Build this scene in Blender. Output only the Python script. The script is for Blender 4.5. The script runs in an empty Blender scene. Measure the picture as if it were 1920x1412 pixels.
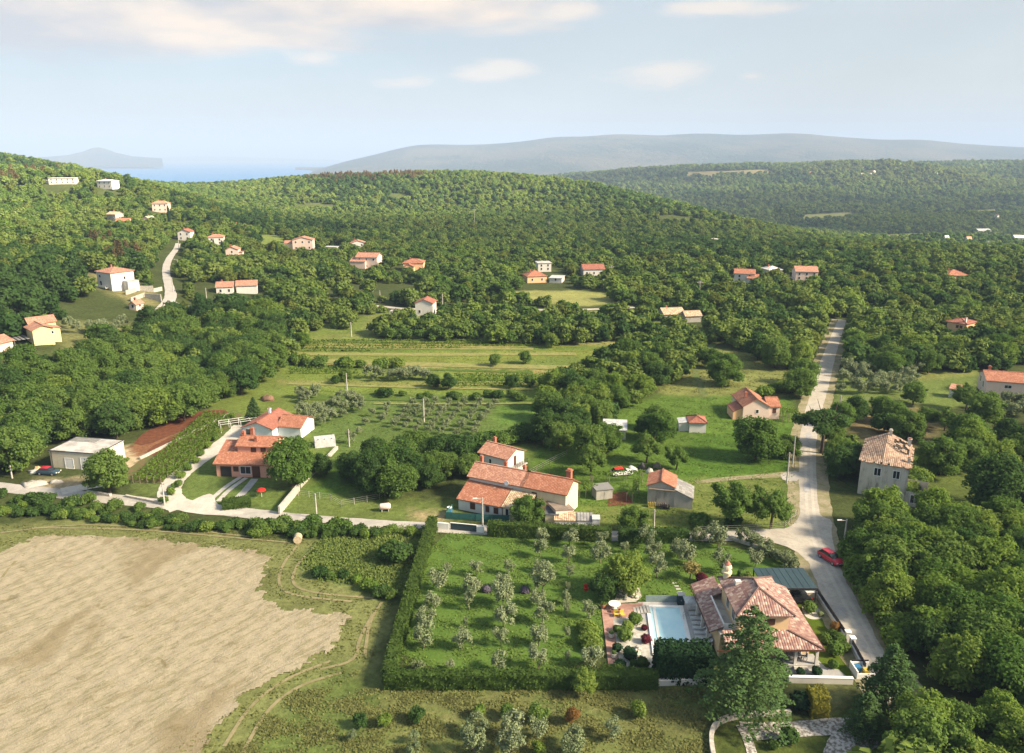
import bpy, math, random
import numpy as np
from mathutils import Vector, Matrix
random.seed(7); rng = np.random.default_rng(7)
C = bpy.context.scene.collection
R = math.radians
# ------------------------------------------------------------------ camera, sky, sun, exposure
H, F, PITCH = 58.0, 1480.0, R(15.6)            # drone height; focal length in photo pixels (1920 wide)
cam_d = bpy.data.cameras.new('camera'); cam = bpy.data.objects.new('camera', cam_d); C.objects.link(cam)
cam.location = (0, 0, H); cam.rotation_euler = (R(90) - PITCH, 0, 0)
cam_d.sensor_fit = 'HORIZONTAL'; cam_d.sensor_width = 36; cam_d.lens = 36 * F / 1920
cam_d.clip_start = 1; cam_d.clip_end = 90000
sc = bpy.context.scene; sc.camera = cam
SUN_EL, SUN_AZ = R(34), R(108)                  # azimuth clockwise from straight ahead
SDIR = Vector((math.sin(SUN_AZ) * math.cos(SUN_EL), math.cos(SUN_AZ) * math.cos(SUN_EL), math.sin(SUN_EL)))
sun_d = bpy.data.lights.new('sun', 'SUN'); sun = bpy.data.objects.new('sun', sun_d); C.objects.link(sun)
sun_d.energy = 5.0; sun_d.angle = R(9.0); sun_d.color = (1.0, 0.82, 0.58)
sun.rotation_euler = SDIR.to_track_quat('Z', 'Y').to_euler(); sun.location = (300, 0, 300)
sc.view_settings.view_transform = 'Standard'; sc.view_settings.look = 'None'
sc.view_settings.exposure = 2.55; sc.view_settings.gamma = 1.0; sc.view_settings.use_curve_mapping = False
sc.cycles.use_denoising = True
sc.cycles.max_bounces = 8; sc.cycles.diffuse_bounces = 4; sc.cycles.transmission_bounces = 4; sc.cycles.transparent_max_bounces = 8
sc.cycles.volume_bounces = 0; sc.cycles.caustics_reflective = False; sc.cycles.caustics_refractive = False


def N(nt, typ, **kw):
    n = nt.nodes.new(typ)
    for k, v in kw.items():
        if k.startswith('i_'):
            n.inputs[k[2:].replace('_', ' ')].default_value = v
        elif isinstance(k, str): setattr(n, k, v)
    return n


def L(nt, a, b): nt.links.new(a, b)


world = bpy.data.worlds.new('World'); sc.world = world; world.use_nodes = True
def build_world():
    nt = world.node_tree; nt.nodes.clear()
    out = N(nt, 'ShaderNodeOutputWorld'); bg = N(nt, 'ShaderNodeBackground')
    bg.inputs['Strength'].default_value = 0.05
    sky = N(nt, 'ShaderNodeTexSky', sky_type='NISHITA', sun_disc=False, sun_elevation=SUN_EL, sun_rotation=SUN_AZ)
    sky.altitude = 100; sky.air_density = 1.0; sky.dust_density = 2.0; sky.ozone_density = 1.0
    tc = N(nt, 'ShaderNodeTexCoord')
    sep = N(nt, 'ShaderNodeSeparateXYZ'); L(nt, tc.outputs['Generated'], sep.inputs[0])
    # thin pale veil over the whole sky
    def noise(scale_xyz, sc_, det, rough, dist=0.0):
        mp = N(nt, 'ShaderNodeMapping'); mp.inputs['Scale'].default_value = scale_xyz; L(nt, tc.outputs['Generated'], mp.inputs[0])
        n = N(nt, 'ShaderNodeTexNoise'); n.inputs['Scale'].default_value = sc_; n.inputs['Detail'].default_value = det
        n.inputs['Roughness'].default_value = rough; n.inputs['Distortion'].default_value = dist
        L(nt, mp.outputs[0], n.inputs['Vector']); return n.outputs['Fac']
    def ramp(sock, a, b):
        m = N(nt, 'ShaderNodeMapRange', interpolation_type='SMOOTHSTEP'); m.inputs[1].default_value = a; m.inputs[2].default_value = b
        L(nt, sock, m.inputs[0]); return m.outputs[0]
    def math_(op, a, b):
        m = N(nt, 'ShaderNodeMath', operation=op)
        for i, s in enumerate((a, b)):
            if isinstance(s, (int, float)): m.inputs[i].default_value = s
            else: L(nt, s, m.inputs[i])
        return m.outputs[0]
    big = noise((1, 1, 5.0), 2.6, 9, 0.6, 0.35)
    small = noise((1, 1, 4.2), 6.5, 8, 0.6, 0.2)
    # each cloud stands in its own direction: azimuth ratio x/y and height over the horizon
    az = math_('DIVIDE', sep.outputs['X'], math_('MAXIMUM', sep.outputs['Y'], 0.05)); elv = math_('DIVIDE', sep.outputs['Z'], math_('MAXIMUM', sep.outputs['Y'], 0.05))
    def puff(px, py, w, h):
        u = (px - 960) / F; v = (706 - py) / F; c, s_ = math.cos(PITCH), math.sin(PITCH); dy = c + v * s_; dz = -s_ + v * c
        a = math_('DIVIDE', math_('SUBTRACT', az, u / dy), w / F); e = math_('DIVIDE', math_('SUBTRACT', elv, dz / dy), h / F)
        return math_('SUBTRACT', 1.0, math_('SQRT', math_('ADD', math_('MULTIPLY', a, a), math_('MULTIPLY', e, e)), 0.0))
    def many(lst):
        o = None
        for q in lst: p = puff(*q); o = p if o is None else math_('MAXIMUM', o, p)
        return o
    m1 = ramp(math_('ADD', many([(60, 40, 480, 78), (330, 36, 440, 66), (640, 14, 430, 50), (860, 20, 140, 28), (-500, 60, 700, 100)]), math_('MULTIPLY', math_('SUBTRACT', big, 0.5), 2.2)), -0.12, 0.4)
    m2 = ramp(math_('ADD', many([(598, 110, 70, 24), (770, 152, 85, 26), (915, 142, 110, 24), (1240, 132, 140, 30), (1070, 18, 60, 20), (1365, 16, 120, 18), (1410, 143, 40, 11)]), math_('MULTIPLY', math_('SUBTRACT', small, 0.5), 3.2)), 0.1, 0.9)
    veil = ramp(noise((1, 1, 3.0), 1.6, 7, 0.55, 0.5), 0.3, 0.75)
    warm = N(nt, 'ShaderNodeMix', data_type='RGBA'); L(nt, ramp(az, -.5, .7), warm.inputs[0]); warm.inputs[6].default_value = (1.62, 1.9, 2.05, 1); warm.inputs[7].default_value = (2.3, 2.27, 2.07, 1)
    mx0 = N(nt, 'ShaderNodeMix', data_type='RGBA'); L(nt, math_('ADD', math_('MULTIPLY', veil, 0.2), 0.62), mx0.inputs[0])
    L(nt, sky.outputs[0], mx0.inputs[6]); L(nt, warm.outputs[2], mx0.inputs[7])
    hz = N(nt, 'ShaderNodeMix', data_type='RGBA'); L(nt, math_('SUBTRACT', 0.9, math_('MULTIPLY', ramp(elv, -.01, .13), 0.9)), hz.inputs[0]); L(nt, mx0.outputs[2], hz.inputs[6]); hz.inputs[7].default_value = (2.7, 2.66, 2.55, 1); mx0 = hz
    # blue-grey underside of the bank then warm cream tops
    shade = ramp(noise((1, 1, 4.0), 4.0, 7, 0.6), 0.35, 0.7)
    cl = N(nt, 'ShaderNodeMix', data_type='RGBA'); L(nt, shade, cl.inputs[0])
    cl.inputs[6].default_value = (2.2, 2.15, 2.2, 1); cl.inputs[7].default_value = (4.4, 3.5, 2.6, 1)
    mx1 = N(nt, 'ShaderNodeMix', data_type='RGBA'); L(nt, math_('MULTIPLY', m1, 0.92), mx1.inputs[0]); L(nt, mx0.outputs[2], mx1.inputs[6]); L(nt, cl.outputs[2], mx1.inputs[7])
    mx2 = N(nt, 'ShaderNodeMix', data_type='RGBA'); L(nt, math_('MULTIPLY', m2, 0.62), mx2.inputs[0]); L(nt, mx1.outputs[2], mx2.inputs[6])
    mx2.inputs[7].default_value = (4.1, 3.4, 2.7, 1)
    L(nt, mx2.outputs[2], bg.inputs[0]); L(nt, bg.outputs[0], out.inputs[0])
build_world()

# ------------------------------------------------------------------ geometry of the place
CP, SP = math.cos(PITCH), math.sin(PITCH)
def tri_smooth(e0, e1, v):
    t = np.clip((v - e0) / (e1 - e0), 0, 1); return t * t * (3 - 2 * t)
CTRL = np.array([
 (0,20,0),(-100,20,0),(100,20,0),(0,120,0),(-60,130,0),(60,130,0),(150,100,0),(0,200,0),(60,200,0),(140,200,0),(-60,200,.5),(0,300,0),(80,300,0),(200,300,0),
 (0,400,0),(100,400,0),(230,420,0),(20,500,0),(140,500,-1),(-150,100,1),(-110,150,1),(-130,205,8),(-200,200,14),(-152,285,9.5),(-125,265,5),(-183,380,11),(-205,430,13),
 (-60,300,1),(-100,400,3),(-308,600,41),(-354,620,43),(-455,680,62),(-600,600,90),(-300,300,36),(-250,390,16),(-345,530,27),(-440,690,50),(-410,760,41),(-385,815,29),
 (-380,870,22),(-345,1000,22),(-290,1050,27),(-190,1080,33),(-105,1080,35),(-7,1050,28),(95,1000,24),(150,930,11),(196,850,-2),(232,780,-10),(255,700,-14),
 (-100,560,1),(-160,850,1),(-30,850,2),(22,800,2),(110,700,-3),(-220,650,12),(-100,1350,5),(0,1500,-40),(-300,1400,-20),(150,1300,-20),
 (350,500,-4),(500,800,-34),(540,1100,-44),(330,900,-36),(300,1200,-40),(600,1400,-45),(820,1800,-40),(1060,2300,25),(820,2150,-8),(1320,2200,-14),(500,2300,8),(300,2300,2),
 (1780,2800,34),(1000,2800,22),(560,2850,15),(1300,1500,-40),(1000,1000,-35),(0,3600,-70),(1500,3800,-10),(-800,1500,-60),(-1000,2500,-80),(-300,2000,-70),(-700,900,60),(-900,1000,60),
 (-2500,3500,-80),(2600,2500,10),(3000,3800,-10),(400,300,0),(500,500,-6),(300,100,0),(-400,100,45),(700,600,-15)], float)
def _k(d2): return np.sqrt(d2 + 30.0 ** 2)
_A = _k(((CTRL[:, None, :2] - CTRL[None, :, :2]) ** 2).sum(-1)); _n = len(CTRL)
_M = np.zeros((_n + 1, _n + 1)); _M[:_n, :_n] = _A; _M[:_n, _n] = 1; _M[_n, :_n] = 1
_w = np.linalg.solve(_M, np.append(CTRL[:, 2], 0.0))
def hgt(x, y):
    x = np.asarray(x, float); y = np.asarray(y, float); s = x.shape
    x = x.ravel(); y = y.ravel(); o = np.full(x.shape, _w[_n])
    for i in range(_n): o += _w[i] * _k((x - CTRL[i, 0]) ** 2 + (y - CTRL[i, 1]) ** 2)
    m = np.maximum(tri_smooth(235, 320, y), tri_smooth(92, 125, -x - 0.02 * y) )
    m = np.maximum(m, tri_smooth(150, 230, x) * tri_smooth(150, 250, y))
    o = o * m
    o += m * tri_smooth(450, 900, y) * (np.sin(x * .021 + y * .013) + np.sin(x * .011 - y * .017 + 1.3)) * 2.2
    o += 13 * np.exp(-(((x - 1080) / 260) ** 2 + ((y - 2230) / 210) ** 2)) + 14 * np.exp(-(((x - 640) / 220) ** 2 + ((y - 1250) / 120) ** 2)) + 12 * np.exp(-(((x - 420) / 130) ** 2 + ((y - 800) / 60) ** 2))
    return o.reshape(s)
def ray(px, py):
    u = (px - 960) / F; v = (706 - py) / F
    return u, CP + v * SP, -SP + v * CP
def P(px, py, z=None):
    """the point of the ground seen at a pixel of the photograph (or at height z)"""
    dx, dy, dz = ray(px, py)
    if z is not None:
        t = (z - H) / dz; return Vector((dx * t, dy * t, z))
    z0 = Vector((dx * H / -dz, dy * H / -dz, 0)) if dz < -1e-3 else None
    if z0 and z0.y < 234 and -90 < z0.x < 145: return z0
    ts = np.geomspace(40, 4000, 700); g = H + dz * ts - hgt(dx * ts, dy * ts)
    i = np.argmax(g < 0) if (g < 0).any() else len(ts) - 1
    a, b = ts[max(i - 1, 0)], ts[i]
    for _ in range(12):
        m = .5 * (a + b)
        if H + dz * m - float(hgt(dx * m, dy * m)) < 0: b = m
        else: a = m
    return Vector((dx * b, dy * b, H + dz * b))
def project(x, y, z):
    yy = y * CP - (z - H) * SP; zz = y * SP + (z - H) * CP      # depth along the axis, height across it
    return 960 + F * x / yy, 706 - F * zz / yy
def inpoly(px, py, poly):
    px = np.asarray(px, float); py = np.asarray(py, float); r = np.zeros(px.shape, bool); n = len(poly)
    for i in range(n):
        x1, y1 = poly[i]; x2, y2 = poly[(i + 1) % n]
        if y1 == y2: continue
        c = ((y1 > py) != (y2 > py)) & (px < (x2 - x1) * (py - y1) / (y2 - y1) + x1); r ^= c
    return r

# ------------------------------------------------------------------ materials
def newmat(name):
    m = bpy.data.materials.new(name); m.use_nodes = True; nt = m.node_tree
    b = nt.nodes['Principled BSDF']; b.inputs['Roughness'].default_value = .85; b.inputs['Specular IOR Level'].default_value = .25
    return m, nt, b
def noise_node(nt, vec, scale, det=4, rough=.55, dist=0.):
    n = N(nt, 'ShaderNodeTexNoise'); n.inputs['Scale'].default_value = scale; n.inputs['Detail'].default_value = det
    n.inputs['Roughness'].default_value = rough; n.inputs['Distortion'].default_value = dist
    if vec is not None: L(nt, vec, n.inputs['Vector'])
    return n.outputs['Fac']
def mrange(nt, s, a, b, c=0., d=1., smooth=True):
    m = N(nt, 'ShaderNodeMapRange', interpolation_type='SMOOTHSTEP' if smooth else 'LINEAR')
    for i, v in zip((1, 2, 3, 4), (a, b, c, d)): m.inputs[i].default_value = v
    L(nt, s, m.inputs[0]); return m.outputs[0]
def mixc(nt, f, a, b, mode='MIX'):
    m = N(nt, 'ShaderNodeMix', data_type='RGBA', blend_type=mode)
    for i, v in ((0, f), (6, a), (7, b)):
        if isinstance(v, (int, float)): m.inputs[i].default_value = v
        elif isinstance(v, (tuple, list)): m.inputs[i].default_value = (*v[:3], 1)
        else: L(nt, v, m.inputs[i])
    return m.outputs[2]
def pos(nt): return N(nt, 'ShaderNodeNewGeometry').outputs['Position']
def objc(nt): return N(nt, 'ShaderNodeTexCoord').outputs['Object']
def bump(nt, b, h, strength=.5, dist=.05):
    n = N(nt, 'ShaderNodeBump'); n.inputs['Strength'].default_value = strength; n.inputs['Distance'].default_value = dist
    L(nt, h, n.inputs['Height']); L(nt, n.outputs[0], b.inputs['Normal'])
def plain(name, c, c2=None, scale=1.5, rough=.85, spec=.25, metal=0., lo=.35, hi=.65, world_space=False, det=5):
    m, nt, b = newmat(name); b.inputs['Roughness'].default_value = rough; b.inputs['Specular IOR Level'].default_value = spec; b.inputs['Metallic'].default_value = metal
    if c2 is None: c2 = tuple(v * .78 for v in c)
    f = noise_node(nt, pos(nt) if world_space else objc(nt), scale, det, .65)
    L(nt, mixc(nt, mrange(nt, f, lo, hi), c, c2), b.inputs['Base Color']); return m
def tile_mat(name, cols, tw=.24, th=.36, wear=None, wearamt=.0):
    """barrel tiles: one random tone per tile, rounded rows by bump; uv in metres"""
    m, nt, b = newmat(name); b.inputs['Roughness'].default_value = .9
    uv = N(nt, 'ShaderNodeUVMap').outputs[0]
    mp = N(nt, 'ShaderNodeMapping'); mp.inputs['Scale'].default_value = (1 / tw, 1 / th, 1); L(nt, uv, mp.inputs[0])
    fl = N(nt, 'ShaderNodeVectorMath', operation='FLOOR'); L(nt, mp.outputs[0], fl.inputs[0])
    wn = N(nt, 'ShaderNodeTexWhiteNoise', noise_dimensions='2D'); L(nt, fl.outputs[0], wn.inputs['Vector'])
    cr = N(nt, 'ShaderNodeValToRGB'); cr.color_ramp.interpolation = 'CONSTANT'
    while len(cr.color_ramp.elements) < len(cols): cr.color_ramp.elements.new(.5)
    for i, c in enumerate(cols): cr.color_ramp.elements[i].position = i / len(cols); cr.color_ramp.elements[i].color = (*c, 1)
    L(nt, wn.outputs['Value'], cr.inputs[0])
    big = noise_node(nt, objc(nt), .6, 5, .65)
    col = mixc(nt, mrange(nt, big, .35, .7, 0, .45), cr.outputs[0], tuple(v * .62 for v in cols[0]))
    if wear: col = mixc(nt, mrange(nt, noise_node(nt, objc(nt), 1.3, 6, .7), .6 - wearamt, .75 - wearamt), col, wear)
    L(nt, col, b.inputs['Base Color'])
    sp = N(nt, 'ShaderNodeSeparateXYZ'); L(nt, mp.outputs[0], sp.inputs[0])
    fr = N(nt, 'ShaderNodeMath', operation='PINGPONG'); fr.inputs[1].default_value = .5; L(nt, sp.outputs[0], fr.inputs[0])
    f2 = N(nt, 'ShaderNodeMath', operation='FRACT'); L(nt, sp.outputs[1], f2.inputs[0])
    ad = N(nt, 'ShaderNodeMath', operation='MULTIPLY_ADD'); L(nt, f2.outputs[0], ad.inputs[0]); ad.inputs[1].default_value = -.35; L(nt, fr.outputs[0], ad.inputs[2])
    bump(nt, b, ad.outputs[0], .9, .12); return m
def wall_mat(name, c, stain=.12, rough=.92):
    m, nt, b = newmat(name); b.inputs['Roughness'].default_value = rough
    o = objc(nt); mp = N(nt, 'ShaderNodeMapping'); mp.inputs['Scale'].default_value = (1, 1, .25); L(nt, o, mp.inputs[0])
    f = mrange(nt, noise_node(nt, mp.outputs[0], 1.1, 7, .7), .45, .8, 0, min(1, stain * 4))
    L(nt, mixc(nt, f, c, tuple(v * (1 - stain * 2.2) for v in c)), b.inputs['Base Color'])
    bump(nt, b, noise_node(nt, o, 9, 3), .25, .02); return m
def leaf_mat(name, ca, cb, trans=.48, fine=1.4, cc=None):
    """foliage: each plant its own tone (random per object), clumps lighter and darker, light passing through"""
    m = bpy.data.materials.new(name); m.use_nodes = True; nt = m.node_tree; nt.nodes.clear()
    out = N(nt, 'ShaderNodeOutputMaterial'); oi = N(nt, 'ShaderNodeObjectInfo'); p = pos(nt)
    c = mixc(nt, oi.outputs['Random'], ca, cb)
    f = mrange(nt, noise_node(nt, p, fine, 3, .6), .3, .7, .62, 1.42, False)
    cb_ = N(nt, 'ShaderNodeCombineColor'); [L(nt, f, cb_.inputs[i]) for i in range(3)]
    c = mixc(nt, 1.0, c, cb_.outputs[0], 'MULTIPLY')
    g = mrange(nt, noise_node(nt, p, .017, 4, .6), .42, .62)
    c = mixc(nt, g, c, mixc(nt, .55, c, cc or tuple(v * 1.25 for v in cb)))
    d = N(nt, 'ShaderNodeBsdfDiffuse'); t = N(nt, 'ShaderNodeBsdfTranslucent'); L(nt, c, d.inputs[0])
    L(nt, mixc(nt, .5, c, (ca[0] * 1.4, ca[1] * 1.3, ca[2] * .6)), t.inputs[0])
    mx = N(nt, 'ShaderNodeMixShader'); mx.inputs[0].default_value = trans; L(nt, d.outputs[0], mx.inputs[1]); L(nt, t.outputs[0], mx.inputs[2])
    L(nt, mx.outputs[0], out.inputs[0]); return m

class M: pass
M.white = wall_mat('white_plaster', (.60, .585, .555)); M.grey_white = wall_mat('greyish_plaster', (.60, .60, .59)); M.cream = wall_mat('cream_plaster', (.66, .57, .40), .16)
M.yellow = wall_mat('yellow_plaster', (.72, .58, .32)); M.pink = wall_mat('pink_plaster', (.64, .33, .25)); M.palepink = wall_mat('pale_pink_plaster', (.66, .52, .46))
M.villa = wall_mat('warm_tan_plaster', (.64, .46, .27)); M.stone = wall_mat('grey_stone_wall', (.36, .35, .32), .3); M.ruin = wall_mat('weathered_ruin_plaster', (.52, .495, .435), .40)
M.depot = wall_mat('depot_cream_plaster', (.60, .56, .45), .12); M.apricot = wall_mat('apricot_plaster', (.72, .45, .26)); M.bluewhite = wall_mat('cool_white_plaster', (.64, .69, .74))
M.t_orange = tile_mat('orange_clay_tiles', [(.40, .175, .11), (.355, .15, .09), (.44, .215, .145), (.32, .13, .08)])
M.t_salmon = tile_mat('salmon_clay_tiles', [(.47, .25, .175), (.42, .205, .14), (.52, .30, .22), (.36, .17, .12)])
M.t_red = tile_mat('red_clay_tiles', [(.32, .13, .09), (.28, .11, .08), (.36, .155, .115)])
M.t_villa = tile_mat('mottled_villa_tiles', [(.30, .185, .16), (.385, .285, .245), (.225, .125, .115), (.335, .22, .185), (.47, .375, .32), (.26, .15, .135)], .30, .40)
M.t_old = tile_mat('old_ruin_tiles', [(.30, .205, .15), (.35, .25, .19), (.25, .165, .12), (.39, .30, .23)], .3, .42, (.22, .15, .10), .03)
M.t_beige = tile_mat('weathered_beige_tiles', [(.50, .40, .26), (.42, .31, .20), (.34, .22, .15), (.58, .48, .34)], .3, .4)
M.t_grey = tile_mat('grey_slab_tiles', [(.24, .24, .24), (.30, .30, .29), (.20, .20, .20)], .5, .6)
M.flat = plain('bitumen_roof', (.50, .49, .47), (.30, .29, .28), .35, .8)
M.dark = plain('dark_trim', (.03, .03, .035), None, 2, .5); M.brown = plain('brown_shutter', (.10, .045, .03), None, 3, .6); M.brick = plain('brick_chimney', (.38, .15, .09), (.30, .12, .08), 3)
M.frame = plain('white_frame', (.75, .75, .74), None, 2, .6); M.glass, _nt, _b = newmat('window_glass'); _b.inputs['Base Color'].default_value = (.02, .025, .03, 1); _b.inputs['Roughness'].default_value = .12; _b.inputs['Specular IOR Level'].default_value = .6
M.concrete = plain('pale_concrete', (.46, .45, .42), (.34, .33, .31), .8); M.concrete2 = plain('grey_paving', (.36, .36, .36), (.28, .28, .28), .7)
M.asphalt_green = plain('dark_slate_panel', (.028, .055, .068), (.022, .045, .058), .4, .55, .35)
M.wood = plain('grey_wood', (.20, .17, .14), None, 2); M.metal = plain('galvanised_metal', (.5, .5, .5), None, 3, .45, .5, .6)
M.bark = plain('bark', (.10, .075, .05), (.055, .042, .03), 4); M.bark_pale = plain('pale_bark', (.17, .145, .11), (.09, .075, .06), 5)
M.rock = plain('pale_limestone', (.5, .48, .43), (.33, .31, .28), 2.5); M.white_gloss = plain('white_paint', (.78, .78, .77), (.72, .72, .71), 1, .4)
M.greyfab = plain('grey_cushion', (.42, .44, .46), None, 3); M.blue = plain('blue_plastic', (.04, .16, .32), None, 3, .4); M.yellowp = plain('yellow_paint', (.50, .40, .08), None, 3, .5)
M.redp = plain('red_plastic', (.62, .03, .02), None, 3, .4); M.terracotta = plain('terracotta_pot', (.38, .16, .09)); M.tarp = plain('grey_tarpaulin', (.50, .52, .53), (.34, .36, .37), 1.2, .6)
M.greenfence = plain('green_fence_panel', (.03, .12, .11), None, 2, .6)
M.leaf_mid = leaf_mat('mid_green_leaves', (.078, .152, .034), (.128, .198, .048)); M.leaf_dark = leaf_mat('dark_green_leaves', (.046, .098, .029), (.072, .130, .037))
M.leaf_lite = leaf_mat('light_green_leaves', (.130, .215, .040), (.175, .245, .054)); M.leaf_olive = leaf_mat('silver_olive_leaves', (.145, .188, .095), (.200, .240, .135), .2)
M.leaf_hedge = leaf_mat('laurel_hedge_leaves', (.062, .112, .026), (.080, .128, .032)); M.leaf_hill = leaf_mat('hill_oak_leaves', (.092, .150, .034), (.132, .180, .044), .28, .5)
M.leaf_conifer = leaf_mat('conifer_needles', (.052, .100, .034), (.062, .112, .038), .12); M.leaf_cypress = leaf_mat('cypress_needles', (.014, .036, .016), (.018, .042, .018), .1)
M.leaf_rust = leaf_mat('rusty_pine_needles', (.130, .105, .048), (.155, .12, .058), .12); M.leaf_red = leaf_mat('purple_red_leaves', (.075, .016, .026), (.09, .02, .03), .2)
M.leaf_yellow = leaf_mat('yellow_green_leaves', (.17, .18, .03), (.20, .20, .04)); M.leaf_orange = leaf_mat('bronze_leaves', (.20, .12, .04), (.22, .13, .05))
M.leaf_vine = leaf_mat('vine_leaves', (.10, .175, .03), (.125, .195, .036)); M.lavender = leaf_mat('lavender_bush', (.10, .095, .12), (.115, .10, .14), .15)
M.leaf_tallgrass = leaf_mat('tall_grass_blades', (.088, .132, .034), (.115, .152, .042), .25)

# ------------------------------------------------------------------ mesh helpers
def mesh_np(name, V, Q, mat):
    me = bpy.data.meshes.new(name); V = np.asarray(V, np.float32); Q = np.asarray(Q, np.int32); k = Q.shape[1]
    me.vertices.add(len(V)); me.vertices.foreach_set('co', V.ravel()); me.loops.add(Q.size); me.loops.foreach_set('vertex_index', Q.ravel())
    me.polygons.add(len(Q)); me.polygons.foreach_set('loop_start', np.arange(0, Q.size, k, dtype=np.int32)); me.polygons.foreach_set('loop_total', np.full(len(Q), k, np.int32))
    me.update(calc_edges=True); me.validate()
    if mat: me.materials.append(mat)
    return me
def link(name, data, parent=None, loc=None, rotz=0., scale=None):
    o = bpy.data.objects.new(name, data); C.objects.link(o)
    if parent: o.parent = parent
    if loc is not None: o.location = loc
    o.rotation_euler = (0, 0, rotz)
    if scale is not None: o.scale = (scale,) * 3 if isinstance(scale, (int, float)) else scale
    return o
def tag(o, label=None, cat=None, group=None, kind=None):
    if label: o['label'] = label
    if cat: o['category'] = cat
    if group: o['group'] = group
    if kind: o['kind'] = kind
    return o
def thing(name, label, cat, loc=(0, 0, 0), rotz=0., group=None): return tag(link(name, None, None, loc, rotz), label, cat, group)
class MB:
    def __init__(s): s.v = []; s.f = []; s.uv = {}
    def face(s, pts, uv=None):
        i = len(s.v); s.v += [tuple(p) for p in pts]; s.f.append(tuple(range(i, i + len(pts))))
        if uv: s.uv[len(s.f) - 1] = uv
        return s
    def prism(s, poly, z0, z1):
        """poly: list of (x,y) counter-clockwise"""
        n = len(poly); i = len(s.v); s.v += [(x, y, z0) for x, y in poly] + [(x, y, z1) for x, y in poly]
        s.f.append(tuple(range(i + n - 1, i - 1, -1))); s.f.append(tuple(range(i + n, i + 2 * n)))
        for k in range(n): s.f.append((i + k, i + (k + 1) % n, i + n + (k + 1) % n, i + n + k))
        return s
    def box(s, x0, x1, y0, y1, z0, z1): return s.prism([(x0, y0), (x1, y0), (x1, y1), (x0, y1)], z0, z1)
    def tube(s, a, b, r0, r1=None, n=7):
        a = Vector(a); b = Vector(b); r1 = r0 if r1 is None else r1; d = (b - a).normalized()
        u = d.orthogonal().normalized(); w = d.cross(u); i = len(s.v)
        for c, r in ((a, r0), (b, r1)):
            for k in range(n): t = 2 * math.pi * k / n; s.v.append(tuple(c + u * (r * math.cos(t)) + w * (r * math.sin(t))))
        for k in range(n): s.f.append((i + k, i + (k + 1) % n, i + n + (k + 1) % n, i + n + k))
        s.f.append(tuple(range(i + n - 1, i - 1, -1))); s.f.append(tuple(range(i + n, i + 2 * n))); return s
    def lathe(s, prof, n=14, c=(0, 0)):
        i = len(s.v)
        for r, z in prof:
            for k in range(n): t = 2 * math.pi * k / n; s.v.append((c[0] + r * math.cos(t), c[1] + r * math.sin(t), z))
        for j in range(len(prof) - 1):
            for k in range(n): a = i + j * n + k; b = i + j * n + (k + 1) % n; s.f.append((a, b, b + n, a + n))
        s.f.append(tuple(range(i + n - 1, i - 1, -1))); j = i + (len(prof) - 1) * n; s.f.append(tuple(range(j, j + n))); return s
    def loft(s, rings):
        n = len(rings[0]); i = len(s.v)
        for r in rings: s.v += [tuple(p) for p in r]
        for j in range(len(rings) - 1):
            for k in range(n): a = i + j * n + k; b = i + j * n + (k + 1) % n; s.f.append((a, b, b + n, a + n))
        s.f.append(tuple(range(i + n - 1, i - 1, -1))); j = i + (len(rings) - 1) * n; s.f.append(tuple(range(j, j + n))); return s
    def plane(s, pts, t=.14):
        """a roof slope: slab under the polygon pts, uv = metres along the eave and up the slope"""
        p = [Vector(q) for q in pts]; n = (p[1] - p[0]).cross(p[2] - p[0])
        if n.length < 1e-6: n = (p[2] - p[0]).cross(p[3] - p[0])
        n.normalize()
        if n.z < 0: p.reverse(); n = -n
        h = Vector((0, 0, 1)).cross(n); h = h.normalized() if h.length > 1e-4 else Vector((1, 0, 0)); up = n.cross(h)
        uv = [(q.dot(h), q.dot(up)) for q in p]; s.face(p, uv); lo = [q - Vector((0, 0, t)) for q in p]; s.face(lo[::-1])
        for k in range(len(p)): j = (k + 1) % len(p); s.face([p[k], lo[k], lo[j], p[j]])
        return s
    def build(s, name, mat, parent=None, loc=None, smooth=False, rotz=0., bevel=0.):
        me = bpy.data.meshes.new(name); me.from_pydata(s.v, [], s.f)
        if s.uv:
            ul = me.uv_layers.new(name='UVMap')
            for fi, uv in s.uv.items():
                p = me.polygons[fi]
                for k, li in enumerate(p.loop_indices): ul.data[li].uv = uv[k]
        me.validate(); me.update(); me.materials.append(mat)
        if smooth: me.polygons.foreach_set('use_smooth', [True] * len(me.polygons))
        o = link(name, me, parent, loc, rotz)
        if bevel: b = o.modifiers.new('bevel', 'BEVEL'); b.width = bevel; b.segments = 2; b.limit_method = 'ANGLE'
        return o
def leaf_quads(Cn, Nn, size, jit=.3):
    n = len(Cn); Nn = Nn / np.maximum(np.linalg.norm(Nn, axis=1, keepdims=True), 1e-6)
    t = rng.normal(size=(n, 3)); t -= Nn * (t * Nn).sum(1, keepdims=True); t /= np.linalg.norm(t, axis=1, keepdims=True); b = np.cross(Nn, t)
    s = np.broadcast_to(np.asarray(size, float), (n,))[:, None]; V = np.zeros((n, 4, 3))
    for k, (a, c) in enumerate(((-1, -.6), (1, -.75), (.8, .7), (-.75, .85))):
        V[:, k] = Cn + s * .5 * (t * (a + rng.uniform(-jit, jit, (n, 1))) + b * (c + rng.uniform(-jit, jit, (n, 1)))) + Nn * s * rng.uniform(-.16, .16, (n, 1))
    return V.reshape(-1, 3), np.arange(4 * n).reshape(n, 4)
def sphere_dirs(n):
    d = rng.normal(size=(n, 3)); return d / np.linalg.norm(d, axis=1, keepdims=True)
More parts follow.
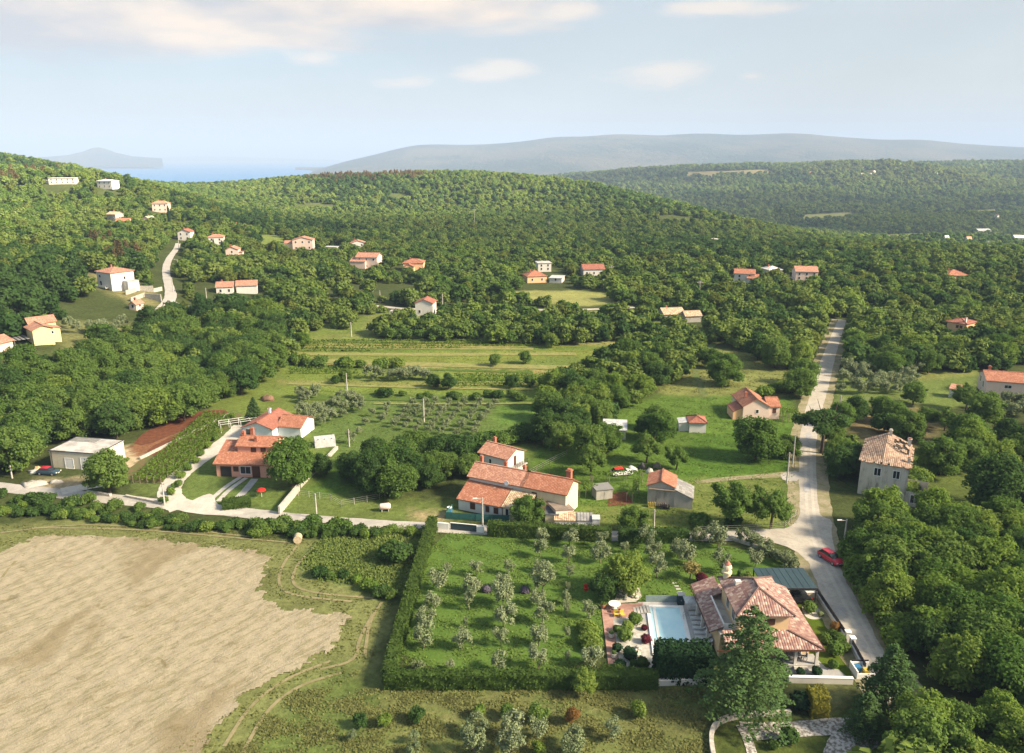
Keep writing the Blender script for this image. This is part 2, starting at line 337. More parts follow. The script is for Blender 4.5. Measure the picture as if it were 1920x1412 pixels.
def ico(c, r, squash=1.):
    V = []; Q = []; nu, nv = 10, 6
    for j in range(nv + 1):
        th = math.pi * j / nv
        for k in range(nu): ph = 2 * math.pi * k / nu; w = r * (1 + .12 * math.sin(3 * ph + 5 * th + c[0])); V.append((c[0] + w * math.sin(th) * math.cos(ph), c[1] + w * math.sin(th) * math.sin(ph), c[2] + w * squash * math.cos(th)))
    for j in range(nv):
        for k in range(nu): a = j * nu + k; b = j * nu + (k + 1) % nu; Q.append((a, a + nu, b + nu, b))
    return np.array(V), np.array(Q)
def blob_leaves(lobes, n_leaf, size, upb=.35, core=.72, spread=(.82, 1.08), rnd=.5, squash=.85):
    """leaves over the surfaces of overlapping lobes, the inner hearts kept dense"""
    Vs, Qs, off = [], [], 0; tot = sum(r * r for *_, r in lobes)
    for (x, y, z, r) in lobes:
        n = max(6, int(n_leaf * r * r / tot)); d = sphere_dirs(n); d[:, 2] = np.where(d[:, 2] < -.45, -d[:, 2], d[:, 2])
        rr = r * rng.uniform(*spread, (n, 1)) * (1 + .16 * np.sin(4 * d[:, :1] * 2 + x) * np.cos(5 * d[:, 1:2] + y))
        p = np.array((x, y, z)) + d * rr * np.array((1, 1, squash)); nn = d + rnd * rng.normal(size=(n, 3)) + np.array((0, 0, upb))
        V, Q = leaf_quads(p, nn, size * rng.uniform(.7, 1.35, n)); Vs.append(V); Qs.append(Q + off); off += len(V)
        if core: V, Q = ico((x, y, z), r * core, squash); Vs.append(V); Qs.append(Q + off); off += len(V)
    return np.vstack(Vs), np.vstack(Qs)
def crown_mesh(name, mat, R0=4., Hc=7.5, z0=1.2, nl=16, n=2800, size=.42, seed=0, fill=1., low=-.62, twigs=26):
    g = random.Random(seed); lobes = []; sx, sy = g.uniform(.85, 1.15), g.uniform(.85, 1.15)
    for i in range(nl):
        t = (i + .5) / nl; el = math.asin(low + (1 - low) * t); az = i * 2.399 + g.uniform(-.5, .5); rad = R0 * .66 * g.uniform(.66, 1.2); ce = math.cos(el)
        lobes.append((rad * sx * ce * math.cos(az), rad * sy * ce * math.sin(az), z0 + (Hc - z0) * (.42 + .42 * math.sin(el) * g.uniform(.75, 1.2)), R0 * g.uniform(.28, .5) * fill))
    lobes.append((0, 0, z0 + (Hc - z0) * .48, R0 * .56))
    for i in range(twigs):                                   # small outer sprays break the outline
        x, y, z, r = g.choice(lobes[:-1]); a = g.uniform(0, 6.28); e = g.uniform(-.2, 1.2); k = r * g.uniform(.85, 1.15)
        lobes.append((x + k * math.cos(a) * math.cos(e), y + k * math.sin(a) * math.cos(e), z + k * .85 * math.sin(e), R0 * g.uniform(.09, .17)))
    return mesh_np(name, *blob_leaves(lobes, n, size, core=.7, spread=(.78, 1.14), rnd=.55, upb=.5), mat)
def trunk_mesh(name, h, r, limbs=4, spread=.5, seed=0, mat=None, lean=0.):
    g = random.Random(seed); b = MB(); top = (lean * h, g.uniform(-.1, .1) * h, h * .55); b.tube((0, 0, -.3), top, r, r * .72, 8)
    for k in range(limbs):
        a = k * 2 * math.pi / limbs + g.uniform(-.4, .4); q = (top[0] + spread * h * .5 * math.cos(a), top[1] + spread * h * .5 * math.sin(a), h * g.uniform(.85, 1.05))
        b.tube(top, q, r * .55, r * .3, 6); b.tube(q, (q[0] + .25 * h * math.cos(a + .5), q[1] + .25 * h * math.sin(a + .5), h * 1.3), r * .3, r * .1, 5)
    me = bpy.data.meshes.new(name); me.from_pydata(b.v, [], b.f); me.materials.append(mat or M.bark); me.update(); return me
# ------------------------------------------------------------------ ground, fields, roads, water, hills
def smooth(poly, closed=True, it=2):
    p = [Vector((*q, 0)) if len(q) == 2 else Vector(q) for q in poly]
    for _ in range(it):
        o = []; n = len(p)
        for i in range(n if closed else n - 1):
            a, b = p[i], p[(i + 1) % n]; o += [a * .75 + b * .25, a * .25 + b * .75]
        if not closed: o = [p[0]] + o + [p[-1]]
        p = o
    return [(q.x, q.y) for q in p]
def near(poly): return [tuple(P(*q)[:2]) for q in poly]
ZONES = [  # (pixel polygon on the ground, base colour, edge softness m)
 ([(-900,1600),(-900,560),(-300,470),(0,420),(400,500),(960,500),(1400,520),(3000,560),(3000,1600)], (.050,.066,.022), 3),      # wood floor
 ([(520,640),(700,585),(820,585),(960,600),(1230,600),(1320,640),(1300,700),(1180,745),(1010,800),(1000,860),(860,880),(640,960),(560,965),(380,760),(480,700)], (.115,.155,.036), 3),   # terraces
 ([(530,640),(700,640),(1220,640),(1200,662),(860,682),(600,674),(528,665)], (.135,.165,.035), 1.5),
 ([(540,668),(880,690),(1060,692),(1100,690),(1040,705),(880,700),(540,678)], (.25,.215,.085), 1.2),
 ([(560,646),(800,640),(1010,652),(1000,658),(800,650),(560,653)], (.21,.20,.07), 1.), ([(1050,636),(1200,632),(1180,650),(1060,646)], (.20,.20,.075), 1.5),
 ([(540,690),(1020,702),(1060,730),(990,745),(700,735),(530,740)], (.125,.17,.034), 2), ([(520,712),(700,716),(1000,716),(1010,722),(700,724),(520,722)], (.17,.18,.06), 1.), ([(530,655),(700,654),(1180,650),(1180,655),(700,660)], (.10,.15,.03), 1.), ([(540,684),(1000,694),(1000,698),(540,690)], (.085,.135,.028), 1.), ([(560,738),(1000,742),(1000,748),(560,744)], (.075,.12,.026), 1.), ([(560,755),(700,752),(1010,752),(1000,800),(860,840),(640,880),(560,800)], (.085,.13,.034), 2),
 ([(940,752),(1015,745),(1005,795),(930,805)], (.085,.15,.03), 2),
 ([(470,728),(560,735),(620,760),(570,800),(480,790),(400,770)], (.115,.155,.035), 2),
 ([(690,590),(760,588),(840,622),(600,640),(560,632),(680,622)], (.14,.165,.045), 2),
 ([(960,545),(1080,545),(1155,552),(1150,570),(1085,575),(1005,568),(940,552)], (.215,.225,.075), 2), ([(830,582),(1180,582),(1185,594),(1000,600),(830,590)], (.155,.175,.05), 2),
 ([(1230,735),(1320,660),(1390,650),(1480,660),(1480,745),(1400,742),(1250,745)], (.155,.175,.055), 2),
 ([(1140,760),(1240,742),(1480,745),(1500,800),(1495,1000),(1300,1000),(1100,975),(990,920),(1000,850)], (.078,.135,.024), 2),
 ([(1300,815),(1495,800),(1495,890),(1260,900)], (.060,.118,.018), 2), ([(1100,945),(1200,950),(1290,900),(1470,890),(1490,985),(1330,1000),(1100,985)], (.115,.145,.038), 2),
 ([(1570,700),(1760,700),(1830,690),(1830,760),(1560,790)], (.105,.145,.038), 2), ([(1570,760),(1750,765),(1760,800),(1720,835),(1600,820)], (.165,.135,.07), 3),
 ([(1700,690),(1830,690),(1830,705),(1700,715)], (.16,.18,.055), 2), ([(1700,850),(1830,870),(1900,905),(1860,950),(1760,960),(1700,930)], (.085,.115,.03), 3),
 ([(245,905),(380,785),(440,770),(470,800),(420,850),(330,905),(300,935),(240,930)], (.088,.12,.034), 1), ([(330,925),(350,880),(400,858),(480,890),(640,900),(690,940),(560,960),(480,955),(370,950)], (.098,.142,.036), 1),
 ([(590,880),(700,850),(680,900),(640,930),(590,930)], (.062,.115,.022), 2), ([(560,930),(720,935),(860,940),(860,985),(560,975)], (.10,.135,.036), 2), ([(770,958),(845,960),(830,985),(770,980)], (.26,.22,.12), 2),
 ([(60,900),(150,895),(170,915),(60,935),(30,915)], (.26,.22,.14), 2), ([(225,835),(270,850),(240,885),(215,870)], (.40,.33,.22), 1), ([(240,840),(325,790),(380,780),(320,820),(265,860)], (.20,.10,.055), 1.2),
 ([(160,512),(185,505),(290,545),(298,575),(250,572),(170,530)], (.17,.16,.07), 3), ([(100,600),(240,605),(235,650),(120,665)], (.14,.15,.06), 3), ([(480,440),(530,440),(560,475),(470,480)], (.14,.18,.045), 4),
 ([(0,985),(-400,1060),(-500,1900),(900,1900),(1330,1700),(1330,1290),(720,1290),(735,1130),(590,1020),(340,985),(150,972)], (.132,.148,.055), 1.5),  # mown margin
 ([(590,1025),(620,990),(815,985),(745,1128),(690,1105),(600,1090),(560,1060)], (.062,.10,.022), 2),                      # rough plot
 ([(730,1290),(1330,1290),(1330,1700),(380,1700),(470,1390),(560,1290),(640,1250)], (.088,.122,.034), 3),
 ([(760,1320),(1330,1340),(1330,1360),(660,1345)], (.145,.14,.06), 2.5), ([(720,1300),(1320,1300),(1320,1312),(720,1312)], (.12,.125,.05), 1.5), ([(700,1385),(1330,1370),(1330,1392),(690,1405)], (.145,.14,.06), 2.5),
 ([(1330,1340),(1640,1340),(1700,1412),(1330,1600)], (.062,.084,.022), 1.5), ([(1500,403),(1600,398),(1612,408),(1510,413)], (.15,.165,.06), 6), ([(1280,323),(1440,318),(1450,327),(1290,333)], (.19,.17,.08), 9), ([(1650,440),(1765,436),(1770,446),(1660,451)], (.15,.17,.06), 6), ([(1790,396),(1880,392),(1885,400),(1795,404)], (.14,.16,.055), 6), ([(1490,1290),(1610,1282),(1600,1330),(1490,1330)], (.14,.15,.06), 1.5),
]
def ground():
    nr, nc = 860, 640
    ys = np.geomspace(34, 3900, nr); ts = np.linspace(-1, 1, nc)
    Y = np.repeat(ys[:, None], nc, 1); X = ts[None, :] * (55 + .98 * Y)
    Z = hgt(X, Y); px, py = project(X, Y, Z)
    col = np.zeros((nr, nc, 3)); col[:] = (.050, .066, .022)
    wob = lambda s, k: s * (np.sin(X * .35 + k) * np.cos(Y * .31 + 2 * k) + .6 * np.sin(X * .9 + Y * .7 + 3 * k) + .5 * np.cos(X * 1.7 - Y * 1.3 + k))
    for k, (poly, c, soft) in enumerate(ZONES):
        acc = np.zeros((nr, nc))
        for j in range(6):
            a = j * 1.047; X2 = X + soft * .55 * math.cos(a) + wob(.55, k); Y2 = Y + soft * .8 * math.sin(a) + wob(.9, k + 1.5)
            qx, qy = project(X2, np.maximum(Y2, 20), Z); acc += inpoly(qx, qy, poly)
        acc = (acc / 6)[..., None]; col = col * (1 - acc) + np.array(c) * acc
    V = np.stack([X, Y, Z], -1).reshape(-1, 3); i = np.arange(nr * nc).reshape(nr, nc)
    Q = np.stack([i[:-1, :-1], i[:-1, 1:], i[1:, 1:], i[1:, :-1]], -1).reshape(-1, 4)
    m, nt, b = newmat('ground_cover'); b.inputs['Roughness'].default_value = 1; b.inputs['Specular IOR Level'].default_value = .05
    at = N(nt, 'ShaderNodeAttribute', attribute_name='cover').outputs['Color']; p = pos(nt)
    f1 = mrange(nt, noise_node(nt, p, 1.1, 9, .78), .3, .7, .5, 1.5, False); f2 = mrange(nt, noise_node(nt, p, .09, 6, .65, .8), .3, .7, .78, 1.22, False)
    cc = N(nt, 'ShaderNodeCombineColor'); mu = N(nt, 'ShaderNodeMath', operation='MULTIPLY'); L(nt, f1, mu.inputs[0]); L(nt, f2, mu.inputs[1]); [L(nt, mu.outputs[0], cc.inputs[k]) for k in range(3)]
    c = mixc(nt, 1., at, cc.outputs[0], 'MULTIPLY')
    dry = mrange(nt, noise_node(nt, p, .33, 7, .7, .4), .55, .78, 0, .5); c = mixc(nt, dry, c, mixc(nt, .6, at, (.20, .17, .075)))
    L(nt, c, b.inputs['Base Color']); bump(nt, b, noise_node(nt, p, 2.2, 6, .7), .5, .25)
    me = mesh_np('ground', V, Q, m); ca = me.color_attributes.new('cover', 'FLOAT_COLOR', 'POINT')
    ca.data.foreach_set('color', np.concatenate([col.reshape(-1, 3), np.ones((nr * nc, 1))], 1).astype(np.float32).ravel())
    me.polygons.foreach_set('use_smooth', [True] * len(me.polygons)); tag(link('ground', me), kind='structure')
ground()
def sheet(name, poly, z, mat, it=2, world=False, kind='structure'):
    pts = poly if world else near(poly)
    if it: pts = smooth(pts, True, it)
    b = MB(); b.face([(x, y, z) for x, y in pts]); o = b.build(name, mat)
    if o.data.polygons[0].normal.z < 0: o.data.flip_normals()
    return tag(o, kind=kind)
def ribbon(name, pts, width, z, mat, world=False, kind='structure'):
    """a strip that follows the land; pts = pixel points of its middle line, width in metres (number or per point)"""
    w = [(*(p if world else P(*p)[:2]), wd) for p, wd in zip(pts, width if isinstance(width, (list, tuple)) else [width] * len(pts))]
    q = [Vector(v) for v in w]
    for _ in range(3): q = [q[0]] + [v for a, b in zip(q[:-1], q[1:]) for v in (a * .75 + b * .25, a * .25 + b * .75)] + [q[-1]]
    V = []; Qd = []
    for i, c in enumerate(q):
        d = (q[min(i + 1, len(q) - 1)] - q[max(i - 1, 0)]); d.z = 0; d.normalize(); n = Vector((-d.y, d.x, 0)); jw = c.z * (1 + .06 * math.sin(i * 1.7) * math.cos(i * .6))
        for s in (-.5, -.25, 0, .25, .5): a = c + n * (jw * s); V.append((a.x, a.y, float(hgt(a.x, a.y)) + z))
    for i in range(len(q) - 1):
        for k in range(4): a = i * 5 + k; Qd.append((a, a + 1, a + 6, a + 5))
    o = link(name, mesh_np(name, V, Qd, mat)); 
    if o.data.polygons[0].normal.z < 0: o.data.flip_normals()
    return tag(o, kind=kind)
def road_mat(name, c, c2):
    m, nt, b = newmat(name); b.inputs['Roughness'].default_value = .95; p = pos(nt)
    f = mrange(nt, noise_node(nt, p, .35, 8, .7, .6), .35, .68); cc = mixc(nt, f, c, c2)
    cc = mixc(nt, mrange(nt, noise_node(nt, p, 1.6, 8, .8), .42, .7, 0, .5), cc, tuple(v * .7 for v in c2)); L(nt, cc, b.inputs['Base Color'])
    bump(nt, b, noise_node(nt, p, 8, 4), .3, .03); return m
M.road = road_mat('worn_pale_asphalt', (.43, .40, .345), (.33, .31, .275)); M.gravel = road_mat('white_gravel', (.52, .49, .44), (.40, .38, .34)); M.road2 = road_mat('grey_lane', (.40, .385, .36), (.31, .30, .28))
M.verge2 = road_mat('tyre_worn_asphalt', (.47, .44, .385), (.38, .355, .31)); M.verge = road_mat('dusty_verge', (.30, .26, .18), (.16, .16, .07))
# hay field with cut swaths
def hay():
    poly = near([(-260,1100),(-60,1052),(0,1036),(60,1006),(130,1000),(300,1010),(430,1027),(500,1034),(516,1046),(492,1085),(488,1108),(512,1134),(560,1145),(640,1147),(660,1155),(640,1200),(620,1224),(560,1252),(480,1292),(430,1340),(398,1390),(380,1420),(352,1480),(-400,1480)])
    pp = smooth(poly, True, 2); xs = np.arange(-95, -15, .3); ys = np.arange(52, 120, .3); X, Y = np.meshgrid(xs, ys)
    wx = rng.normal(size=X.shape) * .28 + .35 * np.sin(X * 1.3 + Y * .7) + .25 * np.sin(X * 2.9 - Y * 2.1); wy = rng.normal(size=X.shape) * .28 + .35 * np.cos(X * .9 - Y * 1.6) + .25 * np.sin(Y * 3.1)
    ins = inpoly(X + wx, Y + wy, pp); i = np.arange(X.size).reshape(X.shape)
    k = ins[:-1, :-1] & ins[1:, 1:] & ins[1:, :-1] & ins[:-1, 1:]
    Q = np.stack([i[:-1, :-1][k], i[:-1, 1:][k], i[1:, 1:][k], i[1:, :-1][k]], -1)
    Zh = .06 + .05 * np.sin(X * 2.2 + 1.1 * Y) * np.sin(Y * 1.4) + rng.uniform(0, .04, X.shape)
    m, nt, b = newmat('cut_hay'); b.inputs['Roughness'].default_value = 1; b.inputs['Specular IOR Level'].default_value = .05; p = pos(nt)
    mp = N(nt, 'ShaderNodeMapping', vector_type='TEXTURE'); mp.inputs['Rotation'].default_value = (0, 0, R(50)); mp.inputs['Scale'].default_value = (4.2, .8, 1); L(nt, p, mp.inputs[0])
    st = noise_node(nt, mp.outputs[0], 1.0, 9, .74, .5); fine = noise_node(nt, p, 3.2, 8, .75, .6); patch = noise_node(nt, p, .055, 5, .6, .8)
    c = mixc(nt, mrange(nt, fine, .3, .7), (.365, .325, .24), (.295, .262, .185))
    c = mixc(nt, mrange(nt, st, .47, .64, 0, .75), c, (.20, .18, .10))
    c = mixc(nt, mrange(nt, noise_node(nt, mp.outputs[0], 2.6, 7, .7), .52, .66, 0, .75), c, (.16, .16, .078))
    c = mixc(nt, mrange(nt, patch, .5, .62, 0, .7), c, (.205, .17, .10))
    c = mixc(nt, mrange(nt, noise_node(nt, p, .25, 6, .7, .5), .56, .70, 0, .7), c, (.15, .125, .065))
    L(nt, c, b.inputs['Base Color']); bump(nt, b, fine, .9, .2)
    tag(link('hay_field', mesh_np('hay_field', np.stack([X, Y, Zh], -1).reshape(-1, 3), Q, m)), kind='structure')
hay()
M.swath = road_mat('straw_swath', (.25, .22, .125), (.175, .16, .08))
def tracks(lines, w, z=.045, mat=None):
    for i, ln in enumerate(lines): ribbon('straw_track', ln, w, z + .004 * i, mat or M.swath)
tracks([[(560,1020),(535,1050),(520,1085),(530,1110),(570,1120),(660,1128)], [(590,1025),(555,1060),(545,1095),(580,1112),(700,1122)], [(700,1150),(672,1200),(668,1240),(600,1255)], [(716,1130),(692,1165),(684,1230)], [(620,1240),(540,1270),(470,1320),(420,1400)], [(640,1262),(560,1285),(500,1330),(455,1412)]], .42)
tracks([[(60,990),(250,992),(430,1008),(545,1018)], [(0,1000),(140,982),(330,992),(480,1008)], [(0,1090),(20,1060),(70,1020),(140,1004)]], .38, .075)
# lawns and beds
def lawn_mat(name, c, c2, c3):
    m, nt, b = newmat(name); b.inputs['Roughness'].default_value = 1; b.inputs['Specular IOR Level'].default_value = .05; p = pos(nt)
    cc = mixc(nt, mrange(nt, noise_node(nt, p, .14, 6, .65, .5), .35, .65), c, c2); cc = mixc(nt, mrange(nt, noise_node(nt, p, .3, 7, .7, .3), .55, .75, 0, .6), cc, c3)
    cc = mixc(nt, mrange(nt, noise_node(nt, p, 2.2, 8, .8), .35, .65, 0, .6), cc, tuple(v * .55 for v in c2)); L(nt, cc, b.inputs['Base Color']); bump(nt, b, noise_node(nt, p, 5, 5, .7), .5, .1); return m
M.lawn = lawn_mat('orchard_lawn', (.098, .168, .034), (.080, .148, .028), (.138, .174, .052)); M.lawn2 = lawn_mat('villa_lawn', (.085, .13, .014), (.072, .115, .013), (.10, .13, .02))
sheet('lawn', [(822,996),(905,1000),(1290,1012),(1400,1030),(1490,1060),(1440,1068),(1420,1110),(1310,1130),(1130,1130),(1132,1262),(735,1262),(775,1120)], .02, M.lawn, 1)
sheet('front_lawn', [(1482,1112),(1534,1118),(1626,1272),(1560,1276),(1478,1276)], .03, M.lawn2, 0)
# roads
def edges(name, left, right, z, mat):
    l = [P(*q) for q in left]; r = [P(*q) for q in right]; pts = [((a.x + b.x) / 2, (a.y + b.y) / 2) for a, b in zip(l, r)]
    return ribbon(name, pts, [(a - b).length for a, b in zip(l, r)], z, mat, world=True)
RL = [(1668,1330),(1610,1246),(1557,1150),(1528,1085),(1512,1045),(1506,1010),(1501,960),(1499,900),(1499,830),(1506,790),(1514,760),(1524,730),(1532,700),(1544,665),(1560,628),(1572,600)]
RR = [(1735,1330),(1668,1246),(1620,1150),(1583,1085),(1566,1045),(1550,1000),(1533,960),(1530,900),(1528,830),(1536,790),(1542,760),(1551,730),(1558,700),(1566,665),(1577,628),(1586,600)]
ribbon('road_verge', [((a[0] + b[0]) / 2, a[1]) for a, b in zip(RL, RR)], 7.2, .041, M.verge)
edges('road', RL, RR, .055, M.road)
LANE = [(-80,905),(40,918),(150,930),(300,945),(380,952),(460,962),(540,972),(700,984),(820,990),(1000,998),(1200,1008),(1330,1006),(1440,1003),(1520,1003)]
ribbon('lane', LANE, [3.6] * 7 + [3.4] * 4 + [3.2, 4., 5.], .06, M.road2)
sheet('road_junction', [(1440,996),(1478,992),(1500,970),(1502,940),(1533,950),(1537,968),(1562,976),(1558,1000),(1570,1050),(1520,1060),(1490,1030),(1430,1012)], .066, M.road, 1)
[sheet('road_patch', q, .078 + .002 * i, M.road2 if i % 2 else M.concrete2, 1) for i, q in enumerate([[(1528,1040),(1541,1036),(1549,1052),(1533,1058)], [(1562,1140),(1580,1136),(1588,1152),(1570,1158)], [(1506,905),(1518,903),(1520,922),(1507,926)], [(1600,1205),(1618,1200),(1630,1216),(1610,1222)], [(1512,812),(1522,812),(1520,826),(1511,826)]])]
ribbon('tyre_track', [(1640,1240),(1592,1150),(1560,1085),(1535,1040),(1520,1000),(1512,950),(1511,900),(1510,840)], .5, .072, M.verge2); ribbon('tyre_track', [(1658,1240),(1606,1150),(1572,1085),(1548,1040),(1532,1000),(1524,950),(1522,900),(1520,840)], .5, .073, M.verge2)
ribbon('driveway', [(345,952),(322,940),(316,922),(325,902),(352,878),(400,845),(440,815),(462,798)], [5, 4.2, 4, 3.9, 3.8, 3.8, 4, 6], .07, M.gravel)
sheet('driveway_apron', [(318,945),(350,944),(390,925),(402,930),(405,945),(430,955),(470,964),(400,968),(330,958)], .075, M.gravel, 1)
ribbon('path', [(398,935),(420,915),(452,894)], .9, .05, M.concrete); ribbon('path', [(409,940),(430,918),(462,896)], .9, .05, M.concrete); ribbon('path', [(440,940),(462,918),(478,898)], 1.4, .05, M.concrete2)
ribbon('side_track', [(115,922),(150,915),(190,908),(225,900)], [3.5, 3.2, 3, 2.5], .068, M.gravel)
ribbon('hill_road', [(262,618),(285,592),(306,577),(322,560),(318,540),(312,520),(311,500),(319,482),(331,468),(334,457)], [3, 3, 3.2, 4.5, 3.6, 3.2, 3.2, 3, 2.8, 2.6], .25, M.road2)
ribbon('hill_road_spur', [(318,566),(340,574),(362,576)], 3, .3, M.road2)
ribbon('valley_lane', [(700,574),(780,582),(860,577),(980,582),(1090,582),(1190,577)], 3.2, .2, M.road)
ribbon('field_path', [(1305,905),(1360,898),(1430,893),(1485,890),(1500,888)], [1.4, 1.6, 1.8, 3, 4], .05, M.verge); sheet('gate_apron', [(1462,888),(1500,882),(1502,902),(1468,903)], .07, M.road2, 1)
ribbon('field_path', [(1320,740),(1300,690),(1320,660),(1345,640)], 2.0, .04, plain('worn_grass', (.085, .13, .03), (.12, .14, .05), .4, world_space=True))
M.strip = plain('pale_mown_strip', (.24, .225, .09), (.16, .185, .06), .5, 1, .05, world_space=True); M.dark_strip = plain('dark_field_edge', (.06, .105, .022), (.085, .13, .03), .5, 1, .05, world_space=True)
for i, (a, c, m, w) in enumerate([((545,650),(1000,655),M.strip,2.2),((560,640),(1010,645),M.dark_strip,1.2),((545,664),(1080,664),M.strip,3.5),((540,676),(1080,690),M.strip,4.5),((545,684),(1000,699),M.dark_strip,1.6),((700,708),(1050,714),M.dark_strip,1.2),((540,720),(1000,731),M.strip,1.6),((570,748),(1000,750),M.dark_strip,2.2),((700,757),(1010,757),M.strip,1.2)]): ribbon('field_strip', [a, ((a[0] + c[0]) / 2, (a[1] + c[1]) / 2 + 1.5), c], w, .10 + .006 * i, m)
M.soil = plain('red_tilled_soil', (.15, .062, .035), (.105, .045, .028), 1.2, 1, .05, world_space=True)
sheet('tilled_soil', [(245,828),(325,778),(385,770),(420,768),(430,775),(330,812),(270,838)], .044, M.soil, 1); sheet('tilled_soil', [(275,842),(330,815),(432,776),(400,800),(345,832),(310,852),(280,855)], .048, M.soil, 1)
sheet('tilled_soil', [(1142,925),(1175,922),(1188,945),(1140,950)], .04, M.soil, 0)
tag(ribbon('tilled_soil', [(255,905),(330,845),(400,790),(425,775)], [9, 9.5, 10, 8], .04, plain('vineyard_soil', (.085, .11, .035), (.14, .10, .055), .8, 1, .05, world_space=True)))
# sea and far ranges
def water_mat():
    m, nt, b = newmat('sea_water'); b.inputs['Base Color'].default_value = (.02, .11, .27, 1); b.inputs['Roughness'].default_value = .5; b.inputs['Specular IOR Level'].default_value = .1
    bump(nt, b, noise_node(nt, pos(nt), .02, 5), .15, 3.); return m
b = MB(); b.face([(-20000, 1200, -66), (20000, 1200, -66), (20000, 33000, -66), (-20000, 33000, -66)]); tag(b.build('sea', water_mat()), kind='structure')
def range_(name, prof, dist, zb, depth, mat, seed=0, rough=.05):
    """a ridge running across the view: prof = (pixel x, pixel y of the skyline); falls away to both sides, gullied"""
    g = np.random.default_rng(seed); xs = np.array([p[0] for p in prof], float); ysk = np.array([p[1] for p in prof], float)
    n, k = 260, 34; u = np.linspace(xs[0], xs[-1], n); sk = np.interp(u, xs, ysk); sk = np.convolve(np.pad(sk, 3, 'edge'), np.ones(7) / 7, 'valid')
    top = np.array([P(a, b_, None if 0 else None) if 0 else (ray(a, b_)[0] / ray(a, b_)[1] * dist, H + ray(a, b_)[2] / ray(a, b_)[1] * dist) for a, b_ in zip(u, sk)])
    X = top[:, 0]; Zt = top[:, 1]; V = []
    ph = g.uniform(0, 6, 12)
    for j in range(k):
        t = j / (k - 1) * 1.5; f = max(0, 1 - abs(1 - t)) if t <= 1 else max(0, 1 - (t - 1) * 2)
        f = f * f * (3 - 2 * f); y = dist - depth * (1 - t)
        gul = sum(np.sin(X / (dist * .02 * (i + 1.6)) + ph[i] + t * (2 + i)) / (i + 1.5) for i in range(7)) * rough * (1 - f) * f * 4
        for i in range(n): V.append((X[i] * y / dist, y + depth * .05 * math.sin(X[i] / dist * 17 + ph[3]), zb + (Zt[i] - zb) * max(0, f + gul[i] * (Zt[i] > zb))))
    i = np.arange(n * k).reshape(k, n); Q = np.stack([i[:-1, :-1], i[:-1, 1:], i[1:, 1:], i[1:, :-1]], -1).reshape(-1, 4)
    me = mesh_np(name, V, Q, mat); me.polygons.foreach_set('use_smooth', [True] * len(me.polygons)); return tag(link(name, me), kind='structure')
def far_mat(name, a, b_, s):
    m, nt, b = newmat(name); b.inputs['Roughness'].default_value = 1; b.inputs['Specular IOR Level'].default_value = 0
    p = pos(nt); f = noise_node(nt, p, s, 9, .7); c = mixc(nt, mrange(nt, f, .4, .62), a, b_)
    c = mixc(nt, mrange(nt, noise_node(nt, p, s * 4, 6, .7), .66, .76, 0, .7), c, (.25, .2, .12)); L(nt, c, b.inputs['Base Color']); bump(nt, b, noise_node(nt, p, s * 14, 5, .7), 1., 30.); return m
M.far = far_mat('far_wooded_slope', (.022, .038, .03), (.07, .07, .05), .0011)
range_('far_mountains', [(560,330),(600,318),(640,304),(700,290),(762,273),(800,270),(880,272),(960,268),(1010,262),(1050,255),(1085,259),(1130,253),(1190,252),(1230,255),(1320,249),(1400,253),(1490,249),(1560,257),(1640,263),(1720,262),(1800,269),(1920,275),(2100,282),(2500,280),(3000,300)], 7000, -48, 2600, M.far, 3)
range_('distant_coast', [(232,297),(300,294),(380,293),(470,295),(540,297),(640,300)], 21000, -48, 3000, M.far, 5, .02)
range_('distant_peak', [(60,297),(130,291),(158,284),(172,278),(185,276),(198,279),(215,286),(245,293),(300,297)], 9500, -48, 1200, M.far, 6, .02)
# air: even haze round everything, sky outside
def haze():
    b = MB(); b.box(-21000, 21000, -120, 34000, -90, 420); m = bpy.data.materials.new('haze'); m.use_nodes = True; nt = m.node_tree; nt.nodes.clear()
    o = N(nt, 'ShaderNodeOutputMaterial'); v = N(nt, 'ShaderNodeVolumePrincipled'); v.inputs['Color'].default_value = (.33, .45, .68, 1); v.inputs['Density'].default_value = 1.65e-4; v.inputs['Anisotropy'].default_value = .0
    L(nt, v.outputs[0], o.inputs['Volume']); tag(b.build('haze', m), kind='stuff')
haze()
# ------------------------------------------------------------------ houses are placed first in plan so that the woods leave them room
KEEP = []                                                  # (x, y, radius, look-in length towards the valley viewpoint)
def keep(px, py, r, front=6.): q = P(px, py); KEEP.append((q.x, q.y, r, front * (1.9 if q.y > 300 else 1.)))
for q in [(460,880,9,8),(500,815,10,8),(150,868,9,9),(930,880,5,6),(960,945,12,6),(1255,935,7,6),(1650,925,7,5),(1885,735,13,10),(1420,778,7,7),(1300,800,5,6),(1150,815,4,4),(1797,625,8,10),(85,645,8,10),(5,655,8,8),
          (225,540,12,13),(255,545,10,9),(797,590,6,8),(745,592,5,4),(115,338,12,9),(200,350,8,9),(298,393,7,9),(215,410,8,8),(230,420,7,7),(275,418,6,8),(345,448,6,9),(403,458,7,9),(432,480,7,8),(441,428,5,7),
          (560,465,12,10),(620,466,7,7),(672,468,6,8),(685,497,12,11),(773,503,10,10),(1007,528,8,9),(1030,508,8,8),(1042,524,8,8),(1113,516,9,9),(1397,528,9,10),(1453,517,6,8),(1511,525,9,10),(1797,522,7,7),(445,545,13,10),(1275,600,10,8),(250,578,4,4),(1850,437,8,10),(1913,455,8,9),(1350,457,7,9),(380,537,5,4)]: keep(*q)
KA = np.array(KEEP)
ROADPX = [((a[0] + b[0]) / 2, a[1]) for a, b in zip(RL, RR)]
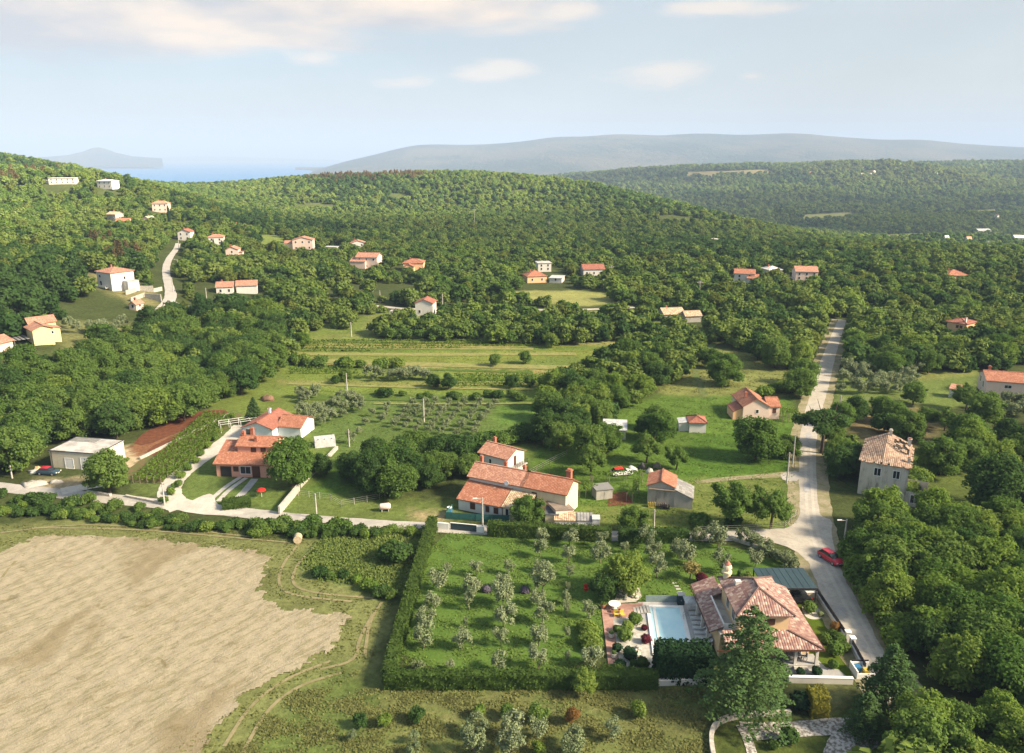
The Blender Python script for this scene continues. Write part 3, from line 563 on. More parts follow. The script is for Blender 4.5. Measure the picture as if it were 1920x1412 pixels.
def path_dist(x, y, pts):
    d = np.full(x.shape, 1e9)
    for a, b in zip(pts[:-1], pts[1:]):
        ax, ay = a; bx, by = b; t = np.clip(((x - ax) * (bx - ax) + (y - ay) * (by - ay)) / ((bx - ax) ** 2 + (by - ay) ** 2 + 1e-9), 0, 1); d = np.minimum(d, np.hypot(x - ax - t * (bx - ax), y - ay - t * (by - ay)))
    return d
W2 = lambda pts: [tuple(P(*q)[:2]) for q in pts]
ROADS = [(W2(ROADPX), 4.2), (W2(LANE), 3.0), (W2([(350,955),(316,922),(352,878),(462,798)]), 5), (W2([(262,618),(285,592),(306,577),(322,560),(318,535),(311,512),(317,487),(331,462),(334,450)]), 5.), (W2([(700,574),(780,582),(860,577),(980,582),(1090,582),(1190,577)]), 3.)]
def free(x, y, r=0.):
    ok = np.ones(x.shape, bool)
    for kx, ky, kr, fr in KEEP:
        d = math.hypot(kx, ky); ux, uy = -kx / d, -ky / d; t = np.clip((x - kx) * ux + (y - ky) * uy, 0, fr + kr * .5); ok &= np.hypot(x - kx - ux * t, y - ky - uy * t) > kr * .82 + r
    for pts, w in ROADS: ok &= path_dist(x, y, pts) > w + r * .8
    return ok
def scatter(x0, x1, y0, y1, step):
    xs = np.arange(x0, x1, step); ys = np.arange(y0, y1, step); X, Y = np.meshgrid(xs, ys); X = X + (np.arange(len(ys)) % 2)[:, None] * step * .5
    return (X + rng.uniform(-.36, .36, X.shape) * step).ravel(), (Y + rng.uniform(-.36, .36, X.shape) * step).ravel()
# ------------------------------------------------------------------ plant kinds
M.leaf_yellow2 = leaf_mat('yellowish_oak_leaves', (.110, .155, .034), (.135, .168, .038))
def protos():
    K = {}
    for nm, mat, sd in (('mid', M.leaf_mid, 1), ('dark', M.leaf_dark, 11), ('lite', M.leaf_lite, 21)):
        K[nm] = [crown_mesh('broadleaf_crown', mat, 4., 8., .3, 18, 7000, .29, sd + i) for i in range(3)]
    K['hill'] = [crown_mesh('oak_crown', M.leaf_hill, 4., 7., .0, 10, 620, .85, 40 + i, 1.05, -.4, 10) for i in range(3)]
    K['hill'] += [crown_mesh('oak_crown', M.leaf_mid, 4., 7.4, .0, 10, 620, .85, 46, 1.05, -.4, 10), crown_mesh('oak_crown', M.leaf_dark, 4., 7., .0, 10, 620, .85, 48, 1.05, -.4, 10)]
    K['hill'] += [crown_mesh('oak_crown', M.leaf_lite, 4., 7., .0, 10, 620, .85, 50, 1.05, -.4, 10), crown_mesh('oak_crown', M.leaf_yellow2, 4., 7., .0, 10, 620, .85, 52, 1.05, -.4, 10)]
    K['open'] = [crown_mesh('loose_crown', m, 4., 7.2, 1.6, 13, 3000, .25, 60 + i, .82, -.45) for i, m in enumerate((M.leaf_mid, M.leaf_lite, M.leaf_mid))]
    ol = []
    for i in range(4):                                     # olives: feathery upright tufts
        lb = []; g = random.Random(80 + i)
        for k in range(11): a = k * 2.4 + g.uniform(-.3, .3); rr = g.uniform(.35, 1.15); lb.append((rr * math.cos(a), rr * math.sin(a), g.uniform(.9, 2.7), g.uniform(.36, .58)))
        V, Q = blob_leaves(lb, 1150, .17, .3, .45, (.6, 1.25), .9, 1.15); ol.append(mesh_np('olive_crown', V, Q, M.leaf_olive))
    K['olive'] = ol
    sh = []
    for i, m in enumerate((M.leaf_mid, M.leaf_dark, M.leaf_lite)):
        lb = [(g_.uniform(-.8, .8), g_.uniform(-.8, .8), g_.uniform(.5, 1.2), g_.uniform(.55, .85)) for g_ in [random.Random(90 + i)] for _ in range(7)]
        sh.append(mesh_np('shrub_foliage', *blob_leaves(lb, 1100, .24, .4, .7, (.75, 1.15), .6), m))
    K['shrub'] = sh
    K['trunk'] = [trunk_mesh('broadleaf_trunk', 5.2, .26, 5, .55, i) for i in range(3)]; K['otrunk'] = [trunk_mesh('olive_trunk', 1.5, .10, 4, .7, 20 + i, M.bark_pale) for i in range(2)]
    # layered conifer branches (unit: 10 m high)
    def conifer(n_w, r0, h, top, size, n, droop, seed, mat, flat=.35):
        g = np.random.default_rng(seed); Vs = []; Qs = []; off = 0
        for k in range(n_w):
            t = k / (n_w - 1); z = h * (.10 + .88 * t); L_ = r0 * (1 - t) ** top * g.uniform(.72, 1.18) + .25
            a = k * 2.399 + g.uniform(-.3, .3); m = max(5, int(n * L_ / r0)); s = g.uniform(.08, 1, m) ** .8
            wid = L_ * .26 * np.sin(np.pi * np.clip(s * .9 + .05, 0, 1)) + .08; o = g.normal(size=m) * wid * .6
            px_ = s * L_ * math.cos(a) - o * math.sin(a); py_ = s * L_ * math.sin(a) + o * math.cos(a); pz = z + .14 * L_ * s - droop * L_ * s ** 2 + g.normal(size=m) * .08 - np.abs(o) * .3
            nn = np.stack([g.normal(size=m) * flat, g.normal(size=m) * flat, np.ones(m)], 1); V, Q = leaf_quads(np.stack([px_, py_, pz], 1), nn, size * g.uniform(.7, 1.3, m)); Vs.append(V); Qs.append(Q + off); off += len(V)
        return mesh_np('conifer_branches', np.vstack(Vs), np.vstack(Qs), mat)
    K['cedar'] = [conifer(96, 7.0, 15.5, .68, .30, 170, .30, 5, M.leaf_conifer)]; K['spruce'] = [conifer(110, 3.0, 8, .85, .22, 120, .3, 7, M.leaf_conifer), conifer(110, 3.6, 9, .6, .22, 130, .35, 8, M.leaf_conifer)]
    K['rust'] = [conifer(60, 2.6, 11, .55, .5, 34, .1, 9, M.leaf_rust, .8)]
    cy = [(0, 0, .7 + i * .8, .55 * (1 - (i / 9.) ** 3) + .12) for i in range(9)]; K['cypress'] = [mesh_np('cypress_foliage', *blob_leaves(cy, 900, .25, .5, .8, (.85, 1.15), .5, 1.4), M.leaf_cypress)]
    pl = [(math.cos(i * 2.4) * rr, math.sin(i * 2.4) * rr, 5.6 + .5 * math.cos(i) - rr * .15, 1.5) for i, rr in enumerate(np.linspace(0, 3.2, 12))]; K['umbrella'] = [mesh_np('pine_crown', *blob_leaves(pl, 3200, .32, .6, .75, (.8, 1.1), .6, .6), M.leaf_dark)]
    return K
K = protos()
def tree(name, label, cat, group, x, y, z, crown, trunk, s, rz=None, sx=1., part='crown', strunk=None):
    t = thing(name, label, cat, (x, y, z), random.uniform(0, 6.28) if rz is None else rz, group)
    c = link(part, crown, t, (0, 0, 0), 0, (s * sx, s * sx, s))
    if trunk: link('trunk', trunk, t, (0, 0, 0), 0, strunk or s)
    return t
NIND = {}
def count(k): NIND[k] = NIND.get(k, 0) + 1; return NIND[k]
# ------------------------------------------------------------------ the woods
WOODS = [  # name of the wood, ground polygon in the photo, spacing, tone weights (mid,dark,lite), size range, phrase
 ('left', [(-500,705),(60,700),(130,672),(240,655),(300,620),(400,590),(520,600),(570,632),(545,665),(510,705),(478,730),(425,752),(338,800),(245,826),(160,838),(100,842),(80,885),(45,895),(-500,910)], 5.6, (6, 4, 1.2), (.78, 1.22), 'wood behind the flat-roofed depot'),
 ('band', [(690,634),(760,598),(860,588),(1000,606),(1220,618),(1215,645),(1000,640),(760,634)], 5.2, (4, 4, 2), (.6, .95), 'tree belt across the meadows below the small white house'),
 ('copse', [(1090,705),(1180,655),(1300,622),(1322,690),(1245,735),(1180,768),(1110,810),(1030,850),(960,862),(1005,800),(1015,745)], 5.2, (5, 2.5, 2.5), (.6, .95), 'diagonal copse beside the mid meadows'),
 ('clump', [(645,905),(690,868),(790,855),(880,858),(898,872),(880,895),(800,928),(740,950),(660,935)], 4.4, (4, 4, .6), (.62, .95), 'dark clump left of the terraced houses'),
 ('roadside', [(1590,655),(1578,712),(1760,700),(1930,688),(2300,690),(2300,600),(1600,600)], 5.6, (4, 2, 4), (.65, 1.05), 'wood along the far right of the road'),
 ('verge', [(1325,640),(1400,610),(1560,610),(1545,660),(1520,725),(1480,735),(1490,690),(1400,665)], 5.6, (4, 2, 3), (.6, .95), 'trees left of the far road'),
 ('right', [(1605,1010),(1600,1085),(1650,1180),(1700,1260),(1730,1330),(1650,1400),(1640,1700),(2500,1900),(2500,930),(1940,960),(1880,985),(1760,985),(1650,975)], 4.4, (5, .8, 5), (.62, .98), 'dense wood right of the lamp posts'),
 ('right_upper', [(1780,830),(1930,800),(2300,800),(2300,960),(1900,955),(1840,900),(1770,862)], 8.2, (4, 4, 2), (.7, 1.05), 'wood edge right of the ruined house'),
 ('ruin', [(1545,850),(1600,830),(1604,900),(1598,965),(1556,975),(1545,930)], 4.3, (3, 4, 1), (.55, .85), 'thicket between the road and the ruined house'),
 ('ruinfront', [(1600,950),(1700,960),(1720,985),(1620,1000)], 4.6, (4, 2, 2), (.5, .75), 'thicket in front of the ruined house'),
 ('ruinback', [(1560,790),(1620,790),(1760,800),(1770,835),(1705,850),(1600,800),(1560,812)], 6.0, (4, 4, 1), (.6, .9), 'trees behind the ruined house'),
 ('paddock', [(1185,800),(1260,790),(1275,830),(1200,850),(1180,830)], 7.2, (4, 2, 4), (.6, .9), 'trees around the paddock sheds'),
]
def woods():
    cand = []
    for wi, (nm, poly, step, wt, sr, ph) in enumerate(WOODS):
        pts = np.array([tuple(P(*q)[:2]) for q in poly]); x, y = scatter(pts[:, 0].min(), pts[:, 0].max(), pts[:, 1].min(), pts[:, 1].max(), step)
        k = inpoly(x, y, [tuple(q) for q in pts]) & free(x, y, 1.2); x, y = x[k], y[k]; z = hgt(x, y); px, py = project(x, y, z)
        k = (px > -140) & (px < 2060) & (py < 1560); x, y, z, px, py = x[k], y[k], z[k], px[k], py[k]
        tones = rng.choice(3, len(x), p=np.array(wt) / sum(wt))
        s = rng.uniform(*sr, len(x))
        for j in range(len(x)): cand.append((y[j] / s[j], wi, x[j], y[j], z[j], s[j], tones[j], -20 < px[j] < 1940 and py[j] < 1490))
    cand.sort(key=lambda c: (not c[7], c[0])); rest = []
    TN = ('mid', 'dark', 'lite'); TL = ('mid green', 'dark green', 'bright yellow-green')
    for i, (_, wi, x, y, z, s, t, vis) in enumerate(cand):
        if vis and count('tree') <= 262:
            sz = 'small' if s < .72 else ('tall' if s > 1.05 else 'rounded')
            tree('broadleaf_tree', f'{sz} {TL[t]} leafy tree in the {WOODS[wi][5]}', 'tree', f'{sz} {TL[t]} trees, {WOODS[wi][5]}', x, y, z - .2, random.choice(K[TN[t]]), random.choice(K['trunk']), s, sx=random.uniform(.9, 1.12))
        else: rest.append((x, y, z, s, t))
    return rest
REST = woods()
def gn_forest(name, label, pts, meshes_objs):
    """one uncountable mass: points carrying crown copies (pts: x,y,z,scale,pick)"""
    a = np.array(pts, float); me = bpy.data.meshes.new(name); me.vertices.add(len(a)); me.vertices.foreach_set('co', a[:, :3].astype(np.float32).ravel())
    for nm, v in (('size', a[:, 3]), ('turn', rng.uniform(0, 6.28, len(a)))): at = me.attributes.new(nm, 'FLOAT', 'POINT'); at.data.foreach_set('value', v.astype(np.float32))
    at = me.attributes.new('pick', 'INT', 'POINT'); at.data.foreach_set('value', a[:, 4].astype(np.int32)); me.update()
    o = link(name, me); ng = bpy.data.node_groups.new(name, 'GeometryNodeTree')
    ng.interface.new_socket('Geometry', in_out='INPUT', socket_type='NodeSocketGeometry'); ng.interface.new_socket('Geometry', in_out='OUTPUT', socket_type='NodeSocketGeometry')
    gi = ng.nodes.new('NodeGroupInput'); go = ng.nodes.new('NodeGroupOutput'); ip = ng.nodes.new('GeometryNodeInstanceOnPoints'); j = ng.nodes.new('GeometryNodeGeometryToInstance')
    for mo in reversed(meshes_objs):
        oi = ng.nodes.new('GeometryNodeObjectInfo'); oi.inputs['Object'].default_value = mo; oi.transform_space = 'ORIGINAL'; oi.inputs['As Instance'].default_value = False; L(ng, oi.outputs['Geometry'], j.inputs[0])
    def attr(n, t): x = ng.nodes.new('GeometryNodeInputNamedAttribute'); x.data_type = t; x.inputs['Name'].default_value = n; return x.outputs[0]
    cr = ng.nodes.new('ShaderNodeCombineXYZ'); L(ng, attr('turn', 'FLOAT'), cr.inputs[2])
    cs = ng.nodes.new('ShaderNodeCombineXYZ'); sa = attr('size', 'FLOAT'); [L(ng, sa, cs.inputs[k]) for k in range(3)]
    L(ng, gi.outputs[0], ip.inputs['Points']); L(ng, j.outputs[0], ip.inputs['Instance']); ip.inputs['Pick Instance'].default_value = True
    L(ng, attr('pick', 'INT'), ip.inputs['Instance Index']); L(ng, cr.outputs[0], ip.inputs['Rotation']); L(ng, cs.outputs[0], ip.inputs['Scale']); L(ng, ip.outputs[0], go.inputs[0])
    md = o.modifiers.new('planting', 'NODES'); md.node_group = ng; return tag(o, label, 'woodland', None, 'stuff')
def first_obj(me): return next(o for o in bpy.data.objects if o.data is me)
# a few hill oaks stand as trees of their own beside the houses; the mass copies their crowns
HILLSRC = []
for i, (px, py) in enumerate([(600,560),(640,556),(690,552),(880,545),(930,560),(1165,562),(1205,566)]):
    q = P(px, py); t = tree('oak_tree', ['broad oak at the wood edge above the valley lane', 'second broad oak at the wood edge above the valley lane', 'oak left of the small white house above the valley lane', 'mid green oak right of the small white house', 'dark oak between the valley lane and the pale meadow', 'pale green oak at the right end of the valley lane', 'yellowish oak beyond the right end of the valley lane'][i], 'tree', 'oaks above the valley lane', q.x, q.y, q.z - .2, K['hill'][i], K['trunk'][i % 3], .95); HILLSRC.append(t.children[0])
def hills_forest():
    pts = []
    SRC = HILLSRC
    CLEAR = [[(1500,403),(1600,398),(1612,408),(1510,413)], [(1280,323),(1440,318),(1450,327),(1290,333)], [(1650,440),(1765,436),(1770,446),(1660,451)], [(1790,396),(1880,392),(1885,400),(1795,404)], [(955,543),(1080,541),(1155,550),(1150,572),(1085,578),(1000,572),(940,554)], [(165,515),(185,507),(285,545),(296,575),(250,572),(175,535)], [(100,600),(240,605),(235,650),(120,665)], [(485,442),(530,442),(550,470),(480,476)], [(830,580),(1185,580),(1190,596),(830,592)], [(690,590),(760,586),(845,622),(600,642),(555,632),(660,615)]]
    near_no = [[(520,648),(560,630),(700,628),(760,636),(1000,648),(1230,640),(1330,640),(1400,665),(1490,690),(1560,640),(1600,700),(2600,690),(2600,2000),(-900,2000),(-900,640),(60,640),(130,672),(300,620),(400,590),(520,600)]]
    for y0, y1, st in ((180, 330, 5.6), (330, 520, 5.0), (520, 800, 4.9), (800, 1350, 5.6), (1350, 2100, 10.5), (2100, 3100, 13)):
        x, y = scatter(-y1 * .74 - 20, y1 * .74 + 20, y0, y1, st); z = hgt(x, y); px, py = project(x, y, z)
        ok = (px > -60) & (px < 1980) & (py > 235) & (z > -64)
        for c in CLEAR + (near_no if y0 < 520 else []): ok &= ~inpoly(px, py, c)
        ok &= np.sin(x * .043 + 1) * np.cos(y * .037) + np.sin(x * .013 - y * .021) > -1.55
        x, y, z = x[ok], y[ok], z[ok]
        if y0 < 800: ok = free(x, y, 1.5); x, y, z = x[ok], y[ok], z[ok]
        # drop what the ridge in front hides for good (behind the near skyline)
        px, py = project(x, y, z + 9)
        tn = np.sin(x * .02 + 2) + np.cos(y * .017 + x * .006) + rng.normal(size=len(x)) * .9
        pk = np.where(tn > 1.5, 3, np.where(tn < -1.1, 4, rng.choice([0, 1, 2, 0, 1, 2, 5, 6, 3, 4], len(x))))
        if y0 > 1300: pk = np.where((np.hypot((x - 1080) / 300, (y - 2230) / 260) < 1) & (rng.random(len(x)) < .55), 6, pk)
        s = (.45 + .75 * rng.random(len(x)) ** 1.6) * (.97 if y0 < 520 else .86 if y0 < 800 else (.88 if y0 < 1350 else 1.55 if y0 < 2100 else 1.9))
        pts += list(zip(x, y, z - .4, s, pk))
    return pts
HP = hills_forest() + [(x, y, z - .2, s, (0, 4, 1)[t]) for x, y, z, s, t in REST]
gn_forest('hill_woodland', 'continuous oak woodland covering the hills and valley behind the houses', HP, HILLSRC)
# rust-coloured pines on the crest and in the left hillside
rp = []
for cx, cy, w, h_, n in ((640,329,75,7,110), (760,326,60,6,80), (60,318,40,10,10), (245,475,40,14,12), (20,330,30,15,10), (190,452,30,12,6)):
    for _ in range(n): q = P(cx + random.gauss(0, .5) * w, cy + abs(random.gauss(0, .6)) * h_ + 4); rp.append((q.x, q.y, q.z - .5, random.uniform(.6, .95) * (1. if cx > 500 else 1.0), 0))
q = P(228, 500); RT = tree('pine_tree', 'rust-brown bare-stemmed pine left of the bending hill road', 'tree', None, q.x, q.y, q.z, K['rust'][0], trunk_mesh('pine_trunk', 11, .2, 0, 0, 3), 1.1)
gn_forest('rusty_pinewood', 'rust-brown dying pines scattered over the hill crest and hillside', rp, [RT.children[0]])
# ------------------------------------------------------------------ single trees
def single(px, py, wpx, crown, kind, label, name='broadleaf_tree', group=None, base_r=4., trunk=None, sx=1., cat='tree', part='crown'):
    """a tree whose foot is at a pixel and whose crown is wpx photo pixels wide"""
    q = P(px, py); mpp = (q.y * CP + H * SP) / F; s = wpx * mpp * .5 / base_r
    return tree(name, label, cat, group, q.x, q.y, q.z, crown, trunk, s, sx=sx, part=part)
T = K['trunk']
single(207,925,88,K['mid'][0],'', 'large round dark green tree in front of the flat-roofed depot', trunk=T[0]); single(548,912,98,K['mid'][2],'', 'large broad tree hiding the right end of the pink house', trunk=T[1], sx=.95)
for a in [(1108,892,66,'lite','yellow-green tree on the lawn left of the white car'),(1102,862,72,'mid','dense green tree behind the yellow-green lawn tree'),(1135,850,60,'mid','round tree beside the grey shed roof'),(1212,868,62,'lite','pale green tree above the parked scrap'),(1268,880,50,'lite','pale green tree right of the scrap pile'),
          (1238,830,62,'mid','leafy tree left of the small red-roofed shed'),(1415,862,88,'mid','broad dark tree in front of the orange-roofed house'),(1475,858,45,'mid','dark tree at the roadside by the grape arbour'),(1188,1000,52,'mid','green tree standing before the stone barn'),(1375,985,95,'lite','loose airy tree in the field left of the lane junction'),
          (1445,990,85,'lite','wide fruit tree with visible branches by the lane junction'),(990,985,58,'mid','round bush tree in front of the beige-tiled annexe'),(1655,790,50,'mid','tree at the lower edge of the olive plot'),(1712,760,48,'mid','tree in the olive plot right of the road'),(1770,808,46,'lite','thin tree in the bare brown plot'),
          (1735,800,40,'mid','small tree in the bare brown plot'),(1860,960,120,'dark','big dark tree on the slope right of the ruin'),(1760,890,74,'mid','tree close behind the ruin on its right'),(1355,722,62,'mid','broad tree alone in the fenced meadow'),(1330,690,40,'mid','small tree at the meadow corner'),
          (1500,745,58,'mid','roadside tree at the meadow gate'),(1505,720,50,'mid','roadside tree above the meadow gate'),(1452,690,60,'mid','tree at the top of the fenced meadow'),(1420,675,50,'dark','dark tree at the top of the fenced meadow'),(630,720,18,'dark','small dark tree left in the terraced field'),(812,727,28,'dark','small dark tree in the terraced field beside the olive row'),
          (842,730,30,'dark','small dark tree right of its twin in the terraced field'),(958,728,28,'dark','round dark tree right in the terraced field'),(1034,652,30,'lite','feathery tree on the pale field path'),(1178,650,22,'dark','small round tree on the right end of the pale field'),(928,686,24,'mid','small tree on the middle terrace'),(985,682,26,'mid','second small tree on the middle terrace, by the copse'),
          (993,725,24,'mid','small tree below the copse'),(1020,728,26,'mid','small tree touching the copse'),(648,715,24,'mid','small tree by the pole in the terraced field'),(570,650,28,'lite','pale tree at the upper left of the terraced fields'),(1810,770,54,'lite','yellowish tree before the long pink-walled house'),(1845,800,70,'mid','tree below the long pink-walled house'),
          (1740,700,44,'mid','round tree on the meadow left of the long pink-walled house'),(1560,835,50,'mid','tree at the roadside under the dark pine'),(600,892,46,'dark','tree under the field wall beside the pink house'),(880,895,48,'mid','tree at the left end of the terraced houses')]:
    single(a[0], a[1], a[2], random.choice(K['open'] if a[3] == 'lite' and a[2] > 40 else K[a[3]]), '', a[4], trunk=random.choice(T))
single(1540,850,110,K['umbrella'][0],'','dark umbrella pine leaning over the road','pine_tree',None,4.5,trunk_mesh('pine_trunk', 6, .3, 5, .5, 9))
# fig beside the pool path: light tree behind, dark in front
single(1170,1112,80,K['lite'][1],'','bright yellow-green fig tree left of the pool steps',trunk=T[1]); single(1135,1120,58,K['dark'][1],'','low dark shrub tree in front of the fig tree','broadleaf_tree')
single(1098,1304,56,K['open'][1],'','small pale fruit tree standing before the front hedge',trunk=trunk_mesh('fruit_trunk', 4.5, .16, 4, .5, 31, M.bark_pale))
q = P(1398, 1336); tree('cedar_tree', 'great cedar in front of the villa', 'tree', None, q.x, q.y, 0, K['cedar'][0], trunk_mesh('cedar_trunk', 13.5, .34, 0, 0, 2), .86, 1.0)
q = P(1662, 1335); tree('spruce_tree', 'conifer at the road end beside the villa gate', 'tree', None, q.x, q.y, 0, K['spruce'][1], trunk_mesh('spruce_trunk', 8, .2, 0, 0, 2), .95)
q = P(478, 795); tree('spruce_tree', 'dark conifer behind the white lattice frame', 'tree', None, q.x, q.y, 0, K['spruce'][0], trunk_mesh('spruce_trunk', 8, .2, 0, 0, 4), .8)
q = P(1215+1620-1215, 1380); tree('spruce_tree', 'low conifer above the stone garden', 'tree', None, q.x, q.y, 0, K['spruce'][1], None, .6)
for i, (px, py, s, lb) in enumerate([(402,475,1.0,'slim cypress in front of the white hillside house'),(418,482,1.15,'thicker cypress beside the slim one on the hillside'),(520,488,1.2,'dark cypress left of the large hillside farm'),(318,418,1.5,'cypress beside the highest beige house'),(1853,628,.8,'cypress behind the small wing of the yellow house')]):
    q = P(px, py); tree('cypress_tree', lb, 'tree', None, q.x, q.y, q.z, K['cypress'][0], None, s, part='crown')
# ------------------------------------------------------------------ olives
OL = K['olive']; ORD = ['first', 'second', 'third', 'fourth', 'fifth', 'sixth', 'seventh', 'eighth']
ROWS = [[(610,480,70),(550,605,140),(510,730,125),(455,862,140),(440,1015,165),(400,1175,90)], [(815,495,100),(790,622,140),(765,738,120),(737,868,60),(710,1022,140),(635,1175,72)], [(1050,487,90),(1010,600,110),(1008,712,170),(1010,862,180),(993,995,118),(975,1180,125)],
        [(1285,275,100),(1268,362,112),(1270,470,90),(1287,620,182),(1260,715,115),(1285,840,140),(1260,995,142),(1255,1165,142)], [(1480,280,120),(1475,402,112),(1480,510,76),(1468,612,60),(1462,700,95),(1460,770,80),(1465,940,66),(1465,1110,66)], [(1700,300,100),(1700,402,142),(1870,332,72)]]
for r, row in enumerate(ROWS):
    for k, (zx, zy, zw) in enumerate(row):
        sp = zw <= 66 or (zx in (765, 1462, 1460)); lb = ('thin young' if sp else ('full' if zw > 135 else 'small')) + f' olive, {ORD[len(row) - 1 - k]} from the front hedge in the {ORD[r]} row from the left hedge'
        q = P(680 + zx / 3.816, 950 + zy / 3.816); s = zw / 3.816 * (q.y * CP + H * SP) / F * .5 / 1.45
        tree('olive_tree', lb, 'olive tree', 'olive trees in rows on the orchard lawn', q.x, q.y, .02, random.choice(OL), random.choice(K['otrunk']), s * (1.1 if not sp else 1.25), sx=.62 if sp else 1.)
for (px, py, w, lb) in [(1105,1160,30,'silvery olive at the far end of the brick path'),(1108,1250,46,'large silvery olive beside the near end of the brick path'),(1212,1030,38,'olive before the back hedge, beyond the fig tree'),(1222,1052,34,'olive right behind the fig tree'),(1232,1084,40,'round olive right of the fig tree'),(1274,1046,36,'olive in the back pair left of the villa chimney'),(1288,1060,40,'full olive in the back pair near the villa chimney'),
                        (1352,1074,38,'grey olive behind the villa chimney'),(1345,1028,42,'olive by the lane beyond the villa'),(1416,1064,32,'olive left of the dark carport roof')]:
    q = P(px, py); s = w * (q.y * CP + H * SP) / F * .5 / 1.4; tree('olive_tree', lb, 'olive tree', 'olives around the pool garden', q.x, q.y, .02, random.choice(OL), K['otrunk'][0], s)
q = P(1293, 1086); yo = mesh_np('olive_crown', *blob_leaves([(random.uniform(-.9, .9), random.uniform(-.9, .9), random.uniform(.8, 2.4), .55) for _ in range(10)], 1000, .18, .3, .4, (.6, 1.25), .9, 1.1), leaf_mat('yellowing_olive_leaves', (.22, .20, .075), (.26, .23, .09), .2))
tree('olive_tree', 'yellowing olive just behind the pool end of the villa', 'olive tree', None, q.x, q.y, .02, yo, K['otrunk'][1], 1.05)
# the front olive plot
for (zx, zy, zw, lb) in [(760,400,140,'grey olive behind in the left front pair'),(755,510,155,'large grey olive at the picture foot, left pair'),(960,415,150,'grey olive behind in the middle front pair'),(950,520,170,'broad olive at the picture foot, middle pair'),(1110,405,120,'pale upright olive right of the middle pair'),(1300,470,140,'olive below the bronze shrub'),(1300,535,130,'olive at the picture foot under the bronze shrub'),(1525,415,110,'wispy pale olive alone on the right of the front plot'),(400,505,95,'low olive at the picture foot, far left of the plot'),(415,430,70,'thin sapling above the far left olive'),(60,420,60,'tiny sapling at the edge of the hay field')]:
    q = P(640 + zx / 3, 1250 + zy / 3); s = zw / 3 * (q.y * CP + H * SP) / F * .5 / 1.4; tree('olive_tree', lb, 'olive tree', 'olives of the front plot', q.x, q.y, 0, random.choice(OL), K['otrunk'][1], s)
for (zx, zy, zw, kk, lb) in [(110,340,82,'dark','small dark bush at the hay field edge'),(255,338,84,'lite','bright green sapling bush before the hedge'),(430,312,90,'dark','round dark green bush before the hedge'),(785,285,80,'lite','sparse pale bush in the front plot'),(930,300,90,'mid','low spreading bush in the front plot'),(1120,306,120,'mid','wide green bush left of the bronze shrub'),(1300,322,100,'orange','bronze-leaved round shrub in the front plot'),(1675,278,104,'lite','fresh green small tree at the right of the front plot'),(1110,500,80,'lite','yellow-green bush at the picture foot')]:
    q = P(640 + zx / 3, 1250 + zy / 3); s = zw / 3 * (q.y * CP + H * SP) / F * .5 / 1.35
    me = {'dark': K['shrub'][1], 'lite': K['shrub'][2], 'mid': K['shrub'][0]}.get(kk) or mesh_np('shrub_foliage', *blob_leaves([(random.uniform(-.5, .5), random.uniform(-.5, .5), random.uniform(.5, 1.6), .75) for _ in range(6)], 1100, .2, .4, .7), M.leaf_orange)
    t = thing('shrub', lb, 'shrub', (q.x, q.y, 0), random.uniform(0, 6), None); link('foliage', me, t, (0, 0, .25), 0, (s, s, s * 1.25)); link('stem', K['otrunk'][0], t, (0, 0, 0), 0, .5)
# fan of olives in the middle orchard
FAN = [((500,660),(470,735),4), ((640,650),(540,762),6), ((705,650),(600,775),6), ((770,642),(660,790),6), ((850,640),(730,800),7), ((935,640),(800,800),7), ((1020,640),(890,812),7), ((1110,640),(985,800),7), ((420,700),(300,850),4), ((330,640),(250,700),3)]
for r, (a, c, n) in enumerate(FAN):
    for k in range(n):
        t = k / (n - 1); q = P(560 + (a[0] + (c[0] - a[0]) * t) / 3 + random.uniform(-2, 2), 540 + (a[1] + (c[1] - a[1]) * t) / 3 + 8 + random.uniform(-1, 1)); s = random.uniform(.58, .82)
        tree('olive_tree', 'grey-green olive in the fanning rows of the middle orchard', 'olive tree', 'olives in the fanning middle orchard', q.x, q.y, q.z, random.choice(OL), None, s)
for k in range(26): q = P(random.uniform(560, 680), random.uniform(745, 800)); tree('olive_tree', 'loose grey olive on the overgrown slope right of the white house', 'olive tree', 'loose olives on the overgrown slope', q.x, q.y, q.z, random.choice(OL), None, random.uniform(.8, 1.2))
for k in range(13): q = P(690 + k * 9.5 + random.uniform(-3, 3), 712 + random.uniform(-3, 5)); tree('olive_tree', 'grey olive in the short row on the terraced field', 'olive tree', 'short olive row on the terraces', q.x, q.y, q.z, random.choice(OL), None, random.uniform(.85, 1.25))
for k in range(26): q = P(1580 + (k % 9) * 17 + random.uniform(-7, 7), 705 + (k // 9) * 16 + random.uniform(-6, 6)); tree('olive_tree', 'pale olive in the walled plot right of the road', 'olive tree', 'olives in the walled plot', q.x, q.y, q.z, random.choice(OL), None, random.uniform(1.0, 1.5))
for k in range(16): q = P(120 + random.uniform(0, 115), 612 + random.uniform(0, 38)); tree('olive_tree', 'silvery olive on the slope right of the yellow hillside house', 'olive tree', 'olives right of the yellow hillside house', q.x, q.y, q.z, random.choice(OL), None, random.uniform(1., 1.4))
for k in range(14): q = P(random.uniform(1840, 1925), random.uniform(760, 792)); tree('olive_tree', 'olive below the long pink-walled house', 'olive tree', 'olives below the long house', q.x, q.y, q.z, random.choice(OL), None, random.uniform(.85, 1.25))
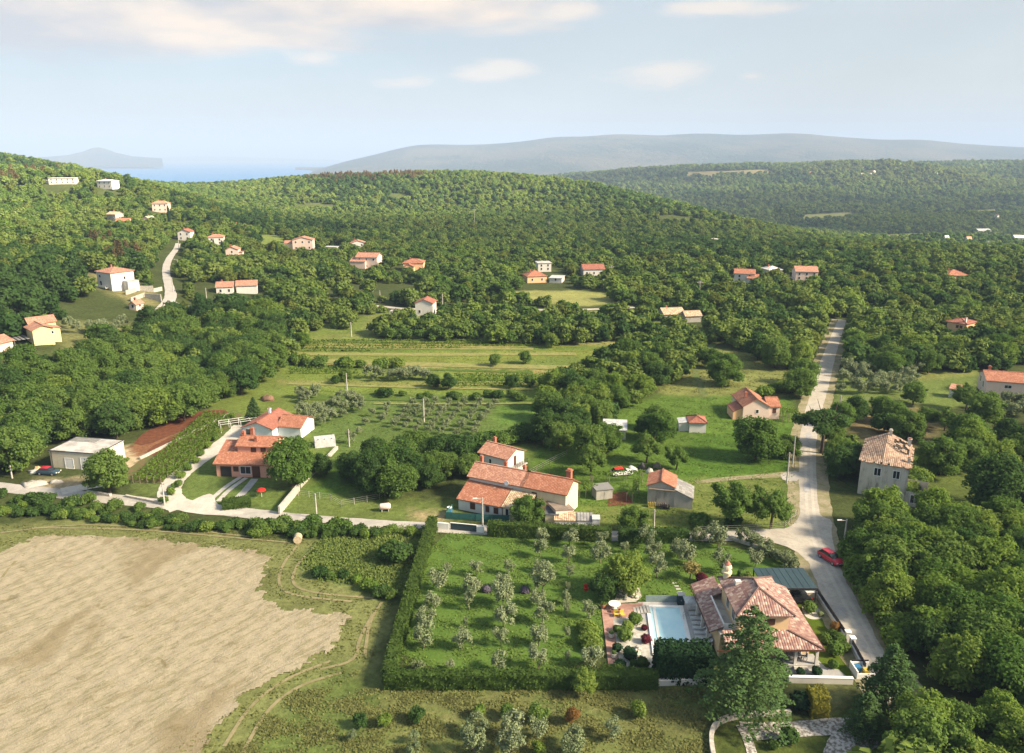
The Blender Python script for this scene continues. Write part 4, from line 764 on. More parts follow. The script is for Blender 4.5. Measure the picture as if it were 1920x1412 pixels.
# ------------------------------------------------------------------ shrubs: hedgerow by the hay field, roadside, terraces
def shrubs(line, n, sr, group, label, spread=4., tones=(0, 1, 0, 2)):
    for k in range(n):
        t = (k + random.random()) / n * (len(line) - 1); i = min(int(t), len(line) - 2); a, c = line[i], line[i + 1]; u = t - i
        q = P(a[0] + (c[0] - a[0]) * u, a[1] + (c[1] - a[1]) * u + random.uniform(-spread, spread)); x, y = np.array([q.x]), np.array([q.y])
        if any(path_dist(x, y, p)[0] < w - .6 for p, w in ROADS): continue
        tg = random.choice(tones); tg_n = ('mid green', 'dark green', 'fresh green')[tg]
        if count('shrub') > 285: return
        o = tag(link('shrub', K['shrub'][tg], None, (q.x, q.y, q.z - .1), random.uniform(0, 6), random.uniform(*sr)), f'{tg_n} {label}', 'shrub', f'{tg_n} shrubs, {group}')
shrubs([(-30,958),(80,962),(160,968),(300,984),(420,995),(560,1000),(700,998),(800,1000)], 110, (.5, .92), 'hedgerow above the hay field', 'shrub in the hedgerow between hay field and lane', 9, (0, 1, 1, 2))
shrubs([(-30,930),(60,940),(100,946),(200,952),(300,966)], 14, (.7, 1.3), 'bank left of the lane', 'tall shrub on the bank left of the lane', 8, (0, 1))
shrubs([(480,994),(600,998),(800,994)], 30, (.8, 1.4), 'clump hiding the lane', 'large shrub hiding the lane before the meadow', 5, (0, 1))
shrubs([(600,1075),(690,1100),(735,1130)], 9, (.6, 1.), 'rough plot', 'shrub at the lower edge of the rough plot', 6, (0, 1, 2)); shrubs([(735,1050),(745,1052)], 2, (1.3, 1.6), 'rough plot middle', 'large dark shrub in the rough plot', 3, (1,)); shrubs([(604,1075)], 0, (1, 1), '', '') 
shrubs([(1600,1040),(1620,1090),(1660,1160),(1690,1220)], 22, (1.2, 1.9), 'right roadside', 'shrub along the right edge of the near road', 8, (2, 0, 2)); shrubs([(1558,985),(1552,930),(1548,880)], 16, (1.1, 1.8), 'foot of the thicket by the ruin', 'shrub between road and ruin', 5, (0, 1))
shrubs([(540,682),(600,688),(760,694)], 14, (1.2, 1.8), 'upper terrace edge', 'shrub along the upper terrace edge', 4, (0, 2)); shrubs([(700,742),(850,746),(990,748)], 12, (.8, 1.3), 'terrace below the vines', 'shrub along the terrace above the olive fan', 4, (0, 1))
shrubs([(730,632),(760,634),(830,636)], 8, (1.6, 2.2), 'belt foot', 'shrub at the foot of the tree belt', 3, (0, 1)); shrubs([(1420,742),(1490,735),(1530,720)], 8, (1.2, 1.8), 'road bend', 'shrub at the roadside meadow', 5, (0, 2))
shrubs([(1300,985),(1345,992),(1380,990)], 6, (1., 1.4), 'field corner', 'garden shrub in the field corner by the lane', 4, (0, 1)); shrubs([(900,838),(960,830),(1010,815)], 14, (1.4, 2.0), 'edge of the orchard field', 'shrub along the path behind the white house', 5, (0, 1, 0))
shrubs([(1700,930),(1730,900),(1750,870)], 12, (1.1, 1.7), 'ivy slope by the ruin', 'shrub on the overgrown slope right of the ruin', 8, (2, 0)); shrubs([(1100,1180),(1104,1200),(1108,1225)], 7, (.8, 1.1), 'brick path bushes', 'fresh green bush along the brick path', 4, (2,))
shrubs([(330,905),(440,835)], 8, (.8, 1.1), 'drive side bushes', 'bush on the garden side of the white drive', 3, (1, 0)); shrubs([(395,870),(420,850),(440,840)], 5, (1., 1.4), 'behind pink house', 'dark bush at the left end of the pink house', 3, (1,))
# tall grass on the rough plot
def tall_grass():
    poly = near([(585,1030),(620,992),(810,988),(748,1120),(690,1100),(600,1088),(562,1062)]); pts = np.array(poly); x, y = scatter(pts[:, 0].min(), pts[:, 0].max(), pts[:, 1].min(), pts[:, 1].max(), .62)
    k = inpoly(x, y, poly); x, y = x[k], y[k]; n = len(x) * 9; X = np.repeat(x, 9) + rng.normal(size=n) * .3; Y = np.repeat(y, 9) + rng.normal(size=n) * .3
    hh = .5 + .35 * np.sin(X * .5) * np.cos(Y * .45) + rng.uniform(-.2, .3, n); V, Q = leaf_quads(np.stack([X, Y, np.abs(hh) * .3], 1), np.stack([rng.normal(size=n) * .8, -np.ones(n) * .4, rng.uniform(.3, 1.2, n)], 1), .26 * rng.uniform(.6, 1.3, n))
    tag(link('tall_grass', mesh_np('tall_grass', V, Q, M.leaf_tallgrass)), 'uncut tall grass between the hay field and the long hedge', 'grass', None, 'stuff')
tall_grass()
def turf(name, label, poly, n, size, mat, zmax=.08, hole=None):
    pts = np.array(near(poly)); x = rng.uniform(pts[:, 0].min(), pts[:, 0].max(), n); y = rng.uniform(pts[:, 1].min(), pts[:, 1].max(), n)
    k = inpoly(x, y, [tuple(p) for p in pts]) & (np.sin(x * 1.1 + 2 * np.sin(y * .7)) + np.cos(y * 1.3 + x * .4) + rng.normal(size=n) * .9 > .2)
    x, y = x[k], y[k]; m = len(x); V, Q = leaf_quads(np.stack([x, y, rng.uniform(.0, zmax, m) + .03], 1), np.stack([rng.normal(size=m) * .5, rng.normal(size=m) * .5, np.ones(m)], 1), size * rng.uniform(.5, 1.4, m)); tag(link(name, mesh_np(name, V, Q, mat)), label, 'grass', None, 'stuff')
M.turf = leaf_mat('lawn_grass_blades', (.104, .175, .038), (.126, .19, .046), .4); M.turf_dry = leaf_mat('dry_grass_blades', (.135, .158, .055), (.18, .185, .07), .4)
turf('lawn_grass', 'short grass tufts over the orchard lawn', [(822,998),(1290,1012),(1400,1032),(1310,1128),(1130,1128),(1132,1258),(740,1258)], 60000, .20, M.turf)
turf('meadow_grass', 'mixed dry and green grass tufts of the front meadow', [(560,1292),(1325,1292),(1335,1420),(400,1420)], 50000, .2, M.turf_dry, .06); turf('meadow_grass', 'grass tufts on the paddock meadow around the stone barn', [(1140,770),(1240,745),(1480,748),(1495,985),(1100,985),(1000,860)], 45000, .22, M.turf, .05)
turf('meadow_grass', 'grass tufts of the fenced meadow left of the far road', [(1230,735),(1320,660),(1480,660),(1480,745)], 14000, .3, M.turf_dry, .08); turf('meadow_grass', 'rough grass over the terraced fields', [(530,640),(1220,635),(1060,725),(1000,830),(640,880),(540,760)], 24000, .3, M.turf, .08)
turf('stubble', 'loose straw stalks along the edge of the hay field', [(-60,985),(340,985),(590,1012),(560,1080),(740,1130),(690,1260),(400,1420),(300,1420),(640,1200),(640,1150),(500,1120),(500,1040),(100,1005),(-60,1050)], 40000, .26, M.turf_dry, .06)
# ------------------------------------------------------------------ clipped hedges and vines
def hedge(label, pts, w, h, mat=None, dens=26, size=.2, name='hedge', z=0., world=False, cat='hedge', group=None):
    p = [Vector(q) if world else P(*q) for q in pts]; Cn = []; Nn = []; b = MB(); org = p[0].copy()
    for a, c in zip(p[:-1], p[1:]):
        d = (c - a); d.z = 0; l = d.length; d.normalize(); nx = Vector((-d.y, d.x, 0)); i0 = a - org
        q = [i0 - nx * (w * .42), i0 + d * l - nx * (w * .42), i0 + d * l + nx * (w * .42), i0 + nx * (w * .42)]; b.prism([(v.x, v.y) for v in q], -.1, h * .93)
        for (area, f) in ((l * w, 't'), (l * h, 'f'), (l * h, 'b'), (w * h, 's'), (w * h, 'e')):
            n = int(area * dens); u = rng.uniform(0, l, n); v = rng.uniform(-.5, .5, n) * w; z_ = rng.uniform(.02, 1, n) * h; jt = rng.normal(size=n) * .06
            if f == 't': z_ = h + jt + .16 * np.sin(u * 1.3) * np.sin(u * .37 + 1) + .05 * np.sin(u * 4.1); nn = Vector((0, 0, 1))
            elif f == 'f': v = np.full(n, -.5 * w) + jt + .12 * np.sin(u * 1.7 + z_ * 2); nn = -nx
            elif f == 'b': v = np.full(n, .5 * w) + jt; nn = nx
            elif f == 's': u = jt; nn = -d
            else: u = l + jt; nn = d
            Cn.append(np.stack([i0.x + d.x * u + nx.x * v, i0.y + d.y * u + nx.y * v, z_], 1)); Nn.append(np.array(nn)[None] + rng.normal(size=(n, 3)) * .55)
    V, Q = leaf_quads(np.vstack(Cn), np.vstack(Nn), size * rng.uniform(.7, 1.35, sum(map(len, Cn)))); nv = len(V)
    me = bpy.data.meshes.new(name); me.from_pydata(V.tolist() + b.v, [], Q.tolist() + [tuple(i + nv for i in f) for f in b.f]); me.materials.append(mat or M.leaf_hedge); me.update()
    return tag(link(name, me, None, (org.x, org.y, z)), label, cat, group)
hedge('long clipped laurel hedge along the left side of the orchard lawn', [(729,1282),(770,1130),(812,988)], 1.5, 2.0)
hedge('clipped laurel hedge along the front of the orchard lawn', [(722,1288),(1232,1288)], 1.4, 2.0)
hedge('clipped hedge behind the olive lawn, right of the white gate', [(915,1003),(1145,1014)], 1.5, 2.3, M.leaf_hedge); hedge('short end piece of the back hedge beside the lane', [(1160,1016),(1290,1016)], 1.5, 2.2, M.leaf_dark)
hedge('tall dark cypress hedge between pool and meadow', [(1228,1268),(1330,1268)], 3.2, 3.9, M.leaf_cypress, 24, .26); hedge('low clipped hedge on the pink house lawn', [(418,952),(470,945)], 3.2, 1.1, M.leaf_hedge)
hedge('short laurel hedge before the rock garden', [(1130,1268),(1222,1280)], 1.2, 1.4, M.leaf_hedge)
hedge('yellow-topped clipped conifer hedge right of the cedar', [(1515,1335),(1546,1335)], 2.2, 2.6, M.leaf_yellow, 26, .22)
def vine_row(a, c, label, h=1.25, w=.42, posts=7, dens=40):
    p0, p1 = P(*a), P(*c); d = p1 - p0; l = d.length; d.normalize(); nx = Vector((-d.y, d.x, 0)); n = int(l * dens); t = thing('vine_row', label, 'vine row', p0, 0, 'vine rows by the drive')
    u = rng.uniform(0, l, n); v = rng.normal(size=n) * w * .32; z_ = np.clip(rng.normal(.85, .24, n), .35, h + .1) + .1 * np.sin(u * 3)
    V, Q = leaf_quads(np.stack([d.x * u + nx.x * v, d.y * u + nx.y * v, z_], 1), rng.normal(size=(n, 3)) + np.array((0, 0, .5)), .24 * rng.uniform(.6, 1.4, n)); link('foliage', mesh_np('vine_foliage', V, Q, M.leaf_vine), t)
    for k in range(posts): q = d * (l * k / (posts - 1)); MB().tube((q.x, q.y, -.2), (q.x, q.y, h + .25), .05, .045, 5).build('post', M.wood, t)
for k in range(7):
    t = k / 6; vine_row((250 + t * 78, 906 + t * 2 - (t > .8) * 10), (388 + t * 50, 778 + t * 6), f'leafy vine row on stakes, {ORD[k]} from the woodland side of the vineyard')
for k in range(12): q = P(308 + k * 11.5, 938 - k * 14.0 + (4 if k < 3 else 0)); tag(link('shrub', K['shrub'][2 if k % 2 else 0], None, q, k, .72), 'low rounded lavender-like bush along the left edge of the white drive', 'shrub', 'low bushes edging the drive')
# terraced vines far out: low green rows that read as one crop
def crop(label, poly, rows_dir, step, h=.8):
    pts = np.array(near(poly)); x0, y0 = pts.min(0); x1, y1 = pts.max(0); ang = rows_dir; Cn = []
    for yy in np.arange(y0, y1, step):
        n = int((x1 - x0) * 10); x = rng.uniform(x0, x1, n); y = yy + (x - x0) * math.tan(ang) + rng.normal(size=n) * .18; k = inpoly(x, y, [tuple(p) for p in pts]); Cn.append(np.stack([x[k], y[k], np.abs(rng.normal(.55, .25, k.sum())) * h / .8], 1))
    Cn = np.vstack(Cn); Cn[:, 2] += hgt(Cn[:, 0], Cn[:, 1]); V, Q = leaf_quads(Cn, rng.normal(size=Cn.shape) + np.array((0, -.3, .6)), .42 * rng.uniform(.6, 1.3, len(Cn))); tag(link('vine_crop', mesh_np('vine_crop', V, Q, M.leaf_vine)), label, 'vines', None, 'stuff')
crop('rows of young vines on the terrace right of the olive row', [(850,702),(1050,702),(1060,722),(860,728)], 0, 2.4); crop('vine rows on the upper pale terrace', [(540,640),(1010,634),(1020,648),(540,664)], .01, 3.4, .6); crop('vine rows on the left terrace', [(545,690),(640,692),(690,705),(540,704)], 0, 2.4)
# ------------------------------------------------------------------ buildings
def walls(b, x0, y0, w, d, z0, h, roof, rise):
    """solid wall block with its gables; the roof covers the top"""
    x1, y1 = x0 + w, y0 + d; c = [(x0, y0), (x1, y0), (x1, y1), (x0, y1)]; zt = {k: z0 + h for k in range(4)}
    if roof == 'shed_b': zt[2] = zt[3] = z0 + h + rise
    if roof == 'shed_f': zt[0] = zt[1] = z0 + h + rise
    if roof == 'shed_l': zt[0] = zt[3] = z0 + h + rise
    if roof == 'shed_r': zt[1] = zt[2] = z0 + h + rise
    for k in range(4):
        j = (k + 1) % 4; p = [(*c[k], z0 - .6), (*c[j], z0 - .6), (*c[j], zt[j])]
        if roof == 'gx' and k in (1, 3) or roof == 'gy' and k in (0, 2): p.append(((c[k][0] + c[j][0]) / 2, (c[k][1] + c[j][1]) / 2, z0 + h + rise))
        p.append((*c[k], zt[k])); b.face(p)
    if roof in ('flat', 'hip'): b.face([(*q, z0 + h) for q in c])
    return b
def roofs(b, x0, y0, w, d, z0, h, roof, rise, ov=.35, t=.15, ridge=.5):
    e = .02; z = z0 + h + e + t; cx, cy = x0 + w / 2, y0 + d / 2; x1, y1 = x0 + w, y0 + d
    if roof == 'gx':
        s = rise / (d / 2); zo = z - s * ov
        b.plane([(x0 - ov, y0 - ov, zo), (x1 + ov, y0 - ov, zo), (x1 + ov, cy, z + rise), (x0 - ov, cy, z + rise)], t); b.plane([(x1 + ov, y1 + ov, zo), (x0 - ov, y1 + ov, zo), (x0 - ov, cy, z + rise), (x1 + ov, cy, z + rise)], t)
        b.box(x0 - ov, x1 + ov, cy - .14, cy + .14, z + rise - .08, z + rise + .07)
    elif roof == 'gy':
        s = rise / (w / 2); zo = z - s * ov
        b.plane([(x0 - ov, y0 - ov, zo), (cx, y0 - ov, z + rise), (cx, y1 + ov, z + rise), (x0 - ov, y1 + ov, zo)], t); b.plane([(cx, y0 - ov, z + rise), (x1 + ov, y0 - ov, zo), (x1 + ov, y1 + ov, zo), (cx, y1 + ov, z + rise)], t)
        b.box(cx - .14, cx + .14, y0 - ov, y1 + ov, z + rise - .08, z + rise + .07)
    elif roof == 'hip':
        m = min(w, d) / 2 + ov; s = rise / m; xa, xb, ya, yb = x0 - ov, x1 + ov, y0 - ov, y1 + ov
        if w >= d: r0, r1 = (xa + m * (1 if ridge else 1), cy, z + rise), (xb - m, cy, z + rise)
        else: r0, r1 = (cx, ya + m, z + rise), (cx, yb - m, z + rise)
        A, B_, C_, D = (xa, ya, z), (xb, ya, z), (xb, yb, z), (xa, yb, z)
        if w >= d: b.plane([A, B_, r1, r0], t); b.plane([B_, C_, r1], t); b.plane([C_, D, r0, r1], t); b.plane([D, A, r0], t)
        else: b.plane([A, B_, r0], t); b.plane([B_, C_, r1, r0], t); b.plane([C_, D, r1], t); b.plane([D, A, r0, r1], t)
        for p, q in ((A, r0), (B_, r0 if w < d else r1), (C_, r1), (D, r1 if w < d else r0), (r0, r1)): b.tube(p, (q[0] + .001, q[1], q[2]), .13, .13, 6)
    elif roof.startswith('shed'):
        k = roof[-1]; L_ = d if k in 'bf' else w; s = rise / L_; lo, hi = z - s * ov, z + rise + s * ov
        zz = {'b': (lo, lo, hi, hi), 'f': (hi, hi, lo, lo), 'l': (hi, lo, lo, hi), 'r': (lo, hi, hi, lo)}[k]
        b.plane([(x0 - ov, y0 - ov, zz[0]), (x1 + ov, y0 - ov, zz[1]), (x1 + ov, y1 + ov, zz[2]), (x0 - ov, y1 + ov, zz[3])], t)
    else: b.box(x0 - ov, x1 + ov, y0 - ov, y1 + ov, z0 + h + .003, z0 + h + t)
    return b
class House:
    """front wall foot runs from pixel A to pixel B; d metres deep, h metres to the eaves"""
    def __init__(s, name, label, A, B, d, h, roof, rise, wm, rm, group=None, cat='house', ov=.35, w=None, rot=None):
        a = P(*A); b = P(*B); s.w = w or (Vector((b.x, b.y)) - Vector((a.x, a.y))).length; rz = math.atan2(b.y - a.y, b.x - a.x) if rot is None else R(rot); s.d = d; s.h = h; s.wm = wm; s.rm = rm
        s.o = thing(name, label, cat, (a.x, a.y, min(a.z, b.z) if abs(a.z - b.z) > .05 else a.z), rz, group); s.blk(0, 0, s.w, d, 0, h, roof, rise, ov=ov)
    def blk(s, x0, y0, w, d, z0, h, roof, rise, wm=None, rm=None, ov=.35):
        s.b = (x0, y0, w, d, z0); s.last = walls(MB(), x0, y0, w, d, z0, h, roof, rise).build('wall', wm or s.wm, s.o)
        if roof: s.roof = roofs(MB(), x0, y0, w, d, z0, h, roof, rise, ov).build('roof', rm or s.rm, s.o)
        return s
    def win(s, face, u, z, w=.9, h=1.1, kind='w'):
        """opening on a wall of the last block: u metres from its left end seen from outside, z = sill"""
        x0, y0, bw, bd, z0 = s.b
        O, ax, nr = {'F': ((x0, y0), (1, 0), (0, -1)), 'R': ((x0 + bw, y0), (0, 1), (1, 0)), 'B': ((x0 + bw, y0 + bd), (-1, 0), (0, 1)), 'L': ((x0, y0 + bd), (0, -1), (-1, 0))}[face]
        def bx(b, ua, ub, za, zb, o0, o1):
            p = [(O[0] + ax[0] * q + nr[0] * o, O[1] + ax[1] * q + nr[1] * o) for q, o in ((ua, o0), (ub, o0), (ub, o1), (ua, o1))]
            if ax[0] * nr[1] - ax[1] * nr[0] < 0: p.reverse()
            return b.prism(p, za, zb)
        z = z + z0; f = MB(); t = .1; nm = {'w': 'window', 'k': 'window', 's': 'window', 'd': 'door', 'g': 'garage_door', 'gw': 'garage_door', 'h': 'opening'}[kind]
        bx(f, u - t, u, z - t, z + h + t, -.05, .05); bx(f, u + w, u + w + t, z - t, z + h + t, -.05, .05); bx(f, u, u + w, z + h, z + h + t, -.05, .05); bx(f, u, u + w, z - t, z, -.05, .08)
        o = f.build(nm, {'s': M.brown, 'd': M.brown, 'g': M.brown, 'h': s.wm}.get(kind, M.frame), s.o)
        p = MB(); bx(p, u, u + w, z, z + h, -.04, .025)
        p.build({'w': 'pane', 'k': 'pane', 's': 'shutter', 'd': 'door_leaf', 'g': 'door_leaf', 'gw': 'door_leaf', 'h': 'dark_interior'}[kind], {'w': M.glass, 'k': M.glass, 's': M.brown, 'd': M.brown, 'g': M.dark, 'gw': M.white_gloss, 'h': M.dark}[kind], o)
        if kind == 'k' and w > .8:
            mu = MB(); bx(mu, u + w / 2 - .035, u + w / 2 + .035, z, z + h, .026, .045); mu.build('mullion', M.frame, o)
        return s
    def chim(s, x, y, z, h=1.1, w=.5, mat=None, cap=None):
        b = MB().box(x - w / 2, x + w / 2, y - w / 2, y + w / 2, z - .9, z + h); b.box(x - w * .65, x + w * .65, y - w * .65, y + w * .65, z + h + .002, z + h + .14); c = b.build('chimney', mat or M.brick, s.roof)
        MB().box(x - w * .42, x + w * .42, y - w * .42, y + w * .42, z + h + .145, z + h + .34).build('chimney_cap', cap or M.brick, c); return s
    def gutter(s, y=None, z=None): return s
Hs = House
# pink house
a = Hs('house', 'pink two-storey house with orange lean-to roof and dark garage door', (407,893), (508,896), 8.2, 2.7, None, 0, M.pink, M.t_orange)
a.win('F', .9, .05, 1.9, 1.9, 'g').win('F', 3.4, 1.2, .8, .8, 's').win('F', 4.7, .7, 1.9, 1.4, 'k').win('F', 7., .05, 1.3, 2.1, 'd')
w = a.w; b = MB(); b.plane([(-.4, -.5, 2.7), (w + .4, -.5, 2.7), (w + .4, 2.8, 3.95), (-.4, 2.8, 3.95)], .16); b.plane([(-.4, 2.8, 3.95), (3.2, 2.8, 3.95), (3.2, 6.2, 5.1), (-.4, 6.2, 5.1)], .16); b.build('roof', M.t_orange, a.o)
a.blk(3.2, 2.8, w - 3.2, 5.2, 2.4, 2.75, 'gx', 1.0).win('F', 2.7, 1.55, .85, 1.0, 's').win('F', 4.6, 1.3, .8, 1.25, 's'); a.chim(3.5, 5.4, 6.0, .9, .55).chim(4.6, 7, 5.9, 1.2, .6).chim(6.5, 4.0, 5.8, .7, .5)
a.last = walls(MB(), 0, 2.8, 3.2, 3.4, 2.5, 1.2, 'shed_b', 1.1).build('wall', M.pink, a.o)
# white house behind it
a = Hs('house', 'cool white gabled house with half red half orange roof behind the pink house', (457,823), (512,827), 9.5, 2.6, 'gy', 1.3, M.bluewhite, M.t_red); a.win('F', .7, .6, 1.3, 1.7, 'w'); a.chim(3.2, 6, 4.2, .8, .5, M.frame)
a.blk(a.w, 2.5, 5.2, 6.5, 0, 2.5, 'gx', 1.4, M.bluewhite, M.t_orange)
# depot
a = Hs('depot', 'cream flat-roofed depot with two white garage doors at the wood edge', (97,876), (187,883), 7.6, 3.3, 'flat', 0, M.depot, M.flat, ov=.12, cat='building'); w = a.w
a.win('F', 3.2, .05, 1.7, 2.0, 'gw').win('F', 6.6, .05, 2.6, 2.4, 'gw'); b = MB(); [b.box(*q) for q in ((-.16, w + .16, -.16, 0, 3.44, 3.56), (-.16, w + .16, 7.6, 7.76, 3.46, 3.56), (-.16, 0, 0, 7.6, 3.46, 3.55), (w, w + .16, 0, 7.6, 3.46, 3.55))]; b.build('parapet', M.dark, a.o); MB().box(.0, w * .55, 5.4, 7.58, 3.46, 3.5).build('roof_patch', plain('tar_patch', (.16, .16, .16), (.24, .24, .23), 1.2), a.o); MB().tube((.4, -.06, 0), (.4, -.06, 3.3), .05).build('downpipe', M.dark, a.o)
# terrace, two joined houses
A_, B_ = (881,937), (1060,974); pa, pb = P(*A_), P(*B_); mid = pa.lerp(pb, .56); mpx = project(mid.x, mid.y, 0)
a = Hs('terraced_house', 'white-walled left half of the long terrace with small bathroom windows', A_, mpx, 5.6, 4.5, 'gx', 1.45, M.white, M.t_salmon); a.win('F', a.w - 2.0, 2.7, .5, .6, 'k').win('F', a.w - 1.1, 2.7, .5, .6, 'k'); a.chim(.5, 3.6, 5.6, 1.2, .55).chim(4.8, 4.6, 5.0, 1.1, .5).chim(8.4, 4.6, 5.0, 1.0, .5); TERR = a
for k, (dx, dz, r) in enumerate(((a.w - 2.6, 4.55, .42), (a.w - 4.9, 3.0, .35))):
    d = MB(); d.lathe([(.02, 0), (r * .6, .05), (r, .16), (r * .96, .18), (r * .55, .08), (.02, .03)], 14); t = thing('satellite_dish', ('white satellite dish at the eave of the terrace', 'small satellite dish on the white terrace wall')[k], 'satellite dish'); t.parent = None; q = a.o.matrix_basis @ Vector((dx, -.55, dz + .2)); t.location = q; o = d.build('dish', M.white_gloss, t, smooth=True); o.rotation_euler = (R(75), 0, R(-25)); MB().tube((0, .05, -.1), (0, .5, -.25), .03).build('bracket', M.metal, t)
a = Hs('terraced_house', 'cream stained right half of the long terrace with brick chimney', mpx, B_, 5.6, 4.5, 'gx', 1.45, M.cream, M.t_orange); a.win('F', 1.9, 2.9, .7, .8, 's').win('F', 1.9, .9, .7, .9, 's'); a.chim(a.w - 1.0, 4.0, 5.7, 1.3, .8)
# its lower front house and annexe
a = Hs('house', 'low white front house with orange sloping roof and brown shutters', (860,955), (941,971), 4.6, 2.0, 'shed_b', 1.75, M.white, M.t_orange, ov=.3); a.win('F', 2.3, .65, .75, .95, 's').win('F', 5.2, .65, .5, .9, 's').win('F', 6.7, .65, .65, .9, 's')
a = Hs('annexe', 'cream annexe with weathered beige tiles joined to the low front house', (943,972), (985,981), 3.6, 2.1, 'shed_b', 1.3, M.cream, M.t_beige, ov=.25, cat='house'); a.win('F', .5, .15, .55, 1.7, 'k')
# white house above the terrace
a = Hs('house', 'small white two-storey house with balcony above the terrace', (900,889), (951,903), 5.6, 4.4, 'gx', 1.2, M.white, M.t_salmon); a.win('F', 2.2, 2.7, .5, .9, 'w').win('F', 1.2, .4, .6, .8, 'w').win('R', 2.2, 2.5, .6, 1.7, 's').win('R', 1.4, .1, 1.4, 1.7, 'h'); a.chim(.9, 3.6, 5.3, 1.0, .5)
wd = a.w; bb = MB().box(wd + .002, wd + 1.3, .4, 4.9, 2.3, 2.45).build('balcony', M.concrete, a.o); r = MB(); [r.box(wd + 1.24, wd + 1.28, .4, 4.9, z, z + .05) for z in (2.75, 3.05, 3.35)]; [r.box(wd + 1.235, wd + 1.285, y, y + .05, 2.45, 3.4) for y in np.arange(.4, 4.9, .55)]; r.build('railing', M.dark, bb)
# outbuildings in front of the terrace
a = Hs('outbuilding', 'low outbuilding with brown felt roof at the terrace gable', (1042,985), (1078,985), 3.6, 2.2, 'shed_l', .4, M.palepink, plain('brown_felt', (.22, .18, .15), (.16, .13, .11), 1.), ov=.15, cat='shed', rot=22); a.win('R', .9, .9, .6, .7, 'w')
a = Hs('outbuilding', 'slate-roofed lean-to under the cream terrace wall', (1022,984), (1046,986), 2.6, 1.8, 'shed_b', .3, M.cream, plain('dark_felt', (.10, .105, .12), None, 1.), ov=.12, cat='shed', rot=-9)
a = Hs('shed', 'small shed row with patched tile and grey sheet roof behind the hedge', (1040,992), (1082,994), 2.4, 1.5, 'shed_b', .3, M.grey_white, M.t_beige, ov=.12, rot=-4); a.blk(a.w, -.1, 2.4, 2.3, 0, 1.6, 'shed_b', .25, M.grey_white, M.t_grey, ov=.1); a.blk(a.w + 2.4, -.35, 1.2, 1.6, 0, 2.0, 'flat', 0, M.tarp, M.tarp, ov=.05)
# stone barn
a = Hs('barn', 'grey stone barn with orange gable roof and slate lean-to', (1213,946), (1263,951), 5.2, 3.6, 'gy', .95, M.stone, M.t_orange, ov=.25, cat='barn'); a.blk(a.w, -.1, 3.1, 5.2, 0, 1.9, 'shed_l', 1.3, M.stone, M.t_grey, ov=.15)
MB().box(.2, 4.6, -.55, -.02, 3.1, 3.2).build('eave_board', M.wood, a.o)
# ruin
a = Hs('ruined_house', 'derelict two-storey house with sagging mottled tile roof', (1607,925), (1696,941), 12., 6.3, None, 0, M.ruin, M.t_old, cat='ruin'); w = a.w
a.win('F', 2.3, 4.0, 1.0, 1.35, 'k').win('F', 5.3, 4.0, 1.0, 1.35, 'k')
b = MB(); g = random.Random(4); nx, ny = 22, 26
def ruin_z(u, v): x = u * w; return 6.35 + 1.9 * (1 - abs(u - .46) / (.46 if u < .46 else .54)) * min(1, v * 12 / 3.4) - .28 * math.sin(3.1 * u) * math.sin(3.14 * v) * (1 + .5 * math.sin(v * 9 + u * 4)) + g.uniform(-.05, .05)
Zr = [[ruin_z(i / nx, j / ny) for i in range(nx + 1)] for j in range(ny + 1)]
for j in range(ny):
    for i in range(nx):
        u, v = (i + .5) / nx, (j + .5) / ny
        if u > .60 and (v > .45 and v < .95) and math.sin(u * 37 + v * 21) + math.sin(v * 33 - u * 11) > -.3 and i < nx - 2: continue       # fallen in
        if i in (0, nx - 1) and g.random() < .22 or j == 0 and g.random() < .2: continue
        X = lambda k: -.4 + (w + .8) * k / nx; Y = lambda k: -.45 + 12.8 * k / ny
        b.face([(X(i), Y(j), Zr[j][i]), (X(i + 1), Y(j), Zr[j][i + 1]), (X(i + 1), Y(j + 1), Zr[j + 1][i + 1]), (X(i), Y(j + 1), Zr[j + 1][i])], [(X(i), Y(j)), (X(i + 1), Y(j)), (X(i + 1), Y(j + 1)), (X(i), Y(j + 1))])
o = b.build('roof', M.t_old, a.o); sm = o.modifiers.new('thickness', 'SOLIDIFY'); sm.thickness = .16; a.roof = o
b = MB(); [b.box(.1, w - .1, y, y + .16, 5.9, 6.1) for y in np.arange(.6, 11.8, .9)]; [b.tube((w * .46, y, 7.9), (w, y, 6.25), .08, .08, 5) for y in np.arange(5, 11.6, .8)]; b.build('rafters', M.wood, a.o); MB().box(.3, w - .3, .3, 11.7, 4.6, 4.7).build('attic_floor', M.wood, a.o)
a.chim(w * .5, 11.4, 8.0, .9, .5, M.ruin, M.ruin).chim(w * .93, 11.2, 6.7, 1.1, .6, M.ruin).chim(w * .97, 2.2, 6.5, .7, .5, M.ruin); a.blk(w, -1.6, 3.3, 6, 0, 2.7, None, 0).win('F', .8, .7, 1.2, 1.4, 'k')
iv = MB(); t = P(1714, 925); V, Q = blob_leaves([(math.cos(i) * 1.1, i * .9 - 1.5, .9 + .5 * math.sin(i * 2) + (.9 if i > 3 else 0), 1.35) for i in range(9)], 3600, .3, .5, .75); o = link('ivy_mound', mesh_np('ivy_mound', V, Q, M.leaf_mid), None, t + Vector((1.2, 4.5, .4))); tag(o, 'ivy mound swallowing the right side of the ruined house', 'ivy')
